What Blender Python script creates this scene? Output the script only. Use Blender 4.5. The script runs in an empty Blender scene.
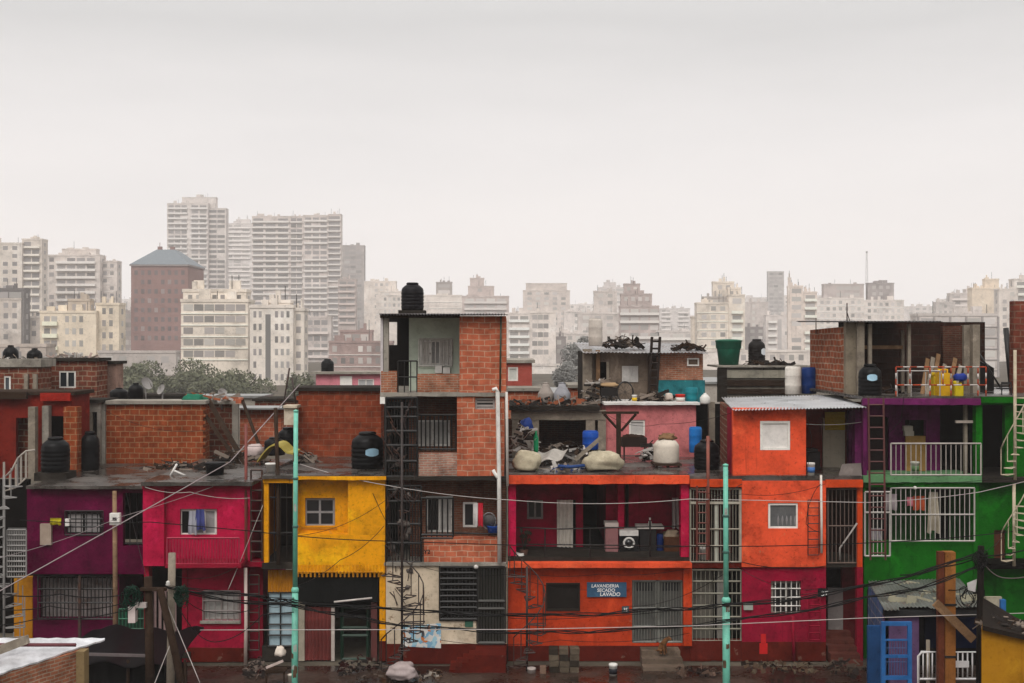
import bpy, math, random
from mathutils import Vector, noise as mnoise
R = random.Random(7)
F, CZ, CX, CY = 1156.0, 9.4, 512.0, 341.5
SC = bpy.context.scene
COL = SC.collection

def P(px, py, Y):
    return Vector(((px - CX) * Y / F, Y, CZ - (py - CY) * Y / F))
def X(px, Y): return (px - CX) * Y / F
def Z(py, Y): return CZ - (py - CY) * Y / F

# ------------------------------------------------------------------ materials
MATS = {}
def newmat(name):
    m = bpy.data.materials.new(name); m.use_nodes = True
    nt = m.node_tree
    b = nt.nodes['Principled BSDF']
    return m, nt, b
def N(nt, t, **kw):
    n = nt.nodes.new(t)
    for k, v in kw.items():
        if k.startswith('i_'):
            n.inputs[k[2:].replace('_', ' ')].default_value = v
        else: setattr(n, k, v)
    return n
def L(nt, a, ao, b, bi): nt.links.new(a.outputs[ao], b.inputs[bi])
def ramp(nt, stops):
    r = N(nt, 'ShaderNodeValToRGB'); e = r.color_ramp.elements
    while len(e) < len(stops): e.new(0.5)
    for i, (p, c) in enumerate(stops):
        e[i].position = p; e[i].color = (c, c, c, 1) if not isinstance(c, tuple) else (*c, 1)
    return r
def mixrgb(nt, mode, fac=1.0):
    return N(nt, 'ShaderNodeMixRGB', blend_type=mode, i_Fac=fac)

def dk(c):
    """deep tones: dark colours lowered further so recesses stay black under the haze veil"""
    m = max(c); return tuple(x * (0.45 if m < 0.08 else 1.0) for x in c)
def grime(nt, colsock, amount, scale=1.0):
    """patchy render, faded areas, drips and speckle, each with a shape of its own, over a base colour"""
    tc = N(nt, 'ShaderNodeTexCoord')
    oi = N(nt, 'ShaderNodeObjectInfo')
    of = N(nt, 'ShaderNodeVectorMath', operation='SCALE'); of.inputs[0].default_value = (17, 31, 23); L(nt, oi, 'Random', of, 'Scale')
    pv = N(nt, 'ShaderNodeVectorMath', operation='ADD'); L(nt, tc, 'Object', pv, 0); L(nt, of, 'Vector', pv, 1)
    n1 = N(nt, 'ShaderNodeTexNoise', i_Scale=1.1 * scale, i_Detail=12.0, i_Roughness=0.72)
    L(nt, pv, 'Vector', n1, 'Vector')
    r1 = ramp(nt, [(0.30, 1 - 1.15 * amount), (0.45, 1 - .35 * amount), (0.56, 1.0), (0.72, 1.0 + .25 * amount)])
    L(nt, n1, 'Fac', r1, 'Fac')
    mp = N(nt, 'ShaderNodeMapping'); mp.inputs['Scale'].default_value = (6.5 * scale, 6.5 * scale, 0.28 * scale)
    L(nt, pv, 'Vector', mp, 'Vector')
    n2 = N(nt, 'ShaderNodeTexNoise', i_Scale=1.0, i_Detail=5.0, i_Roughness=0.6)
    L(nt, mp, 'Vector', n2, 'Vector')
    r2 = ramp(nt, [(0.60, 0.0), (0.72, 1.0)]); L(nt, n2, 'Fac', r2, 'Fac')
    n3 = N(nt, 'ShaderNodeTexNoise', i_Scale=0.55 * scale, i_Detail=4.0); L(nt, pv, 'Vector', n3, 'Vector')
    r3 = ramp(nt, [(0.46, 0.0), (0.60, min(1, 1.3 * amount))]); L(nt, n3, 'Fac', r3, 'Fac')
    dm = N(nt, 'ShaderNodeMath', operation='MULTIPLY'); L(nt, r2, 'Color', dm, 0); L(nt, r3, 'Color', dm, 1)
    n4 = N(nt, 'ShaderNodeTexNoise', i_Scale=11.0 * scale, i_Detail=8.0, i_Roughness=.7); L(nt, pv, 'Vector', n4, 'Vector')
    r4 = ramp(nt, [(0.30, 1 - .9 * amount), (0.44, 1.0), (0.62, 1.0), (0.75, 1 + .2 * amount)]); L(nt, n4, 'Fac', r4, 'Fac')
    # faded, chalky areas
    n5 = N(nt, 'ShaderNodeTexNoise', i_Scale=0.8 * scale, i_Detail=9.0, i_Roughness=.65, i_Distortion=.6)
    mo = N(nt, 'ShaderNodeVectorMath', operation='ADD'); mo.inputs[1].default_value = (5, 9, 3); L(nt, pv, 'Vector', mo, 0); L(nt, mo, 'Vector', n5, 'Vector')
    r5 = ramp(nt, [(0.55, 0.0), (0.70, min(1, 1.6 * amount))]); L(nt, n5, 'Fac', r5, 'Fac')
    fd = mixrgb(nt, 'SCREEN'); L(nt, r5, 'Color', fd, 'Fac'); nt.links.new(colsock, fd.inputs[1]); nt.links.new(colsock, fd.inputs[2])
    m1 = mixrgb(nt, 'MULTIPLY'); m2 = mixrgb(nt, 'MULTIPLY'); m3 = mixrgb(nt, 'MULTIPLY')
    L(nt, fd, 'Color', m1, 1); L(nt, r1, 'Color', m1, 2)
    L(nt, m1, 'Color', m2, 1); L(nt, r4, 'Color', m2, 2)
    L(nt, dm, 'Value', m3, 'Fac'); L(nt, m2, 'Color', m3, 1); m3.inputs[2].default_value = (.34, .31, .29, 1)
    return m3.outputs['Color'], n1, tc

def paint(col, am=0.45, rough=0.75, scale=1.0, bump=0.25, chips=0.0, chipcol=(0.3, 0.27, 0.24)):
    key = ('paint', col, am, rough, scale, chips)
    if key in MATS: return MATS[key]
    m, nt, b = newmat('painted_plaster')
    rgb = N(nt, 'ShaderNodeRGB'); rgb.outputs[0].default_value = (*dk(col), 1)
    src = rgb.outputs[0]
    if chips:
        tc0 = N(nt, 'ShaderNodeTexCoord')
        nc = N(nt, 'ShaderNodeTexNoise', i_Scale=2.3, i_Detail=10.0, i_Roughness=0.7)
        L(nt, tc0, 'Object', nc, 'Vector')
        rc = ramp(nt, [(0.66 - 0.12 * chips, 0.0), (0.69 - 0.12 * chips, 1.0)])
        L(nt, nc, 'Fac', rc, 'Fac')
        mc = mixrgb(nt, 'MIX'); mc.inputs[2].default_value = (*chipcol, 1)
        L(nt, rc, 'Color', mc, 'Fac'); nt.links.new(src, mc.inputs[1]); src = mc.outputs['Color']
    out, n1, tc = grime(nt, src, am, scale)
    nt.links.new(out, b.inputs['Base Color'])
    b.inputs['Roughness'].default_value = rough; b.inputs['Specular IOR Level'].default_value = 0.03
    nf = N(nt, 'ShaderNodeTexNoise', i_Scale=14.0, i_Detail=6.0)
    L(nt, tc, 'Object', nf, 'Vector')
    bp = N(nt, 'ShaderNodeBump', i_Strength=bump, i_Distance=0.03)
    L(nt, nf, 'Fac', bp, 'Height'); L(nt, bp, 'Normal', b, 'Normal')
    MATS[key] = m; return m

def brick(c1, c2, mortar, bw=0.33, bh=0.18, ms=0.018, am=0.4, rough=0.85, bias=0.0, msmooth=0.15, bumpd=0.02):
    key = ('brick', c1, c2, mortar, bw, bh, ms, am)
    if key in MATS: return MATS[key]
    m, nt, b = newmat('brick_masonry')
    tc = N(nt, 'ShaderNodeTexCoord')
    sx = N(nt, 'ShaderNodeSeparateXYZ'); L(nt, tc, 'Object', sx, 'Vector')
    ad = N(nt, 'ShaderNodeMath', operation='ADD'); L(nt, sx, 'X', ad, 0); L(nt, sx, 'Y', ad, 1)
    # slight waviness so courses are not ruler straight
    nw = N(nt, 'ShaderNodeTexNoise', i_Scale=1.3, i_Detail=3.0); L(nt, tc, 'Object', nw, 'Vector')
    mw = N(nt, 'ShaderNodeMath', operation='MULTIPLY_ADD'); mw.inputs[1].default_value = 0.11
    L(nt, nw, 'Fac', mw, 0); L(nt, sx, 'Z', mw, 2)
    cb = N(nt, 'ShaderNodeCombineXYZ'); L(nt, ad, 'Value', cb, 'X'); L(nt, mw, 'Value', cb, 'Y')
    br = N(nt, 'ShaderNodeTexBrick', i_Scale=1.0, i_Mortar_Size=ms, i_Mortar_Smooth=msmooth, i_Bias=bias,
           i_Brick_Width=bw, i_Row_Height=bh)
    br.inputs['Color1'].default_value = (*c1, 1); br.inputs['Color2'].default_value = (*c2, 1)
    br.inputs['Mortar'].default_value = (*mortar, 1)
    L(nt, cb, 'Vector', br, 'Vector')
    out, n1, _ = grime(nt, br.outputs['Color'], am, 1.4)
    nb = N(nt, 'ShaderNodeTexNoise', i_Scale=3.4, i_Detail=2.0); L(nt, tc, 'Object', nb, 'Vector')
    rb = ramp(nt, [(0.32, .75), (0.5, 1.0), (0.7, 1.2)]); L(nt, nb, 'Fac', rb, 'Fac')
    mb_ = mixrgb(nt, 'MULTIPLY'); nt.links.new(out, mb_.inputs[1]); L(nt, rb, 'Color', mb_, 2); out = mb_.outputs['Color']
    # mortar smears
    ns = N(nt, 'ShaderNodeTexNoise', i_Scale=3.1, i_Detail=9.0, i_Roughness=0.7); L(nt, tc, 'Object', ns, 'Vector')
    rs = ramp(nt, [(0.60, 0.0), (0.72, 0.6)]); L(nt, ns, 'Fac', rs, 'Fac')
    mm = mixrgb(nt, 'MIX'); L(nt, rs, 'Color', mm, 'Fac'); nt.links.new(out, mm.inputs[1])
    mm.inputs[2].default_value = (*mortar, 1)
    L(nt, mm, 'Color', b, 'Base Color')
    b.inputs['Roughness'].default_value = rough; b.inputs['Specular IOR Level'].default_value = 0.03
    bp = N(nt, 'ShaderNodeBump', i_Strength=0.6, i_Distance=bumpd, invert=True)
    L(nt, br, 'Fac', bp, 'Height'); L(nt, bp, 'Normal', b, 'Normal')
    MATS[key] = m; return m

def metal(col, rough=0.4, metallic=0.0, am=0.35, rust=0.0):
    key = ('metal', col, rough, metallic, am, rust)
    if key in MATS: return MATS[key]
    m, nt, b = newmat('sheet_metal' if metallic else 'coated_metal')
    rgb = N(nt, 'ShaderNodeRGB'); rgb.outputs[0].default_value = (*dk(col), 1)
    src = rgb.outputs[0]
    out, n1, tc = grime(nt, src, am, 1.5)
    if rust:
        nr = N(nt, 'ShaderNodeTexNoise', i_Scale=2.2, i_Detail=10.0, i_Roughness=0.72); L(nt, tc, 'Object', nr, 'Vector')
        rr = ramp(nt, [(0.62 - 0.2 * rust, 0.0), (0.72 - 0.1 * rust, 0.9)]); L(nt, nr, 'Fac', rr, 'Fac')
        mx = mixrgb(nt, 'MIX'); L(nt, rr, 'Color', mx, 'Fac'); nt.links.new(out, mx.inputs[1])
        mx.inputs[2].default_value = (0.10, 0.035, 0.015, 1); out = mx.outputs['Color']
    nt.links.new(out, b.inputs['Base Color'])
    b.inputs['Metallic'].default_value = metallic
    rg = ramp(nt, [(0.3, max(0.05, rough - 0.12)), (0.7, min(1, rough + 0.2))]); L(nt, n1, 'Fac', rg, 'Fac')
    L(nt, rg, 'Color', b, 'Roughness')
    MATS[key] = m; return m

def plain(col, rough=0.7, am=0.25, spec=0.1):
    key = ('plain', col, rough, am)
    if key in MATS: return MATS[key]
    m, nt, b = newmat('weathered_surface')
    rgb = N(nt, 'ShaderNodeRGB'); rgb.outputs[0].default_value = (*dk(col), 1)
    out, n1, tc = grime(nt, rgb.outputs[0], am, 3.0)
    nt.links.new(out, b.inputs['Base Color']); b.inputs['Roughness'].default_value = rough
    b.inputs['Specular IOR Level'].default_value = spec
    MATS[key] = m; return m

def wet(c_dry, c_wet, scale=0.8):
    key = ('wet', c_dry, c_wet, scale)
    if key in MATS: return MATS[key]
    m, nt, b = newmat('wet_concrete')
    tc = N(nt, 'ShaderNodeTexCoord')
    n = N(nt, 'ShaderNodeTexNoise', i_Scale=scale, i_Detail=10.0, i_Roughness=0.62); L(nt, tc, 'Object', n, 'Vector')
    rc = ramp(nt, [(0.40, c_wet), (0.62, c_dry)]); L(nt, n, 'Fac', rc, 'Fac')
    n2 = N(nt, 'ShaderNodeTexNoise', i_Scale=9.0, i_Detail=8.0); L(nt, tc, 'Object', n2, 'Vector')
    r2 = ramp(nt, [(0.3, 0.55), (0.7, 1.2)]); L(nt, n2, 'Fac', r2, 'Fac')
    mx = mixrgb(nt, 'MULTIPLY'); L(nt, rc, 'Color', mx, 1); L(nt, r2, 'Color', mx, 2)
    L(nt, mx, 'Color', b, 'Base Color')
    rr = ramp(nt, [(0.42, 0.06), (0.60, 0.6)]); L(nt, n, 'Fac', rr, 'Fac'); L(nt, rr, 'Color', b, 'Roughness')
    bp = N(nt, 'ShaderNodeBump', i_Strength=0.35, i_Distance=0.03); L(nt, n2, 'Fac', bp, 'Height'); L(nt, bp, 'Normal', b, 'Normal')
    MATS[key] = m; return m

def glass(dark=(0.02, 0.022, 0.025)):
    key = ('glass', dark)
    if key in MATS: return MATS[key]
    m, nt, b = newmat('window_glass')
    oi = N(nt, 'ShaderNodeObjectInfo')
    r = ramp(nt, [(0.0, dark), (1.0, (dark[0] * 2.4, dark[1] * 2.4, dark[2] * 2.4))])
    L(nt, oi, 'Random', r, 'Fac'); L(nt, r, 'Color', b, 'Base Color')
    b.inputs['Roughness'].default_value = 0.12
    MATS[key] = m; return m

def cityglass(lo=(0.035, 0.033, 0.034), hi=(0.45, 0.43, 0.40), pale=0.7):
    key = ('cglass', lo, hi, pale)
    if key in MATS: return MATS[key]
    m, nt, b = newmat('blind_haze_window')
    oi = N(nt, 'ShaderNodeObjectInfo')
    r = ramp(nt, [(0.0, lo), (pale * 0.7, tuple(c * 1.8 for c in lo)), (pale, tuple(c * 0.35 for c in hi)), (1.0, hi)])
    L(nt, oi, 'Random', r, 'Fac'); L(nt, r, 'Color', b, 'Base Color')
    b.inputs['Roughness'].default_value = 0.3
    MATS[key] = m; return m

def leafmat(c1, c2):
    key = ('leaf', c1, c2)
    if key in MATS: return MATS[key]
    m, nt, b = newmat('foliage')
    tc = N(nt, 'ShaderNodeTexCoord')
    n = N(nt, 'ShaderNodeTexNoise', i_Scale=0.9, i_Detail=5.0); L(nt, tc, 'Object', n, 'Vector')
    r = ramp(nt, [(0.35, c1), (0.68, c2)]); L(nt, n, 'Fac', r, 'Fac'); L(nt, r, 'Color', b, 'Base Color')
    b.inputs['Roughness'].default_value = 0.7
    MATS[key] = m; return m

def mural_mat():
    m, nt, b = newmat('mural_paint')
    tc = N(nt, 'ShaderNodeTexCoord')
    n0 = N(nt, 'ShaderNodeTexNoise', i_Scale=3.5, i_Detail=4.0); L(nt, tc, 'Object', n0, 'Vector')
    mx0 = mixrgb(nt, 'ADD', 0.35); L(nt, tc, 'Object', mx0, 1); L(nt, n0, 'Color', mx0, 2)
    v = N(nt, 'ShaderNodeTexVoronoi', i_Scale=9.0); L(nt, mx0, 'Color', v, 'Vector')
    s = N(nt, 'ShaderNodeSeparateColor'); L(nt, v, 'Color', s, 'Color')
    r = ramp(nt, [(0.0, (0.55, 0.52, 0.48)), (0.22, (0.18, 0.36, 0.50)), (0.42, (0.62, 0.60, 0.57)), (0.6, (0.30, 0.50, 0.58)),
                  (0.72, (0.05, 0.05, 0.06)), (0.8, (0.55, 0.16, 0.03)), (0.88, (0.6, 0.58, 0.55))])
    r.color_ramp.interpolation = 'CONSTANT'
    L(nt, s, 'Red', r, 'Fac'); L(nt, r, 'Color', b, 'Base Color'); b.inputs['Roughness'].default_value = 0.7
    return m

# ------------------------------------------------------------------ mesh builder
class MB:
    def __init__(s): s.v = []; s.f = []; s.sm = []
    def add(s, vs, fs, smooth=False):
        o = len(s.v); s.v += [Vector(v) for v in vs]
        for f in fs: s.f.append(tuple(i + o for i in f)); s.sm.append(smooth)
        return s
    def box(s, x0, x1, y0, y1, z0, z1):
        if x0 > x1: x0, x1 = x1, x0
        if y0 > y1: y0, y1 = y1, y0
        if z0 > z1: z0, z1 = z1, z0
        return s.add([(x0, y0, z0), (x1, y0, z0), (x1, y1, z0), (x0, y1, z0), (x0, y0, z1), (x1, y0, z1), (x1, y1, z1), (x0, y1, z1)],
                     [(0, 3, 2, 1), (4, 5, 6, 7), (0, 1, 5, 4), (1, 2, 6, 5), (2, 3, 7, 6), (3, 0, 4, 7)])
    def bp(s, px0, py0, px1, py1, Y, d=0.1):
        return s.box(X(px0, Y), X(px1, Y), Y, Y + d, Z(py1, Y), Z(py0, Y))
    def rg(s, px0, py0, px1, py1, Y, d=0.1, amp=.018):
        """slab whose long edges are hand made: slightly wavy and chipped"""
        x0, x1, z0, z1 = X(px0, Y), X(px1, Y), Z(py1, Y), Z(py0, Y)
        n = max(2, int((x1 - x0) / .16)); vs = []; h = z1 - z0; amp = min(amp, h * .22)
        for i in range(n + 1):
            x = x0 + (x1 - x0) * i / n; q = Vector((x * 1.7, z1 * 3, Y)); e = 0 if i in (0, n) else 1
            a = amp * mnoise.noise(q) * e; b = amp * (mnoise.noise(q * 1.9 + Vector((9, 0, 0))) + (.9 * max(0, mnoise.noise(q * 4.1)))) * e; f = amp * .8 * mnoise.noise(q * 2.3 + Vector((0, 4, 0))) * e
            vs += [(x, Y + f, z0 + b), (x, Y + f, z1 + a), (x, Y + d, z1), (x, Y + d, z0)]
        fs = [(0, 3, 2, 1), (4 * n, 4 * n + 1, 4 * n + 2, 4 * n + 3)]
        for i in range(n):
            k = 4 * i
            for j in range(4): fs.append((k + j, k + (j + 1) % 4, k + 4 + (j + 1) % 4, k + 4 + j)[::-1])
        return s.add(vs, fs)
    def hexa(s, p):      # 8 corners: bottom 4 ccw then top 4
        return s.add(p, [(0, 3, 2, 1), (4, 5, 6, 7), (0, 1, 5, 4), (1, 2, 6, 5), (2, 3, 7, 6), (3, 0, 4, 7)])
    def prism(s, poly, z0, z1):   # poly in xy ccw; z1 may be a list
        n = len(poly)
        zt = z1 if isinstance(z1, (list, tuple)) else [z1] * n
        zb = z0 if isinstance(z0, (list, tuple)) else [z0] * n
        vs = [(p[0], p[1], zb[i]) for i, p in enumerate(poly)] + [(p[0], p[1], zt[i]) for i, p in enumerate(poly)]
        fs = [tuple(range(n - 1, -1, -1)), tuple(range(n, 2 * n))] + [(i, (i + 1) % n, n + (i + 1) % n, n + i) for i in range(n)]
        return s.add(vs, fs)
    def tube(s, pts, r, n=6, taper=None, cap=True):
        pts = [Vector(p) for p in pts]; rings = []
        for i, p in enumerate(pts):
            d = (pts[min(i + 1, len(pts) - 1)] - pts[max(i - 1, 0)])
            if d.length < 1e-9: d = Vector((0, 0, 1))
            d.normalize()
            up = Vector((0, 0, 1)) if abs(d.z) < 0.9 else Vector((0, 1, 0))
            a = d.cross(up).normalized(); b = d.cross(a).normalized()
            rr = r if taper is None else r + (taper - r) * i / max(1, len(pts) - 1)
            rings.append([p + (a * math.cos(2 * math.pi * k / n) + b * math.sin(2 * math.pi * k / n)) * rr for k in range(n)])
        vs = [v for ring in rings for v in ring]; fs = []
        for i in range(len(pts) - 1):
            for k in range(n):
                fs.append((i * n + k, i * n + (k + 1) % n, (i + 1) * n + (k + 1) % n, (i + 1) * n + k))
        if cap: fs += [tuple(range(n - 1, -1, -1)), tuple((len(pts) - 1) * n + k for k in range(n))]
        return s.add(vs, fs, n > 4)
    def bar(s, a, b, w):   # square-section bar
        return s.tube([a, b], w * 0.7071, 4)
    def plank(s, a, b, w, t):    # flat plank from a to b facing camera
        a, b = Vector(a), Vector(b); d = (b - a).normalized()
        side = d.cross(Vector((0, 1, 0))).normalized() * w / 2; dep = Vector((0, t, 0))
        return s.add([a - side, a + side, a + side + dep, a - side + dep, b - side, b + side, b + side + dep, b - side + dep],
                     [(0, 3, 2, 1), (4, 5, 6, 7), (0, 1, 5, 4), (1, 2, 6, 5), (2, 3, 7, 6), (3, 0, 4, 7)])
    def lathe(s, c, prof, n=22, ribs=0):
        vs = []; fs = []
        for (r, z) in prof:
            for k in range(n):
                a = 2 * math.pi * k / n
                vs.append((c[0] + r * math.cos(a), c[1] + r * math.sin(a), c[2] + z))
        m = len(prof)
        for i in range(m - 1):
            for k in range(n):
                fs.append((i * n + k, i * n + (k + 1) % n, (i + 1) * n + (k + 1) % n, (i + 1) * n + k))
        s.add(vs, fs, True)
        o = len(s.v) - m * n
        s.f.append(tuple(o + k for k in range(n - 1, -1, -1))); s.sm.append(False)
        s.f.append(tuple(o + (m - 1) * n + k for k in range(n))); s.sm.append(False)
        return s
    def blob(s, c, rx, ry, rz, seed=0, amp=0.25, n=18, m=11, flat=True, freq=1.6):
        vs = []; fs = []
        for i in range(m + 1):
            t = math.pi * i / m
            for k in range(n):
                a = 2 * math.pi * k / n
                d = Vector((math.sin(t) * math.cos(a), math.sin(t) * math.sin(a), math.cos(t)))
                q = 1 + amp * (mnoise.noise(d * freq + Vector((seed, seed * 2.3, 0))) + 0.5 * mnoise.noise(d * freq * 2.7 + Vector((0, seed, 5))))
                z = d.z
                if flat: z = max(z, -0.55)
                e = 0.75
                vs.append((c[0] + rx * q * math.copysign(abs(d.x) ** e, d.x), c[1] + ry * q * math.copysign(abs(d.y) ** e, d.y), c[2] + rz * q * z))
        for i in range(m):
            for k in range(n):
                fs.append((i * n + k, (i + 1) * n + k, (i + 1) * n + (k + 1) % n, i * n + (k + 1) % n))
        return s.add(vs, fs, True)
    def corr(s, a, b, c, waves, amp=0.02, thick=0.006, per=4, rag=0.0, seed=1):
        """corrugated sheet: origin a, across to b, along to c"""
        a, b, c = Vector(a), Vector(b), Vector(c); u = b - a; v = c - a
        nrm = u.cross(v).normalized()
        if nrm.z < 0 or (abs(nrm.z) < 0.01 and nrm.y > 0): nrm = -nrm
        n = waves * per; rr = random.Random(seed); vs = []
        for j in (0, 1):
            for i in range(n + 1):
                e = rr.uniform(-rag, rag) if (i % (per * 4) == 0 and j == 0) else (e if i and j == 0 else 0)
                h = amp * math.sin(2 * math.pi * i / per)
                p = a + u * (i / n) + v * (j + (e / max(v.length, .01) if j == 0 else 0)) + nrm * h
                vs.append(p)
        top = len(vs)
        vs += [p - nrm * thick for p in vs]
        fs = []
        for i in range(n):
            q = (i, i + 1, n + 1 + i + 1, n + 1 + i); fs.append(q); fs.append(tuple(top + k for k in reversed(q)))
            fs.append((i + 1, i, top + i, top + i + 1)); fs.append((n + 1 + i, n + 2 + i, top + n + 2 + i, top + n + 1 + i))
        return s.add(vs, fs)
    def cloth(s, px0, py0, px1, py1, Y, waves=2, amp=0.05, flare=0.0, thick=0.008, seed=0):
        nx, nz = waves * 6 + 1, 6; vs = []
        for t in (0, thick):
            for j in range(nz + 1):
                fz = j / nz
                for i in range(nx + 1):
                    fx = i / nx; w = 1 + flare * fz
                    px = (px0 + px1) / 2 + (fx - .5) * (px1 - px0) * w
                    p = P(px, py0 + (py1 - py0) * (fz + (0.04 * math.sin(fx * 9 + seed) if j == nz else 0)), Y)
                    p.y += t + amp * math.sin(fx * waves * 2 * math.pi + seed) * (0.3 + fz) + 0.02 * math.sin(fz * 7 + seed)
                    vs.append(p)
        k = (nx + 1) * (nz + 1); fs = []
        for j in range(nz):
            for i in range(nx):
                q = (j * (nx + 1) + i, (j + 1) * (nx + 1) + i, (j + 1) * (nx + 1) + i + 1, j * (nx + 1) + i + 1)
                fs.append(q); fs.append(tuple(k + z for z in reversed(q)))
        return s.add(vs, fs, True)
    def wall(s, px0, py0, px1, py1, Y, d, ops=()):
        """wall slab with real openings (px rectangles)"""
        xs = sorted({px0, px1, *[min(max(o[0], px0), px1) for o in ops], *[min(max(o[2], px0), px1) for o in ops]})
        ys = sorted({py0, py1, *[min(max(o[1], py0), py1) for o in ops], *[min(max(o[3], py0), py1) for o in ops]})
        nx, ny = len(xs) - 1, len(ys) - 1
        def solid(i, j):
            if i < 0 or j < 0 or i >= nx or j >= ny: return False
            cx, cy = (xs[i] + xs[i + 1]) / 2, (ys[j] + ys[j + 1]) / 2
            return not any(o[0] < cx < o[2] and o[1] < cy < o[3] for o in ops)
        for i in range(nx):
            for j in range(ny):
                if not solid(i, j): continue
                a, b = X(xs[i], Y), X(xs[i + 1], Y); t, u = Z(ys[j], Y), Z(ys[j + 1], Y); y0, y1 = Y, Y + d
                s.add([(a, y0, u), (b, y0, u), (b, y0, t), (a, y0, t)], [(0, 1, 2, 3)])
                s.add([(a, y1, u), (b, y1, u), (b, y1, t), (a, y1, t)], [(3, 2, 1, 0)])
                if not solid(i - 1, j): s.add([(a, y0, u), (a, y1, u), (a, y1, t), (a, y0, t)], [(3, 2, 1, 0)])
                if not solid(i + 1, j): s.add([(b, y0, u), (b, y1, u), (b, y1, t), (b, y0, t)], [(0, 1, 2, 3)])
                if not solid(i, j - 1): s.add([(a, y0, t), (b, y0, t), (b, y1, t), (a, y1, t)], [(0, 1, 2, 3)])
                if not solid(i, j + 1): s.add([(a, y0, u), (b, y0, u), (b, y1, u), (a, y1, u)], [(3, 2, 1, 0)])
        return s
    def grille(s, px0, py0, px1, py1, Y, nv, hs=(0, 1), w=0.025, wf=None):
        """bars between two heights, with horizontal rails at fractions hs"""
        for k in range(nv + 1):
            px = px0 + (px1 - px0) * k / nv
            s.bar(P(px, py0, Y), P(px, py1, Y), (wf or w) if k in (0, nv) else w)
        for h in hs:
            py = py0 + (py1 - py0) * h
            s.bar(P(px0, py, Y - 0.012), P(px1, py, Y - 0.012), wf or w)
        return s

WL = {}
def rootloc(o):
    return WL.get(o.name, Vector((0, 0, 0)))
def mesh_of(mb, name, off):
    me = bpy.data.meshes.new(name)
    me.from_pydata([tuple(v - off) for v in mb.v], [], mb.f)
    me.polygons.foreach_set('use_smooth', mb.sm)
    me.update(); return me
def thing(name, label, cat, loc, group=None):
    o = bpy.data.objects.new(name, None); COL.objects.link(o); o.empty_display_size = 0.2
    o.location = loc; o['label'] = label; o['category'] = cat; o['kind'] = 'thing'
    if group: o['group'] = group
    WL[o.name] = Vector(loc); return o
def part(name, mb, mat, parent, label=None, kind=None):
    off = rootloc(parent)
    o = bpy.data.objects.new(name, mesh_of(mb, name, off)); COL.objects.link(o)
    o.data.materials.append(mat); o.parent = parent
    WL[o.name] = off
    if label: o['label'] = label
    if kind: o['kind'] = kind
    return o
def single(name, mb, mat, label, cat, group=None, kind=None):
    lo = Vector((min(v.x for v in mb.v), min(v.y for v in mb.v), min(v.z for v in mb.v)))
    hi = Vector((max(v.x for v in mb.v), max(v.y for v in mb.v), max(v.z for v in mb.v)))
    off = Vector(((lo.x + hi.x) / 2, (lo.y + hi.y) / 2, lo.z))
    o = bpy.data.objects.new(name, mesh_of(mb, name, off)); COL.objects.link(o)
    o.location = off; o.data.materials.append(mat); WL[o.name] = off
    if kind != 'structure':
        o['label'] = label; o['category'] = cat
    if group: o['group'] = group
    o['kind'] = kind or 'thing'
    return o
def structure(name, mb, mat):
    o = bpy.data.objects.new(name, mesh_of(mb, name, Vector((0, 0, 0)))); COL.objects.link(o)
    o.data.materials.append(mat); o['kind'] = 'structure'; return o
def copy_tree(o, loc, label=None, parent=None):
    c = o.copy(); COL.objects.link(c)
    if parent: c.parent = parent
    else:
        c.location = loc; WL[c.name] = Vector(loc)
        if label: c['label'] = label
    for ch in list(o.children): copy_tree(ch, None, None, c)
    return c
def text(body, size, center, mat, name, parent, extr=0.004, align='CENTER', shear=0.0):
    cu = bpy.data.curves.new('t', 'FONT'); cu.body = body; cu.size = size; cu.align_x = align; cu.align_y = 'CENTER'
    cu.extrude = extr; cu.shear = shear; cu.offset = size * 0.018
    t = bpy.data.objects.new('t', cu); COL.objects.link(t)
    bpy.context.view_layer.update()
    me = bpy.data.meshes.new_from_object(t.evaluated_get(bpy.context.evaluated_depsgraph_get()))
    bpy.data.objects.remove(t)
    off = rootloc(parent)
    for v in me.vertices:
        x, y, z = v.co; v.co = Vector((x, -z, y)) + Vector(center) - off
    o = bpy.data.objects.new(name, me); COL.objects.link(o); me.materials.clear(); me.materials.append(mat); o.parent = parent
    WL[o.name] = off
    return o

# ------------------------------------------------------------------ common materials
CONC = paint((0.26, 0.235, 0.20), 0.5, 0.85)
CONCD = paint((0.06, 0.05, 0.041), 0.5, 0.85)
DARKP = paint((0.010, 0.008, 0.007), 0.4)  # near-black paint for interiors, recess shade put into the wall colour
WHITEM = metal((0.60, 0.57, 0.53), 0.6, 0.0, 0.4, 0.3)
WHITEP = paint((0.72, 0.69, 0.64), 0.3, 0.6)
CREAMP = paint((0.55, 0.48, 0.36), 0.4)
BLACKM = metal((0.010, 0.008, 0.007), 0.45, 0.0, 0.3)
RUSTM = metal((0.06, 0.025, 0.018), 0.6, 0.0, 0.4, 0.5)
BLKPL = plain((0.007, 0.007, 0.008), 0.38, 0.2)
GLASS = glass((.01,.01,.011))
ORANGE = paint((0.70, 0.082, 0.03), 0.6, 0.7, chips=0.12, chipcol=(0.5, 0.16, 0.08))
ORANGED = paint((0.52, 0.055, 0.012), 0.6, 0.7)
CRIMSON = paint((0.44, 0.008, 0.05), 0.6, 0.7, chips=0.15, chipcol=(0.42, 0.05, 0.08))
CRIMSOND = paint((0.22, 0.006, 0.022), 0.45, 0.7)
CRIMSON_SHADED = paint((0.25, 0.005, 0.026), 0.6, 0.7, chips=.2, chipcol=(.25, .03, .04))  # darker crimson for lower and recessed walls, shade put into the paint
ORANGE_SHADED = paint((0.43, 0.042, 0.011), 0.6, 0.7, chips=.15, chipcol=(.35, .10, .05))  # lower-wall copy of the orange with street-level shade worked into it
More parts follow.
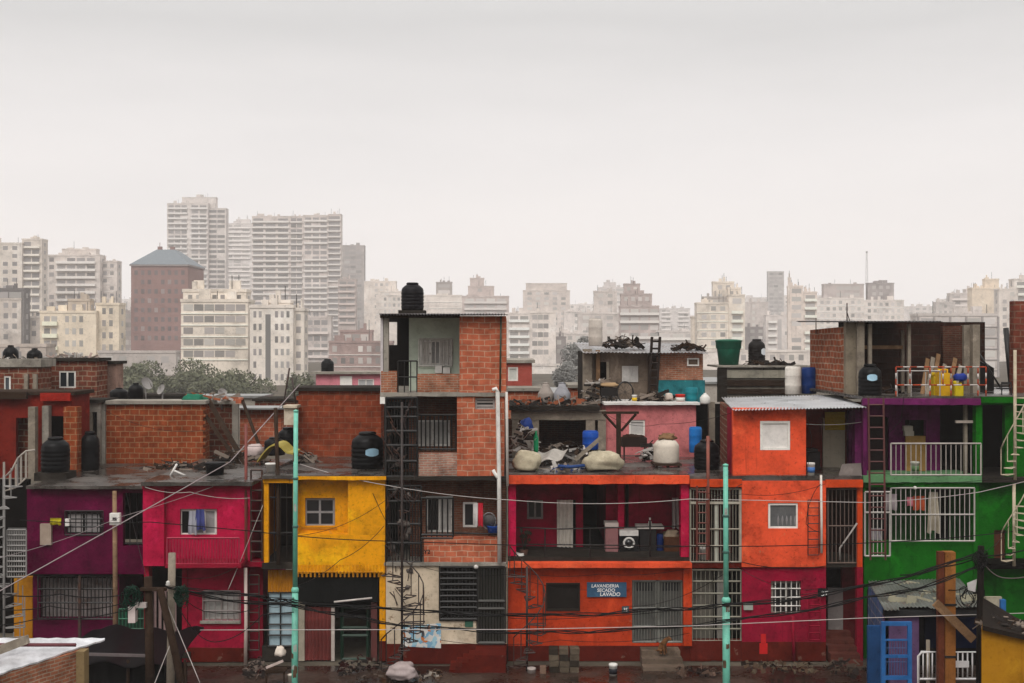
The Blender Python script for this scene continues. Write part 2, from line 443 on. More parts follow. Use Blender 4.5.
BRICKM = brick((0.17, 0.06, 0.035), (0.13, 0.045, 0.027), (0.15, 0.10, 0.07), 0.24, 0.07, 0.011, 0.5)
PURPLE = paint((0.088, 0.0018, 0.028), 0.6, 0.7, chips=0.1, chipcol=(0.11, 0.01, 0.045))
VIOLET = paint((0.115, 0.012, 0.075), 0.6, 0.7)
YELLOW = paint((0.72, 0.30, 0.004), 0.6, 0.7, chips=0.12, chipcol=(0.45, 0.24, 0.06))
OCHRE = paint((0.42, 0.17, 0.01), 0.4)
GREEN = paint((0.005, 0.10, 0.004), 0.6, 0.7)
BASERED = paint((0.085, 0.009, 0.005), 0.5, 0.75, chips=0.3, chipcol=(0.14, 0.07, 0.05))
MINT = paint((0.56, 0.62, 0.51), 0.3)
BEIGE = paint((0.56, 0.46, 0.34), 0.5, 0.8, chips=0.6, chipcol=(0.28, 0.20, 0.13))
PINK = paint((0.55, 0.17, 0.17), 0.6)
REDW = paint((0.16, 0.016, 0.01), 0.6)
TURQ = metal((0.13, 0.44, 0.33), 0.5, 0.0, 0.35, 0.12)
ZINC = metal((0.62, 0.62, 0.63), 0.34, 0.75, 0.3, 0.0)
ZINCD = metal((0.30, 0.30, 0.29), 0.42, 0.6, 0.4, 0.25)
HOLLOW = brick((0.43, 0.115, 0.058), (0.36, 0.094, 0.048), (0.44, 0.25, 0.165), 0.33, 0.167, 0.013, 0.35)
HOLLOWO = brick((0.25, 0.055, 0.018), (0.205, 0.043, 0.015), (0.27, 0.145, 0.075), 0.33, 0.19, 0.016, 0.4)
HOLLOWD = brick((0.25, 0.05, 0.02), (0.20, 0.04, 0.017), (0.23, 0.10, 0.06), 0.36, 0.19, 0.012, 0.45)
HOLLOWR = brick((0.17, 0.05, 0.03), (0.14, 0.042, 0.026), (0.24, 0.17, 0.12), 0.36, 0.2, 0.02, 0.45)
COMMON = brick((0.33, 0.12, 0.065), (0.25, 0.085, 0.045), (0.30, 0.22, 0.16), 0.24, 0.07, 0.011, 0.5)
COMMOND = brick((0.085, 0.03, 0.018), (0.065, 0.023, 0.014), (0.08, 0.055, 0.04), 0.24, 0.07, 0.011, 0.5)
COMMONP = brick((0.36, 0.18, 0.13), (0.30, 0.13, 0.09), (0.33, 0.27, 0.22), 0.24, 0.07, 0.013, 0.5)
WETROOF = wet((0.085, 0.072, 0.062), (0.03, 0.026, 0.023), 0.7)
MUD = wet((0.045, 0.026, 0.018), (0.02, 0.012, 0.009), 0.9)
WOOD = paint((0.20, 0.115, 0.06), 0.5, 0.85, 2.0)
WOODD = paint((0.075, 0.045, 0.03), 0.5, 0.85, 2.0)
WOODG = paint((0.22, 0.185, 0.145), 0.5, 0.85, 2.0)
CABLE = plain((0.012, 0.011, 0.011), 0.5)
CABLEW = plain((0.42, 0.38, 0.36), 0.5)
# ================================================================== setting: ground, street, haze, sky
g = MB(); g.add([(-1400, -180, -0.02), (1400, -180, -0.02), (1400, 1500, -0.02), (-1400, 1500, -0.02)], [(0, 1, 2, 3)])
structure('ground', g, paint((.085, .072, .055), .5, .9, .2))
g = MB(); n = 60
st = []
for j in range(9):
    for i in range(n + 1):
        x = -20 + 40 * i / n; y = 25.2 + 8.2 * j / 8
        st.append((x, y, 0.012 + 0.05 * max(0, mnoise.noise(Vector((x * .6, y * .6, 1)))) + 0.02 * mnoise.noise(Vector((x * 2, y * 2, 4)))+0.012))
g.add(st, [(j * (n + 1) + i, j * (n + 1) + i + 1, (j + 1) * (n + 1) + i + 1, (j + 1) * (n + 1) + i) for j in range(8) for i in range(n)], True)
structure('street', g, wet((0.05, 0.028, 0.019), (0.02, 0.012, 0.009), 0.7))

# haze: one closed box of even density
hz = MB().box(-1450, 1450, -230, 1560, -1.2, 145)
hm = bpy.data.materials.new('haze_air'); hm.use_nodes = True
nt = hm.node_tree; nt.nodes.remove(nt.nodes['Principled BSDF'])
pv = N(nt, 'ShaderNodeVolumePrincipled'); pv.inputs['Color'].default_value = (0.97, 0.935, 0.925, 1)
pv.inputs['Density'].default_value = 0.00044; pv.inputs['Anisotropy'].default_value = 0.0
nt.links.new(pv.outputs[0], nt.nodes['Material Output'].inputs['Volume'])
ho = bpy.data.objects.new('haze', mesh_of(hz, 'haze', Vector((0, 0, 0)))); COL.objects.link(ho)
ho.data.materials.append(hm); ho['kind'] = 'stuff'; ho['label'] = 'pale rainy haze hanging over the whole district'; ho['category'] = 'haze'

# ================================================================== the far city
WINCOUNT = {}
def addwin(root, name, me, loc, mat, stuffmb, w, h):
    """windows as single parts while under the limit"""
    c = WINCOUNT.get(root.name, 0)
    if c < 96:
        o = bpy.data.objects.new(name, me); COL.objects.link(o); o.parent = root; o.location = Vector(loc) - rootloc(root)
        WINCOUNT[root.name] = c + 1
    else:
        stuffmb.box(loc[0] - w / 2, loc[0] + w / 2, loc[1] - .04, loc[1] + .04, loc[2], loc[2] + h)

def facade(root, x0, x1, ztop, zbot, Y, fh, segs, wmat, bmat, stuff, first=0):
    nf = int((ztop - zbot) / fh)
    for (f0, f1, kind, n, *opt) in segs:
        sx0, sx1 = x0 + (x1 - x0) * f0, x0 + (x1 - x0) * f1
        sw = sx1 - sx0
        if kind in ('w', 'r', 'b', 'B'):
            wf = {'w': 0.52, 'r': 0.9, 'b': 0.8, 'B': 0.86}[kind]; hf = {'w': 0.5, 'r': 0.55, 'b': 0.62, 'B': 0.66}[kind]
            w, h = sw / n * wf, fh * hf
            me = mesh_of(MB().box(-w / 2, w / 2, -.04, .04, 0, h), 'window', Vector((0, 0, 0))); me.materials.append(wmat)
            if kind in 'bB':
                pd = 1.0
                bm_ = MB().box(-sw / 2, sw / 2, -pd, -0.05, -0.12, 0.0)
                bm_.box(-sw / 2, sw / 2, -pd, -pd + 0.1, 0.0, fh * (0.3 if kind == 'b' else 0.22))
                bm_.box(-sw / 2, -sw / 2 + .1, -pd + .1, -0.05, 0.0, fh * 0.3); bm_.box(sw / 2 - .1, sw / 2, -pd + .1, -0.05, 0.0, fh * 0.3)
                bme = mesh_of(bm_, 'balcony', Vector((0, 0, 0))); bme.materials.append(bmat)
            for k in range(first, nf):
                zf = ztop - (k + 1) * fh
                for i in range(n):
                    if R.random() < .06: continue
                    addwin(root, 'window', me, (sx0 + sw * (i + .5) / n, Y, zf + fh * (0.25 if kind in 'wr' else 0.12)), wmat, stuff, w, h)
                if kind in 'bB' and R.random() > .07:
                    o = bpy.data.objects.new('balcony', bme); COL.objects.link(o); o.parent = root
                    o.location = Vector(((sx0 + sx1) / 2, Y, zf)) - rootloc(root)
        elif kind == 's':      # dark stair strip
            part('window_strip', MB().box(sx0, sx1, Y - .05, Y + .05, zbot + 1, ztop - fh * .5), wmat, root)
        elif kind == 'l':      # thin string courses
            m_ = MB()
            for k in range(first, nf): m_.box(sx0, sx1, Y - .18, Y + .02, ztop - (k + 1) * fh - .12, ztop - (k + 1) * fh + .12)
            part('string_course', m_, bmat, root)
        elif kind == 'p':      # vertical piers
            m_ = MB()
            for i in range(n + 1):
                xx = sx0 + sw * i / n; m_.box(xx - .25, xx + .25, Y - .3, Y + .02, zbot, ztop - .2)
            part('pier', m_, bmat, root)

def building(label, Y, blocks, cat='apartment block', name='apartment_building', wall=(0.6, 0.56, 0.5), win=None, bal=None, fh=2.9, seed=1, vis=385, top=True, side=True, near=False):
    """blocks: (px0, px1, py_top, dY, depth, segs[, wallcol])"""
    rr = random.Random(seed); Y *= 1.0 if near else 1.6; fh *= 1.0 if near else 1.25
    px0 = min(b[0] for b in blocks); px1 = max(b[1] for b in blocks)
    root = thing(name, label, cat, (X((px0 + px1) / 2, Y), Y, 0))
    g_ = sum(wall) / 3; wall = tuple(1.26 * k_ * (g_ + (c - g_) * .85) for c, k_ in zip(wall, (1.03, .985, .955))); q_ = min(1, .74 / max(wall)); wall = tuple(c * q_ for c in wall)  # walls lightened, part of the distance haze put into their colour
    win = win or cityglass(); bal = bal or paint(tuple(min(.8, c * 1.25) for c in wall), 0.15)
    stuff = MB()
    for b in blocks:
        a0, a1, pt, dY, dep, segs = b[:6]; yy = Y + dY; dep *= .42
        wcol = b[6] if len(b) > 6 else wall
        wm = paint(wcol, 0.42, 0.85, 0.14)
        x0, x1 = X(a0, yy), X(a1, yy); zt = Z(pt, yy); zb = max(0, Z(vis, yy))
        part('wall', MB().box(x0, x1, yy, yy + dep, 0, zt), wm, root)
        # parapet and coping
        part('parapet', MB().box(x0 - .15, x1 + .15, yy - .15, yy + .25, zt + .003, zt + .7).box(x0 - .15, x0 + .2, yy + .25, yy + dep, zt + .003, zt + .7).box(x1 - .2, x1 + .15, yy + .25, yy + dep, zt + .003, zt + .7), wm, root)
        facade(root, x0, x1, zt, zb, yy, fh, segs, win, bal, stuff)
        if side and segs:
            # windows on the flank that the street side shows
            sx = x1 if (x0 + x1) < 0 else x0
            n = 1; w = 1.6; h = fh * .45
            me = mesh_of(MB().box(-.04, .04, -w / 2, w / 2, 0, h), 'window', Vector((0, 0, 0))); me.materials.append(win)
            for k in range(int((zt - zb) / fh)):
                for i in range(n):
                    if WINCOUNT.get(root.name, 0) < 96:
                        o = bpy.data.objects.new('window', me); COL.objects.link(o); o.parent = root
                        o.location = Vector((sx, yy + dep * .5, zt - (k + 1) * fh + fh * .25)) - rootloc(root); WINCOUNT[root.name] = WINCOUNT.get(root.name, 0) + 1
        if top:
            w_ = x1 - x0
            for q in range(rr.randint(2, 4)):
                m_ = MB()
                cx = x0 + w_ * rr.uniform(.15, .8); ww = w_ * rr.uniform(.06, .18); hh = rr.uniform(1.2, 3.0)
                m_.box(cx - ww / 2, cx + ww / 2, yy + dep * .1 + q * .9, yy + dep * .1 + q * .9 + .8, zt, zt + hh)
                part('roof_hut', m_, wm, root)
            for q in range(rr.randint(1, 3)):
                m_ = MB()
                cx = x0 + w_ * rr.uniform(.1, .9); m_.bar((cx, yy + 1 + q * .7, zt), (cx, yy + 1 + q * .7, zt + rr.uniform(2, 4.5)), .12)
                part('antenna', m_, BLACKM, root)
    if stuff.v: part('window', stuff, win, root, kind='stuff')
    return root

G1 = cityglass((0.19, 0.175, 0.17), (0.4, .38, .36), 0.75)  # far window tones, here and below, paled to carry haze in the colour
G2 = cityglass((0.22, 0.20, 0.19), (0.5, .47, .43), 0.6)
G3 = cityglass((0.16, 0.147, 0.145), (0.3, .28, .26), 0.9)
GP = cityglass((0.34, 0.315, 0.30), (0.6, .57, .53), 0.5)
building('grey tower with dark vertical window strips at the left edge of the photo', 330,
         [(-30, 22, 244, 0, 18, [(.05, .95, 'w', 5)]), (22, 42, 240, 2, 16, [(.05, .9, 'B', 2)])], wall=(0.52, 0.48, 0.43), win=G3, seed=3, vis=335)
building('low grey building with a bulging roof storey in front of the far left tower', 250,
         [(-20, 21, 300, 0, 14, [(.1, .95, 'w', 4)]), (-20, 24, 290, 0.5, 12, [(.05, .95, 'r', 3)], (0.16, .145, .14)), (20, 40, 318, 6, 10, [(.1, .9, 'w', 2)])], wall=(0.42, 0.38, 0.34), win=G1, seed=4, vis=345)
building('white and grey slab block with long balcony rows standing left of the brown hotel', 350,
         [(48, 100, 256, 0, 20, [(.02, .12, 'r', 1), (.16, .92, 'b', 4)]), (100, 117, 262, 4, 16, [(.1, .9, 'w', 2), (.2, .8, 'l', 1)]), (62, 96, 250, 5, 12, [])], wall=(0.50, 0.46, 0.43), bal=paint((0.74, .70, .66), .15), win=G3, seed=5, vis=320)
building('cream corner block with small balconies below the white slab block', 215,
         [(40, 96, 313, 0, 14, [(.06, .32, 'b', 2), (.42, .8, 'w', 3)]), (96, 119, 305, 2, 14, [(.2, .8, 'w', 2)]), (68, 90, 301, 3, 8, [(.1, .9, 'w', 2)], (.5, .42, .34))], wall=(0.66, 0.58, 0.45), win=G2, seed=6, vis=365)
building('low dark grey block squeezed beside the brown hotel', 300, [(117, 136, 312, 0, 14, [(.1, .9, 'r', 3)])], wall=(0.30, 0.27, 0.26), win=G2, seed=7, vis=360)

# brown hotel with a slate hip roof
Yh = 470; h = thing('brick_tower', 'brown brick tower block with blue slate hipped roof', 'tower block', (X(168, Yh), Yh, 0))
bm_ = paint((0.25, 0.145, 0.13), .25, .85, .12)
x0, x1 = X(131, Yh), X(188, Yh); zt = Z(266, Yh); dp = 24
part('wall', MB().box(x0, x1, Yh, Yh + dp, 0, zt), bm_, h)
part('cornice', MB().box(x0 - .5, x1 + .5, Yh - .5, Yh + dp + .5, zt + .003, zt + .6), paint((0.30, .25, .24), .2, .8, .2), h)
e = .6; zr = Z(248, Yh); inx = 8
part('roof', MB().hexa([(x0 - e, Yh - e, zt + .6), (x1 + e, Yh - e, zt + .6), (x1 + e, Yh + dp + e, zt + .6), (x0 - e, Yh + dp + e, zt + .6),
     (x0 + inx, Yh + inx, zr), (x1 - inx, Yh + inx, zr), (x1 - inx, Yh + dp - inx, zr), (x0 + inx, Yh + dp - inx, zr)]), metal((0.13, 0.155, 0.175), .6, 0, .3), h)
part('chimney', MB().box(x0 + 8.2, x0 + 9.8, Yh + 8.5, Yh + 10, zr - .1, zr + 1.3), bm_, h)
part('chimney', MB().box(x1 - 9.8, x1 - 8.2, Yh + 8.5, Yh + 10, zr - .1, zr + 1.2), bm_, h)
part('antenna', MB().bar((x0 + 9, Yh + 9, zr + 1.3), (x0 + 9, Yh + 9, zr + 3), .2), bm_, h)
sb = MB(); facade(h, x0, x1, zt - .8, Z(352, Yh), Yh, 3.8, [(.03, .97, 'w', 8)], cityglass((0.08, .06, .06), (.3, .24, .23), .85), bm_, sb)
if sb.v: part('window', sb, G1, h, kind='stuff')

building('tall slim grid tower with a stepped top, highest of the left cluster', 520,
         [(167, 208, 204, 0, 20, [(.02, .5, 'b', 3), (.58, .98, 'b', 2)]), (208, 226, 209, 3, 18, [(.05, .95, 'r', 2)]), (182, 216, 198, 5, 12, [])], wall=(0.48, 0.45, 0.43), bal=paint((.7, .67, .64), .1), win=G3, seed=8, vis=310, fh=2.9)
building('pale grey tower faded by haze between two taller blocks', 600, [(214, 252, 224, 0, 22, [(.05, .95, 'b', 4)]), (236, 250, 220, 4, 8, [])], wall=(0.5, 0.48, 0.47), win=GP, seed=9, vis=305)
building('huge wide apartment slab with many balcony rows and blank grey top storey', 470,
         [(252, 290, 217, 0, 20, [(.0, .98, 'b', 3)]), (290, 303, 217, 0.6, 18, [(.05, .95, 'B', 2)]), (303, 328, 216, 0.2, 20, [(.05, .98, 'b', 3)]), (328, 341, 215, 1.2, 16, [(.0, .98, 'B', 1)])], wall=(0.50, 0.455, 0.43), bal=paint((.70, .66, .62), .12), win=G3, seed=10, vis=345)
building('dark grey slab tower right of the huge balcony slab', 560, [(342, 364, 246, 0, 22, [(.1, .9, 'r', 3)])], wall=(0.27, 0.25, 0.245), win=G1, seed=11, vis=325)
building('brown stepped block tucked below the dark slab tower', 420, [(338, 356, 280, 0, 14, [(.05, .95, 'b', 2)])], wall=(0.36, 0.31, 0.29), win=G1, seed=12, vis=325)
building('wide white apartment block with dark roof line above the green trees', 260,
         [(181, 248, 302, 0, 16, [(.03, .97, 'r', 6), (0, 1, 'l', 1)]), (183, 246, 292, 3, 12, [(.05, .95, 'w', 7)])], wall=(0.70, 0.645, 0.56), win=G2, seed=13, near=True, vis=368, fh=2.6)
building('tall white apartment block with paired window columns, right of the trees', 248,
         [(250, 293, 308, 0, 16, [(.05, .3, 'w', 2), (.36, .48, 's', 1), (.55, .95, 'w', 3)]), (293, 304, 311, 2, 12, [(.1, .9, 'w', 1)]), (262, 290, 303, 3, 8, [])], wall=(0.70, 0.655, 0.59), win=G1, seed=14, near=True, vis=395, fh=2.7)
building('grey narrow block with stacked bay windows behind the white blocks', 330, [(303, 331, 318, 0, 16, [(.1, .9, 'b', 3)])], wall=(0.45, 0.41, 0.39), win=G1, seed=15, vis=372)
building('brown brick block banded in white, left behind the pink house', 230, [(329, 392, 343, 0, 14, [(.02, .98, 'w', 7), (0, 1, 'l', 1)]), (340, 372, 332, 4, 10, [(.1, .9, 'r', 3)])], wall=(0.27, 0.19, 0.175), bal=paint((.66, .62, .58), .12), win=cityglass((.1, .09, .085), (.65, .6, .56), .3), seed=16, vis=378, fh=3.0)
building('cream stepped block seen left of the tower house water tank', 480, [(364, 396, 282, 0, 16, [(.3, .8, 'w', 3)]), (380, 402, 292, -4, 12, [(.1, .9, 'w', 2)])], wall=(0.62, 0.57, 0.52), win=GP, seed=17, vis=330)
building('long cream block with a top terrace behind the tower house roof', 430,
         [(376, 462, 296, 0, 16, [(.08, .5, 'w', 8), (0, 1, 'l', 1)]), (436, 452, 283, 5, 8, [(.1, .9, 'r', 1)], (.35, .31, .29))], wall=(0.62, 0.575, 0.53), win=GP, seed=18, vis=320)
building('brown and cream penthouse block right behind the tower house', 410,
         [(462, 509, 297, 0, 16, [(.05, .95, 'b', 4)]), (468, 494, 287, 4, 10, [(.3, .6, 'w', 1)]), (470, 484, 279, 6, 6, [])], wall=(0.42, 0.36, 0.34), bal=paint((.66, .61, .57), .1), win=GP, seed=19, vis=320)
building('narrow pale block hugging the right edge of the brick tower house', 330, [(505, 532, 314, 0, 14, [(.15, .9, 'b', 2)])], wall=(0.60, 0.555, 0.52), win=G2, seed=20, vis=372)
building('big round-shouldered beige tower block behind the white lattice block', 520, [(523, 570, 291, 0, 20, [(.05, .95, 'w', 5)]), (526, 567, 284, 1, 16, [])], wall=(0.50, 0.445, 0.41), win=GP, seed=21, vis=345, top=False)
building('white lattice front block with three window columns and a dark gable beside it', 300, [(530, 556, 313, 0, 12, [(.08, .72, 'r', 3)]), (552, 566, 338, 1, 10, [(.2, .8, 'w', 1)], (.24, .21, .2))], wall=(0.66, 0.61, 0.565), win=G2, seed=22, vis=362)
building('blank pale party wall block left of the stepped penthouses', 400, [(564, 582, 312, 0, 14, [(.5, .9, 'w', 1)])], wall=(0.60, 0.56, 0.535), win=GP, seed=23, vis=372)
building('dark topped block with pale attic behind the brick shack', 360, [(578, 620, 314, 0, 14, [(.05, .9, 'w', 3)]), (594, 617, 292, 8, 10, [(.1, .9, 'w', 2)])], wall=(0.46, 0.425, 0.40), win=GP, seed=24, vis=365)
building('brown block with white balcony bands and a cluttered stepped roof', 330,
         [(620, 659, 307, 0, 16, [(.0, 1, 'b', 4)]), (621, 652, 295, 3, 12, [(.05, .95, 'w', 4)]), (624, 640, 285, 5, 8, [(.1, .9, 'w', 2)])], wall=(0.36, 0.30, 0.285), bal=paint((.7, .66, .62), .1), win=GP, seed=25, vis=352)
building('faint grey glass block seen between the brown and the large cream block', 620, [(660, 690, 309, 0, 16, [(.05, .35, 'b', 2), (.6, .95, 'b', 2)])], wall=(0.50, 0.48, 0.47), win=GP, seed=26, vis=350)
building('large cream block with terraced left shoulder and a penthouse', 300,
         [(697, 729, 304, 0, 16, [(.08, .95, 'w', 3), (0, 1, 'l', 1)]), (729, 745, 296, -1, 14, [(.15, .85, 'b', 1)]), (692, 742, 318, 6, 10, []), (703, 727, 298, 4, 8, [(.1, .9, 'r', 3)], (.4, .36, .33)), (713, 734, 283, 5, 8, [(.15, .9, 'w', 2)]), (728, 741, 289, 3, 6, [(.1, .9, 'w', 2)])], wall=(0.68, 0.62, 0.535), win=GP, seed=27, vis=368)
building('grey mid block with a dark lower wing and two round bright windows', 420, [(744, 768, 303, 0, 14, [(.3, .5, 'w', 1)]), (745, 768, 328, -20, 12, [(.15, .85, 'w', 2)], (.22, .19, .185))], wall=(0.44, 0.405, 0.385), win=GP, seed=28, vis=348)
building('lone slim grey office tower standing above the centre right skyline', 640, [(768, 784, 272, 0, 12, [(.08, .92, 'r', 3)])], wall=(0.34, 0.33, 0.325), win=G1, seed=29, vis=318, top=False, cat='office tower')
building('pale block with vertical window strip below the slim office tower', 380, [(766, 792, 316, 0, 14, [(.08, .4, 'b', 1), (.45, .6, 's', 1), (.66, .95, 'w', 1)])], wall=(0.53, 0.495, 0.475), win=GP, seed=30, vis=362)
building('beige banded block with a tall chimney pipe at its left corner', 320, [(790, 803, 287, 0, 14, [(.1, .9, 'r', 1)]), (803, 817, 293, .5, 14, [(.1, .95, 'b', 1)]), (788, 791, 279, -.5, 1, [])], wall=(0.58, 0.515, 0.465), win=GP, seed=31, vis=362)
building('wide white classical block with a mansard attic and paired windows', 400,
         [(817, 864, 299, 0, 18, [(.04, .96, 'w', 7), (0, 1, 'l', 1)]), (864, 904, 301, .4, 18, [(.06, .94, 'w', 6), (0, 1, 'l', 1)]), (824, 864, 285, 4, 12, [(.3, .9, 'r', 3)], (.45, .39, .37)), (868, 894, 284, 4, 10, [(.1, .9, 'w', 3)], (.33, .29, .28))], wall=(0.64, 0.60, 0.565), win=GP, seed=32, vis=350)
# lattice mast
Ym = 404 * 1.6; mm = MB(); xm = X(870, Ym); za, zb = Z(284, Ym), Z(251, Ym)
for sx, sy in ((-.6, -.6), (.6, -.6), (.6, .6), (-.6, .6)): mm.bar((xm + sx, Ym + 6 + sy, za), (xm + sx * .4, Ym + 6 + sy * .4, zb), .08)
for k in range(9):
    z_ = za + (zb - za) * k / 9; w_ = .6 * (1 - .6 * k / 9); s_ = 1 if k % 2 else -1
    mm.bar((xm - w_ * s_, Ym + 6 - w_, z_), (xm + w_ * s_, Ym + 6 - w_, z_ + (zb - za) / 9), .06); mm.bar((xm - w_, Ym + 6 - w_, z_), (xm + w_, Ym + 6 - w_, z_), .06)
mm.box(xm - .5, xm + .5, Ym + 5.7, Ym + 6.3, zb - .6, zb + .3)
single('lattice_mast', mm, metal((.30, .27, .26), .6), 'thin lattice antenna mast rising from the white classical block', 'antenna mast')
building('distant low pale block in the gap right of the white classical block', 640, [(904, 938, 307, 0, 16, [(.1, .9, 'w', 4)])], wall=(0.5, 0.475, 0.46), win=GP, seed=33, vis=335)
building('jumbled grey terraces stepping up towards the cream party wall', 420, [(936, 955, 303, 0, 12, [(.1, .9, 'w', 3)]), (950, 972, 294, 5, 12, [(.1, .9, 'b', 2)]), (966, 980, 290, 8, 12, [(.1, .9, 'w', 2)])], wall=(0.46, 0.43, 0.41), win=G2, seed=34, vis=345)
building('tall cream blank party wall block near the right edge', 360, [(972, 1000, 289, 0, 14, []), (985, 999, 280, 2, 8, [])], wall=(0.64, 0.55, 0.43), seed=35, vis=345, side=False)
building('grey white tower cut by the right edge of the photo', 340, [(999, 1018, 290, 0, 14, [(.1, .9, 'w', 2)]), (1014, 1050, 280, 1, 14, [(.05, .95, 'b', 3)])], wall=(0.54, 0.50, 0.46), win=G2, seed=36, vis=345)
building('grey gridded concrete block under scaffolding behind the unfinished brick room', 190, [(918, 998, 316, 0, 14, [(.03, .97, 'r', 5), (0, 1, 'l', 1), (0, 1, 'p', 5)])], wall=(0.46, 0.43, 0.41), bal=paint((.32, .29, .28), .2), win=GP, seed=37, vis=385, fh=2.3)
for (lb, Yx, bl, wl, sd_) in (
    ('narrow pale tower peeping between the two left slab towers', 700, [(236, 256, 236, 0, 14, [(.05, .95, 'b', 2)])], (.5, .47, .46), 61),
    ('faint cream block filling the gap left of the tower house tank', 560, [(392, 420, 300, 0, 12, [(.1, .9, 'w', 4)])], (.6, .56, .53), 62),
    ('faint pale block between the beige tower and the attic block', 680, [(566, 600, 305, 0, 14, [(.1, .9, 'w', 5)])], (.6, .57, .55), 63),
    ('distant stepped block right behind the blank party wall', 640, [(598, 626, 288, 0, 12, [(.1, .9, 'r', 3)]), (604, 616, 283, 2, 8, [])], (.5, .47, .46), 64),
    ('distant pale slab between brown terraced block and cream block', 720, [(655, 700, 316, 0, 12, [(.05, .95, 'w', 7)])], (.58, .55, .53), 65),
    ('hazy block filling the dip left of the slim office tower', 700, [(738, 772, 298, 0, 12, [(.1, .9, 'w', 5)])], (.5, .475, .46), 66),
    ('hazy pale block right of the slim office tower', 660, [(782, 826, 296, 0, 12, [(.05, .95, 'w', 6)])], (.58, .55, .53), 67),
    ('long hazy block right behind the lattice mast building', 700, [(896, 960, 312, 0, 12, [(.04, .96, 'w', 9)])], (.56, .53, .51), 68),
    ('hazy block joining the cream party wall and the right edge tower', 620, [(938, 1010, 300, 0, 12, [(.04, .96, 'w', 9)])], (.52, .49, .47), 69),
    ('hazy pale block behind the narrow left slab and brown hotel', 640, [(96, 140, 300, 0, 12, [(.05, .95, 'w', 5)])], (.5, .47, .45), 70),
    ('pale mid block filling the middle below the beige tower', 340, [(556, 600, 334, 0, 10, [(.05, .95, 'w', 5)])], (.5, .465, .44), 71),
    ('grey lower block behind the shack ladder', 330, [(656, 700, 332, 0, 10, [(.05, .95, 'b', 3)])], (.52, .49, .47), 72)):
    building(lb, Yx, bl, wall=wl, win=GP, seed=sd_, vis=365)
building('low white wall building behind the grey tanks, centre', 210, [(508, 606, 366, 0, 12, [(.1, .95, 'w', 6)])], wall=(0.60, 0.565, 0.53), win=GP, seed=38, vis=395, top=False)
building('low pale building seen under the two roof tanks right of the brick shack', 240, [(690, 812, 352, 0, 12, [(.4, .95, 'w', 7)])], wall=(0.56, 0.52, 0.48), win=G2, seed=39, vis=372, top=False)
building('low grey warehouse with dark roof edge at the far left behind the tanks', 150, [(-40, 46, 347, 0, 12, [(.3, .9, 'w', 4)])], wall=(0.40, 0.35, 0.31), win=G1, seed=40, vis=365, top=False)
building('long low grey wall building behind the tree clump', 200, [(98, 176, 353, 0, 10, [(.05, .95, 'w', 5)])], wall=(0.36, 0.33, 0.31), win=GP, seed=41, vis=372, top=False)

# ------------------------------------------------------------------ trees
def tree(label, px, py_top, Y, rx, rz, seed, n=1500, leaf=.32, cols=((0.045, 0.052, 0.022), (0.115, 0.118, 0.06)), group=None, base=0.0):
    if Y > 110: Y *= 1.5; rx *= 2.2; rz *= 2.0; n = int(n * 4.2); leaf *= .8
    rr = random.Random(seed); c = P(px, py_top, Y); cz = c.z - rz
    root = thing('tree', label, 'tree', (c.x, Y, base), group)
    t = MB(); t.tube([(c.x, Y, base), (c.x + .1, Y, (base + cz) / 2), (c.x, Y, cz)], .28, 8, .14)
    for k in range(7):
        a = k * 2.4; t.tube([(c.x, Y, base + (cz - base) * (.55 + .06 * k)), (c.x + math.cos(a) * rx * .6, Y + math.sin(a) * rx * .6, cz + rz * rr.uniform(-.2, .6))], .1, 6, .03)
    part('trunk', t, WOODD, root)
    m_ = MB(); cl = []
    for k in range(16):
        while True:
            d = Vector((rr.uniform(-1, 1), rr.uniform(-1, 1), rr.uniform(-.75, 1)))
            if d.length < 1: break
        cl.append((d.x * rx * .72, d.y * rx * .72, d.z * rz * .74, rr.uniform(.26, .48)))
    for k in range(n):
        q = rr.choice(cl); d = Vector((rr.gauss(0, 1), rr.gauss(0, 1), rr.gauss(0, 1))).normalized() * rr.uniform(.55, 1.05) * q[3]
        p = Vector((c.x + q[0] + d.x * rx, Y + q[1] + d.y * rx, cz + q[2] + d.z * rz))
        a = Vector((rr.gauss(0, 1), rr.gauss(0, 1), rr.gauss(0, 1))).normalized(); b = a.orthogonal().normalized(); w = leaf * rr.uniform(.6, 1.3)
        m_.add([p - a * w, p + b * w * .55, p + a * w, p - b * w * .55], [(0, 1, 2, 3)])
    part('crown', m_, leafmat(*cols), root)
    return root
tg = 'trees below the white apartment blocks'
tree('grey green tree at the left end of the clump, beside the brick house', 124, 360, 130, 2.6, 2.2, 1, 1700, group=tg)
tree('low spreading tree between the two tallest trees, below the brown hotel', 150, 362, 126, 3.0, 2.3, 2, 1900, group=tg)
tree('broad tall tree in the middle of the clump', 184, 359, 132, 3.3, 2.6, 3, 2200, group=tg)
tree('rounded tree under the wide white apartment block', 215, 361, 127, 2.9, 2.4, 4, 1900, group=tg)
tree('smallest rounded tree at the right end of the clump', 244, 365, 130, 2.3, 2.2, 5, 1500, group=tg)
tree('small hazy tree left of the pink house', 300, 372, 120, 1.4, 1.9, 6, 800)
tree('dark hazy tree standing left of the brick shack roof', 581, 336, 140, 1.6, 2.0, 7, 900, .3, ((.12, .12, .11), (.2, .195, .18)))  # this tree and the next: leaves greyed, haze put into the colour
tree('low dark tree in front of the low white wall building', 566, 358, 130, 1.4, 1.7, 8, 800, .3, ((.12, .12, .11), (.2, .195, .18)))
tree('small pale bush tree beside the brick shack and green tank', 700, 366, 80, 1.3, 1.9, 9, 1100, .22, ((.09, .10, .07), (.16, .16, .12)))
# ================================================================== the painted row houses
def gp(Y): return CY + CZ * F / Y          # pixel row of the ground at depth Y

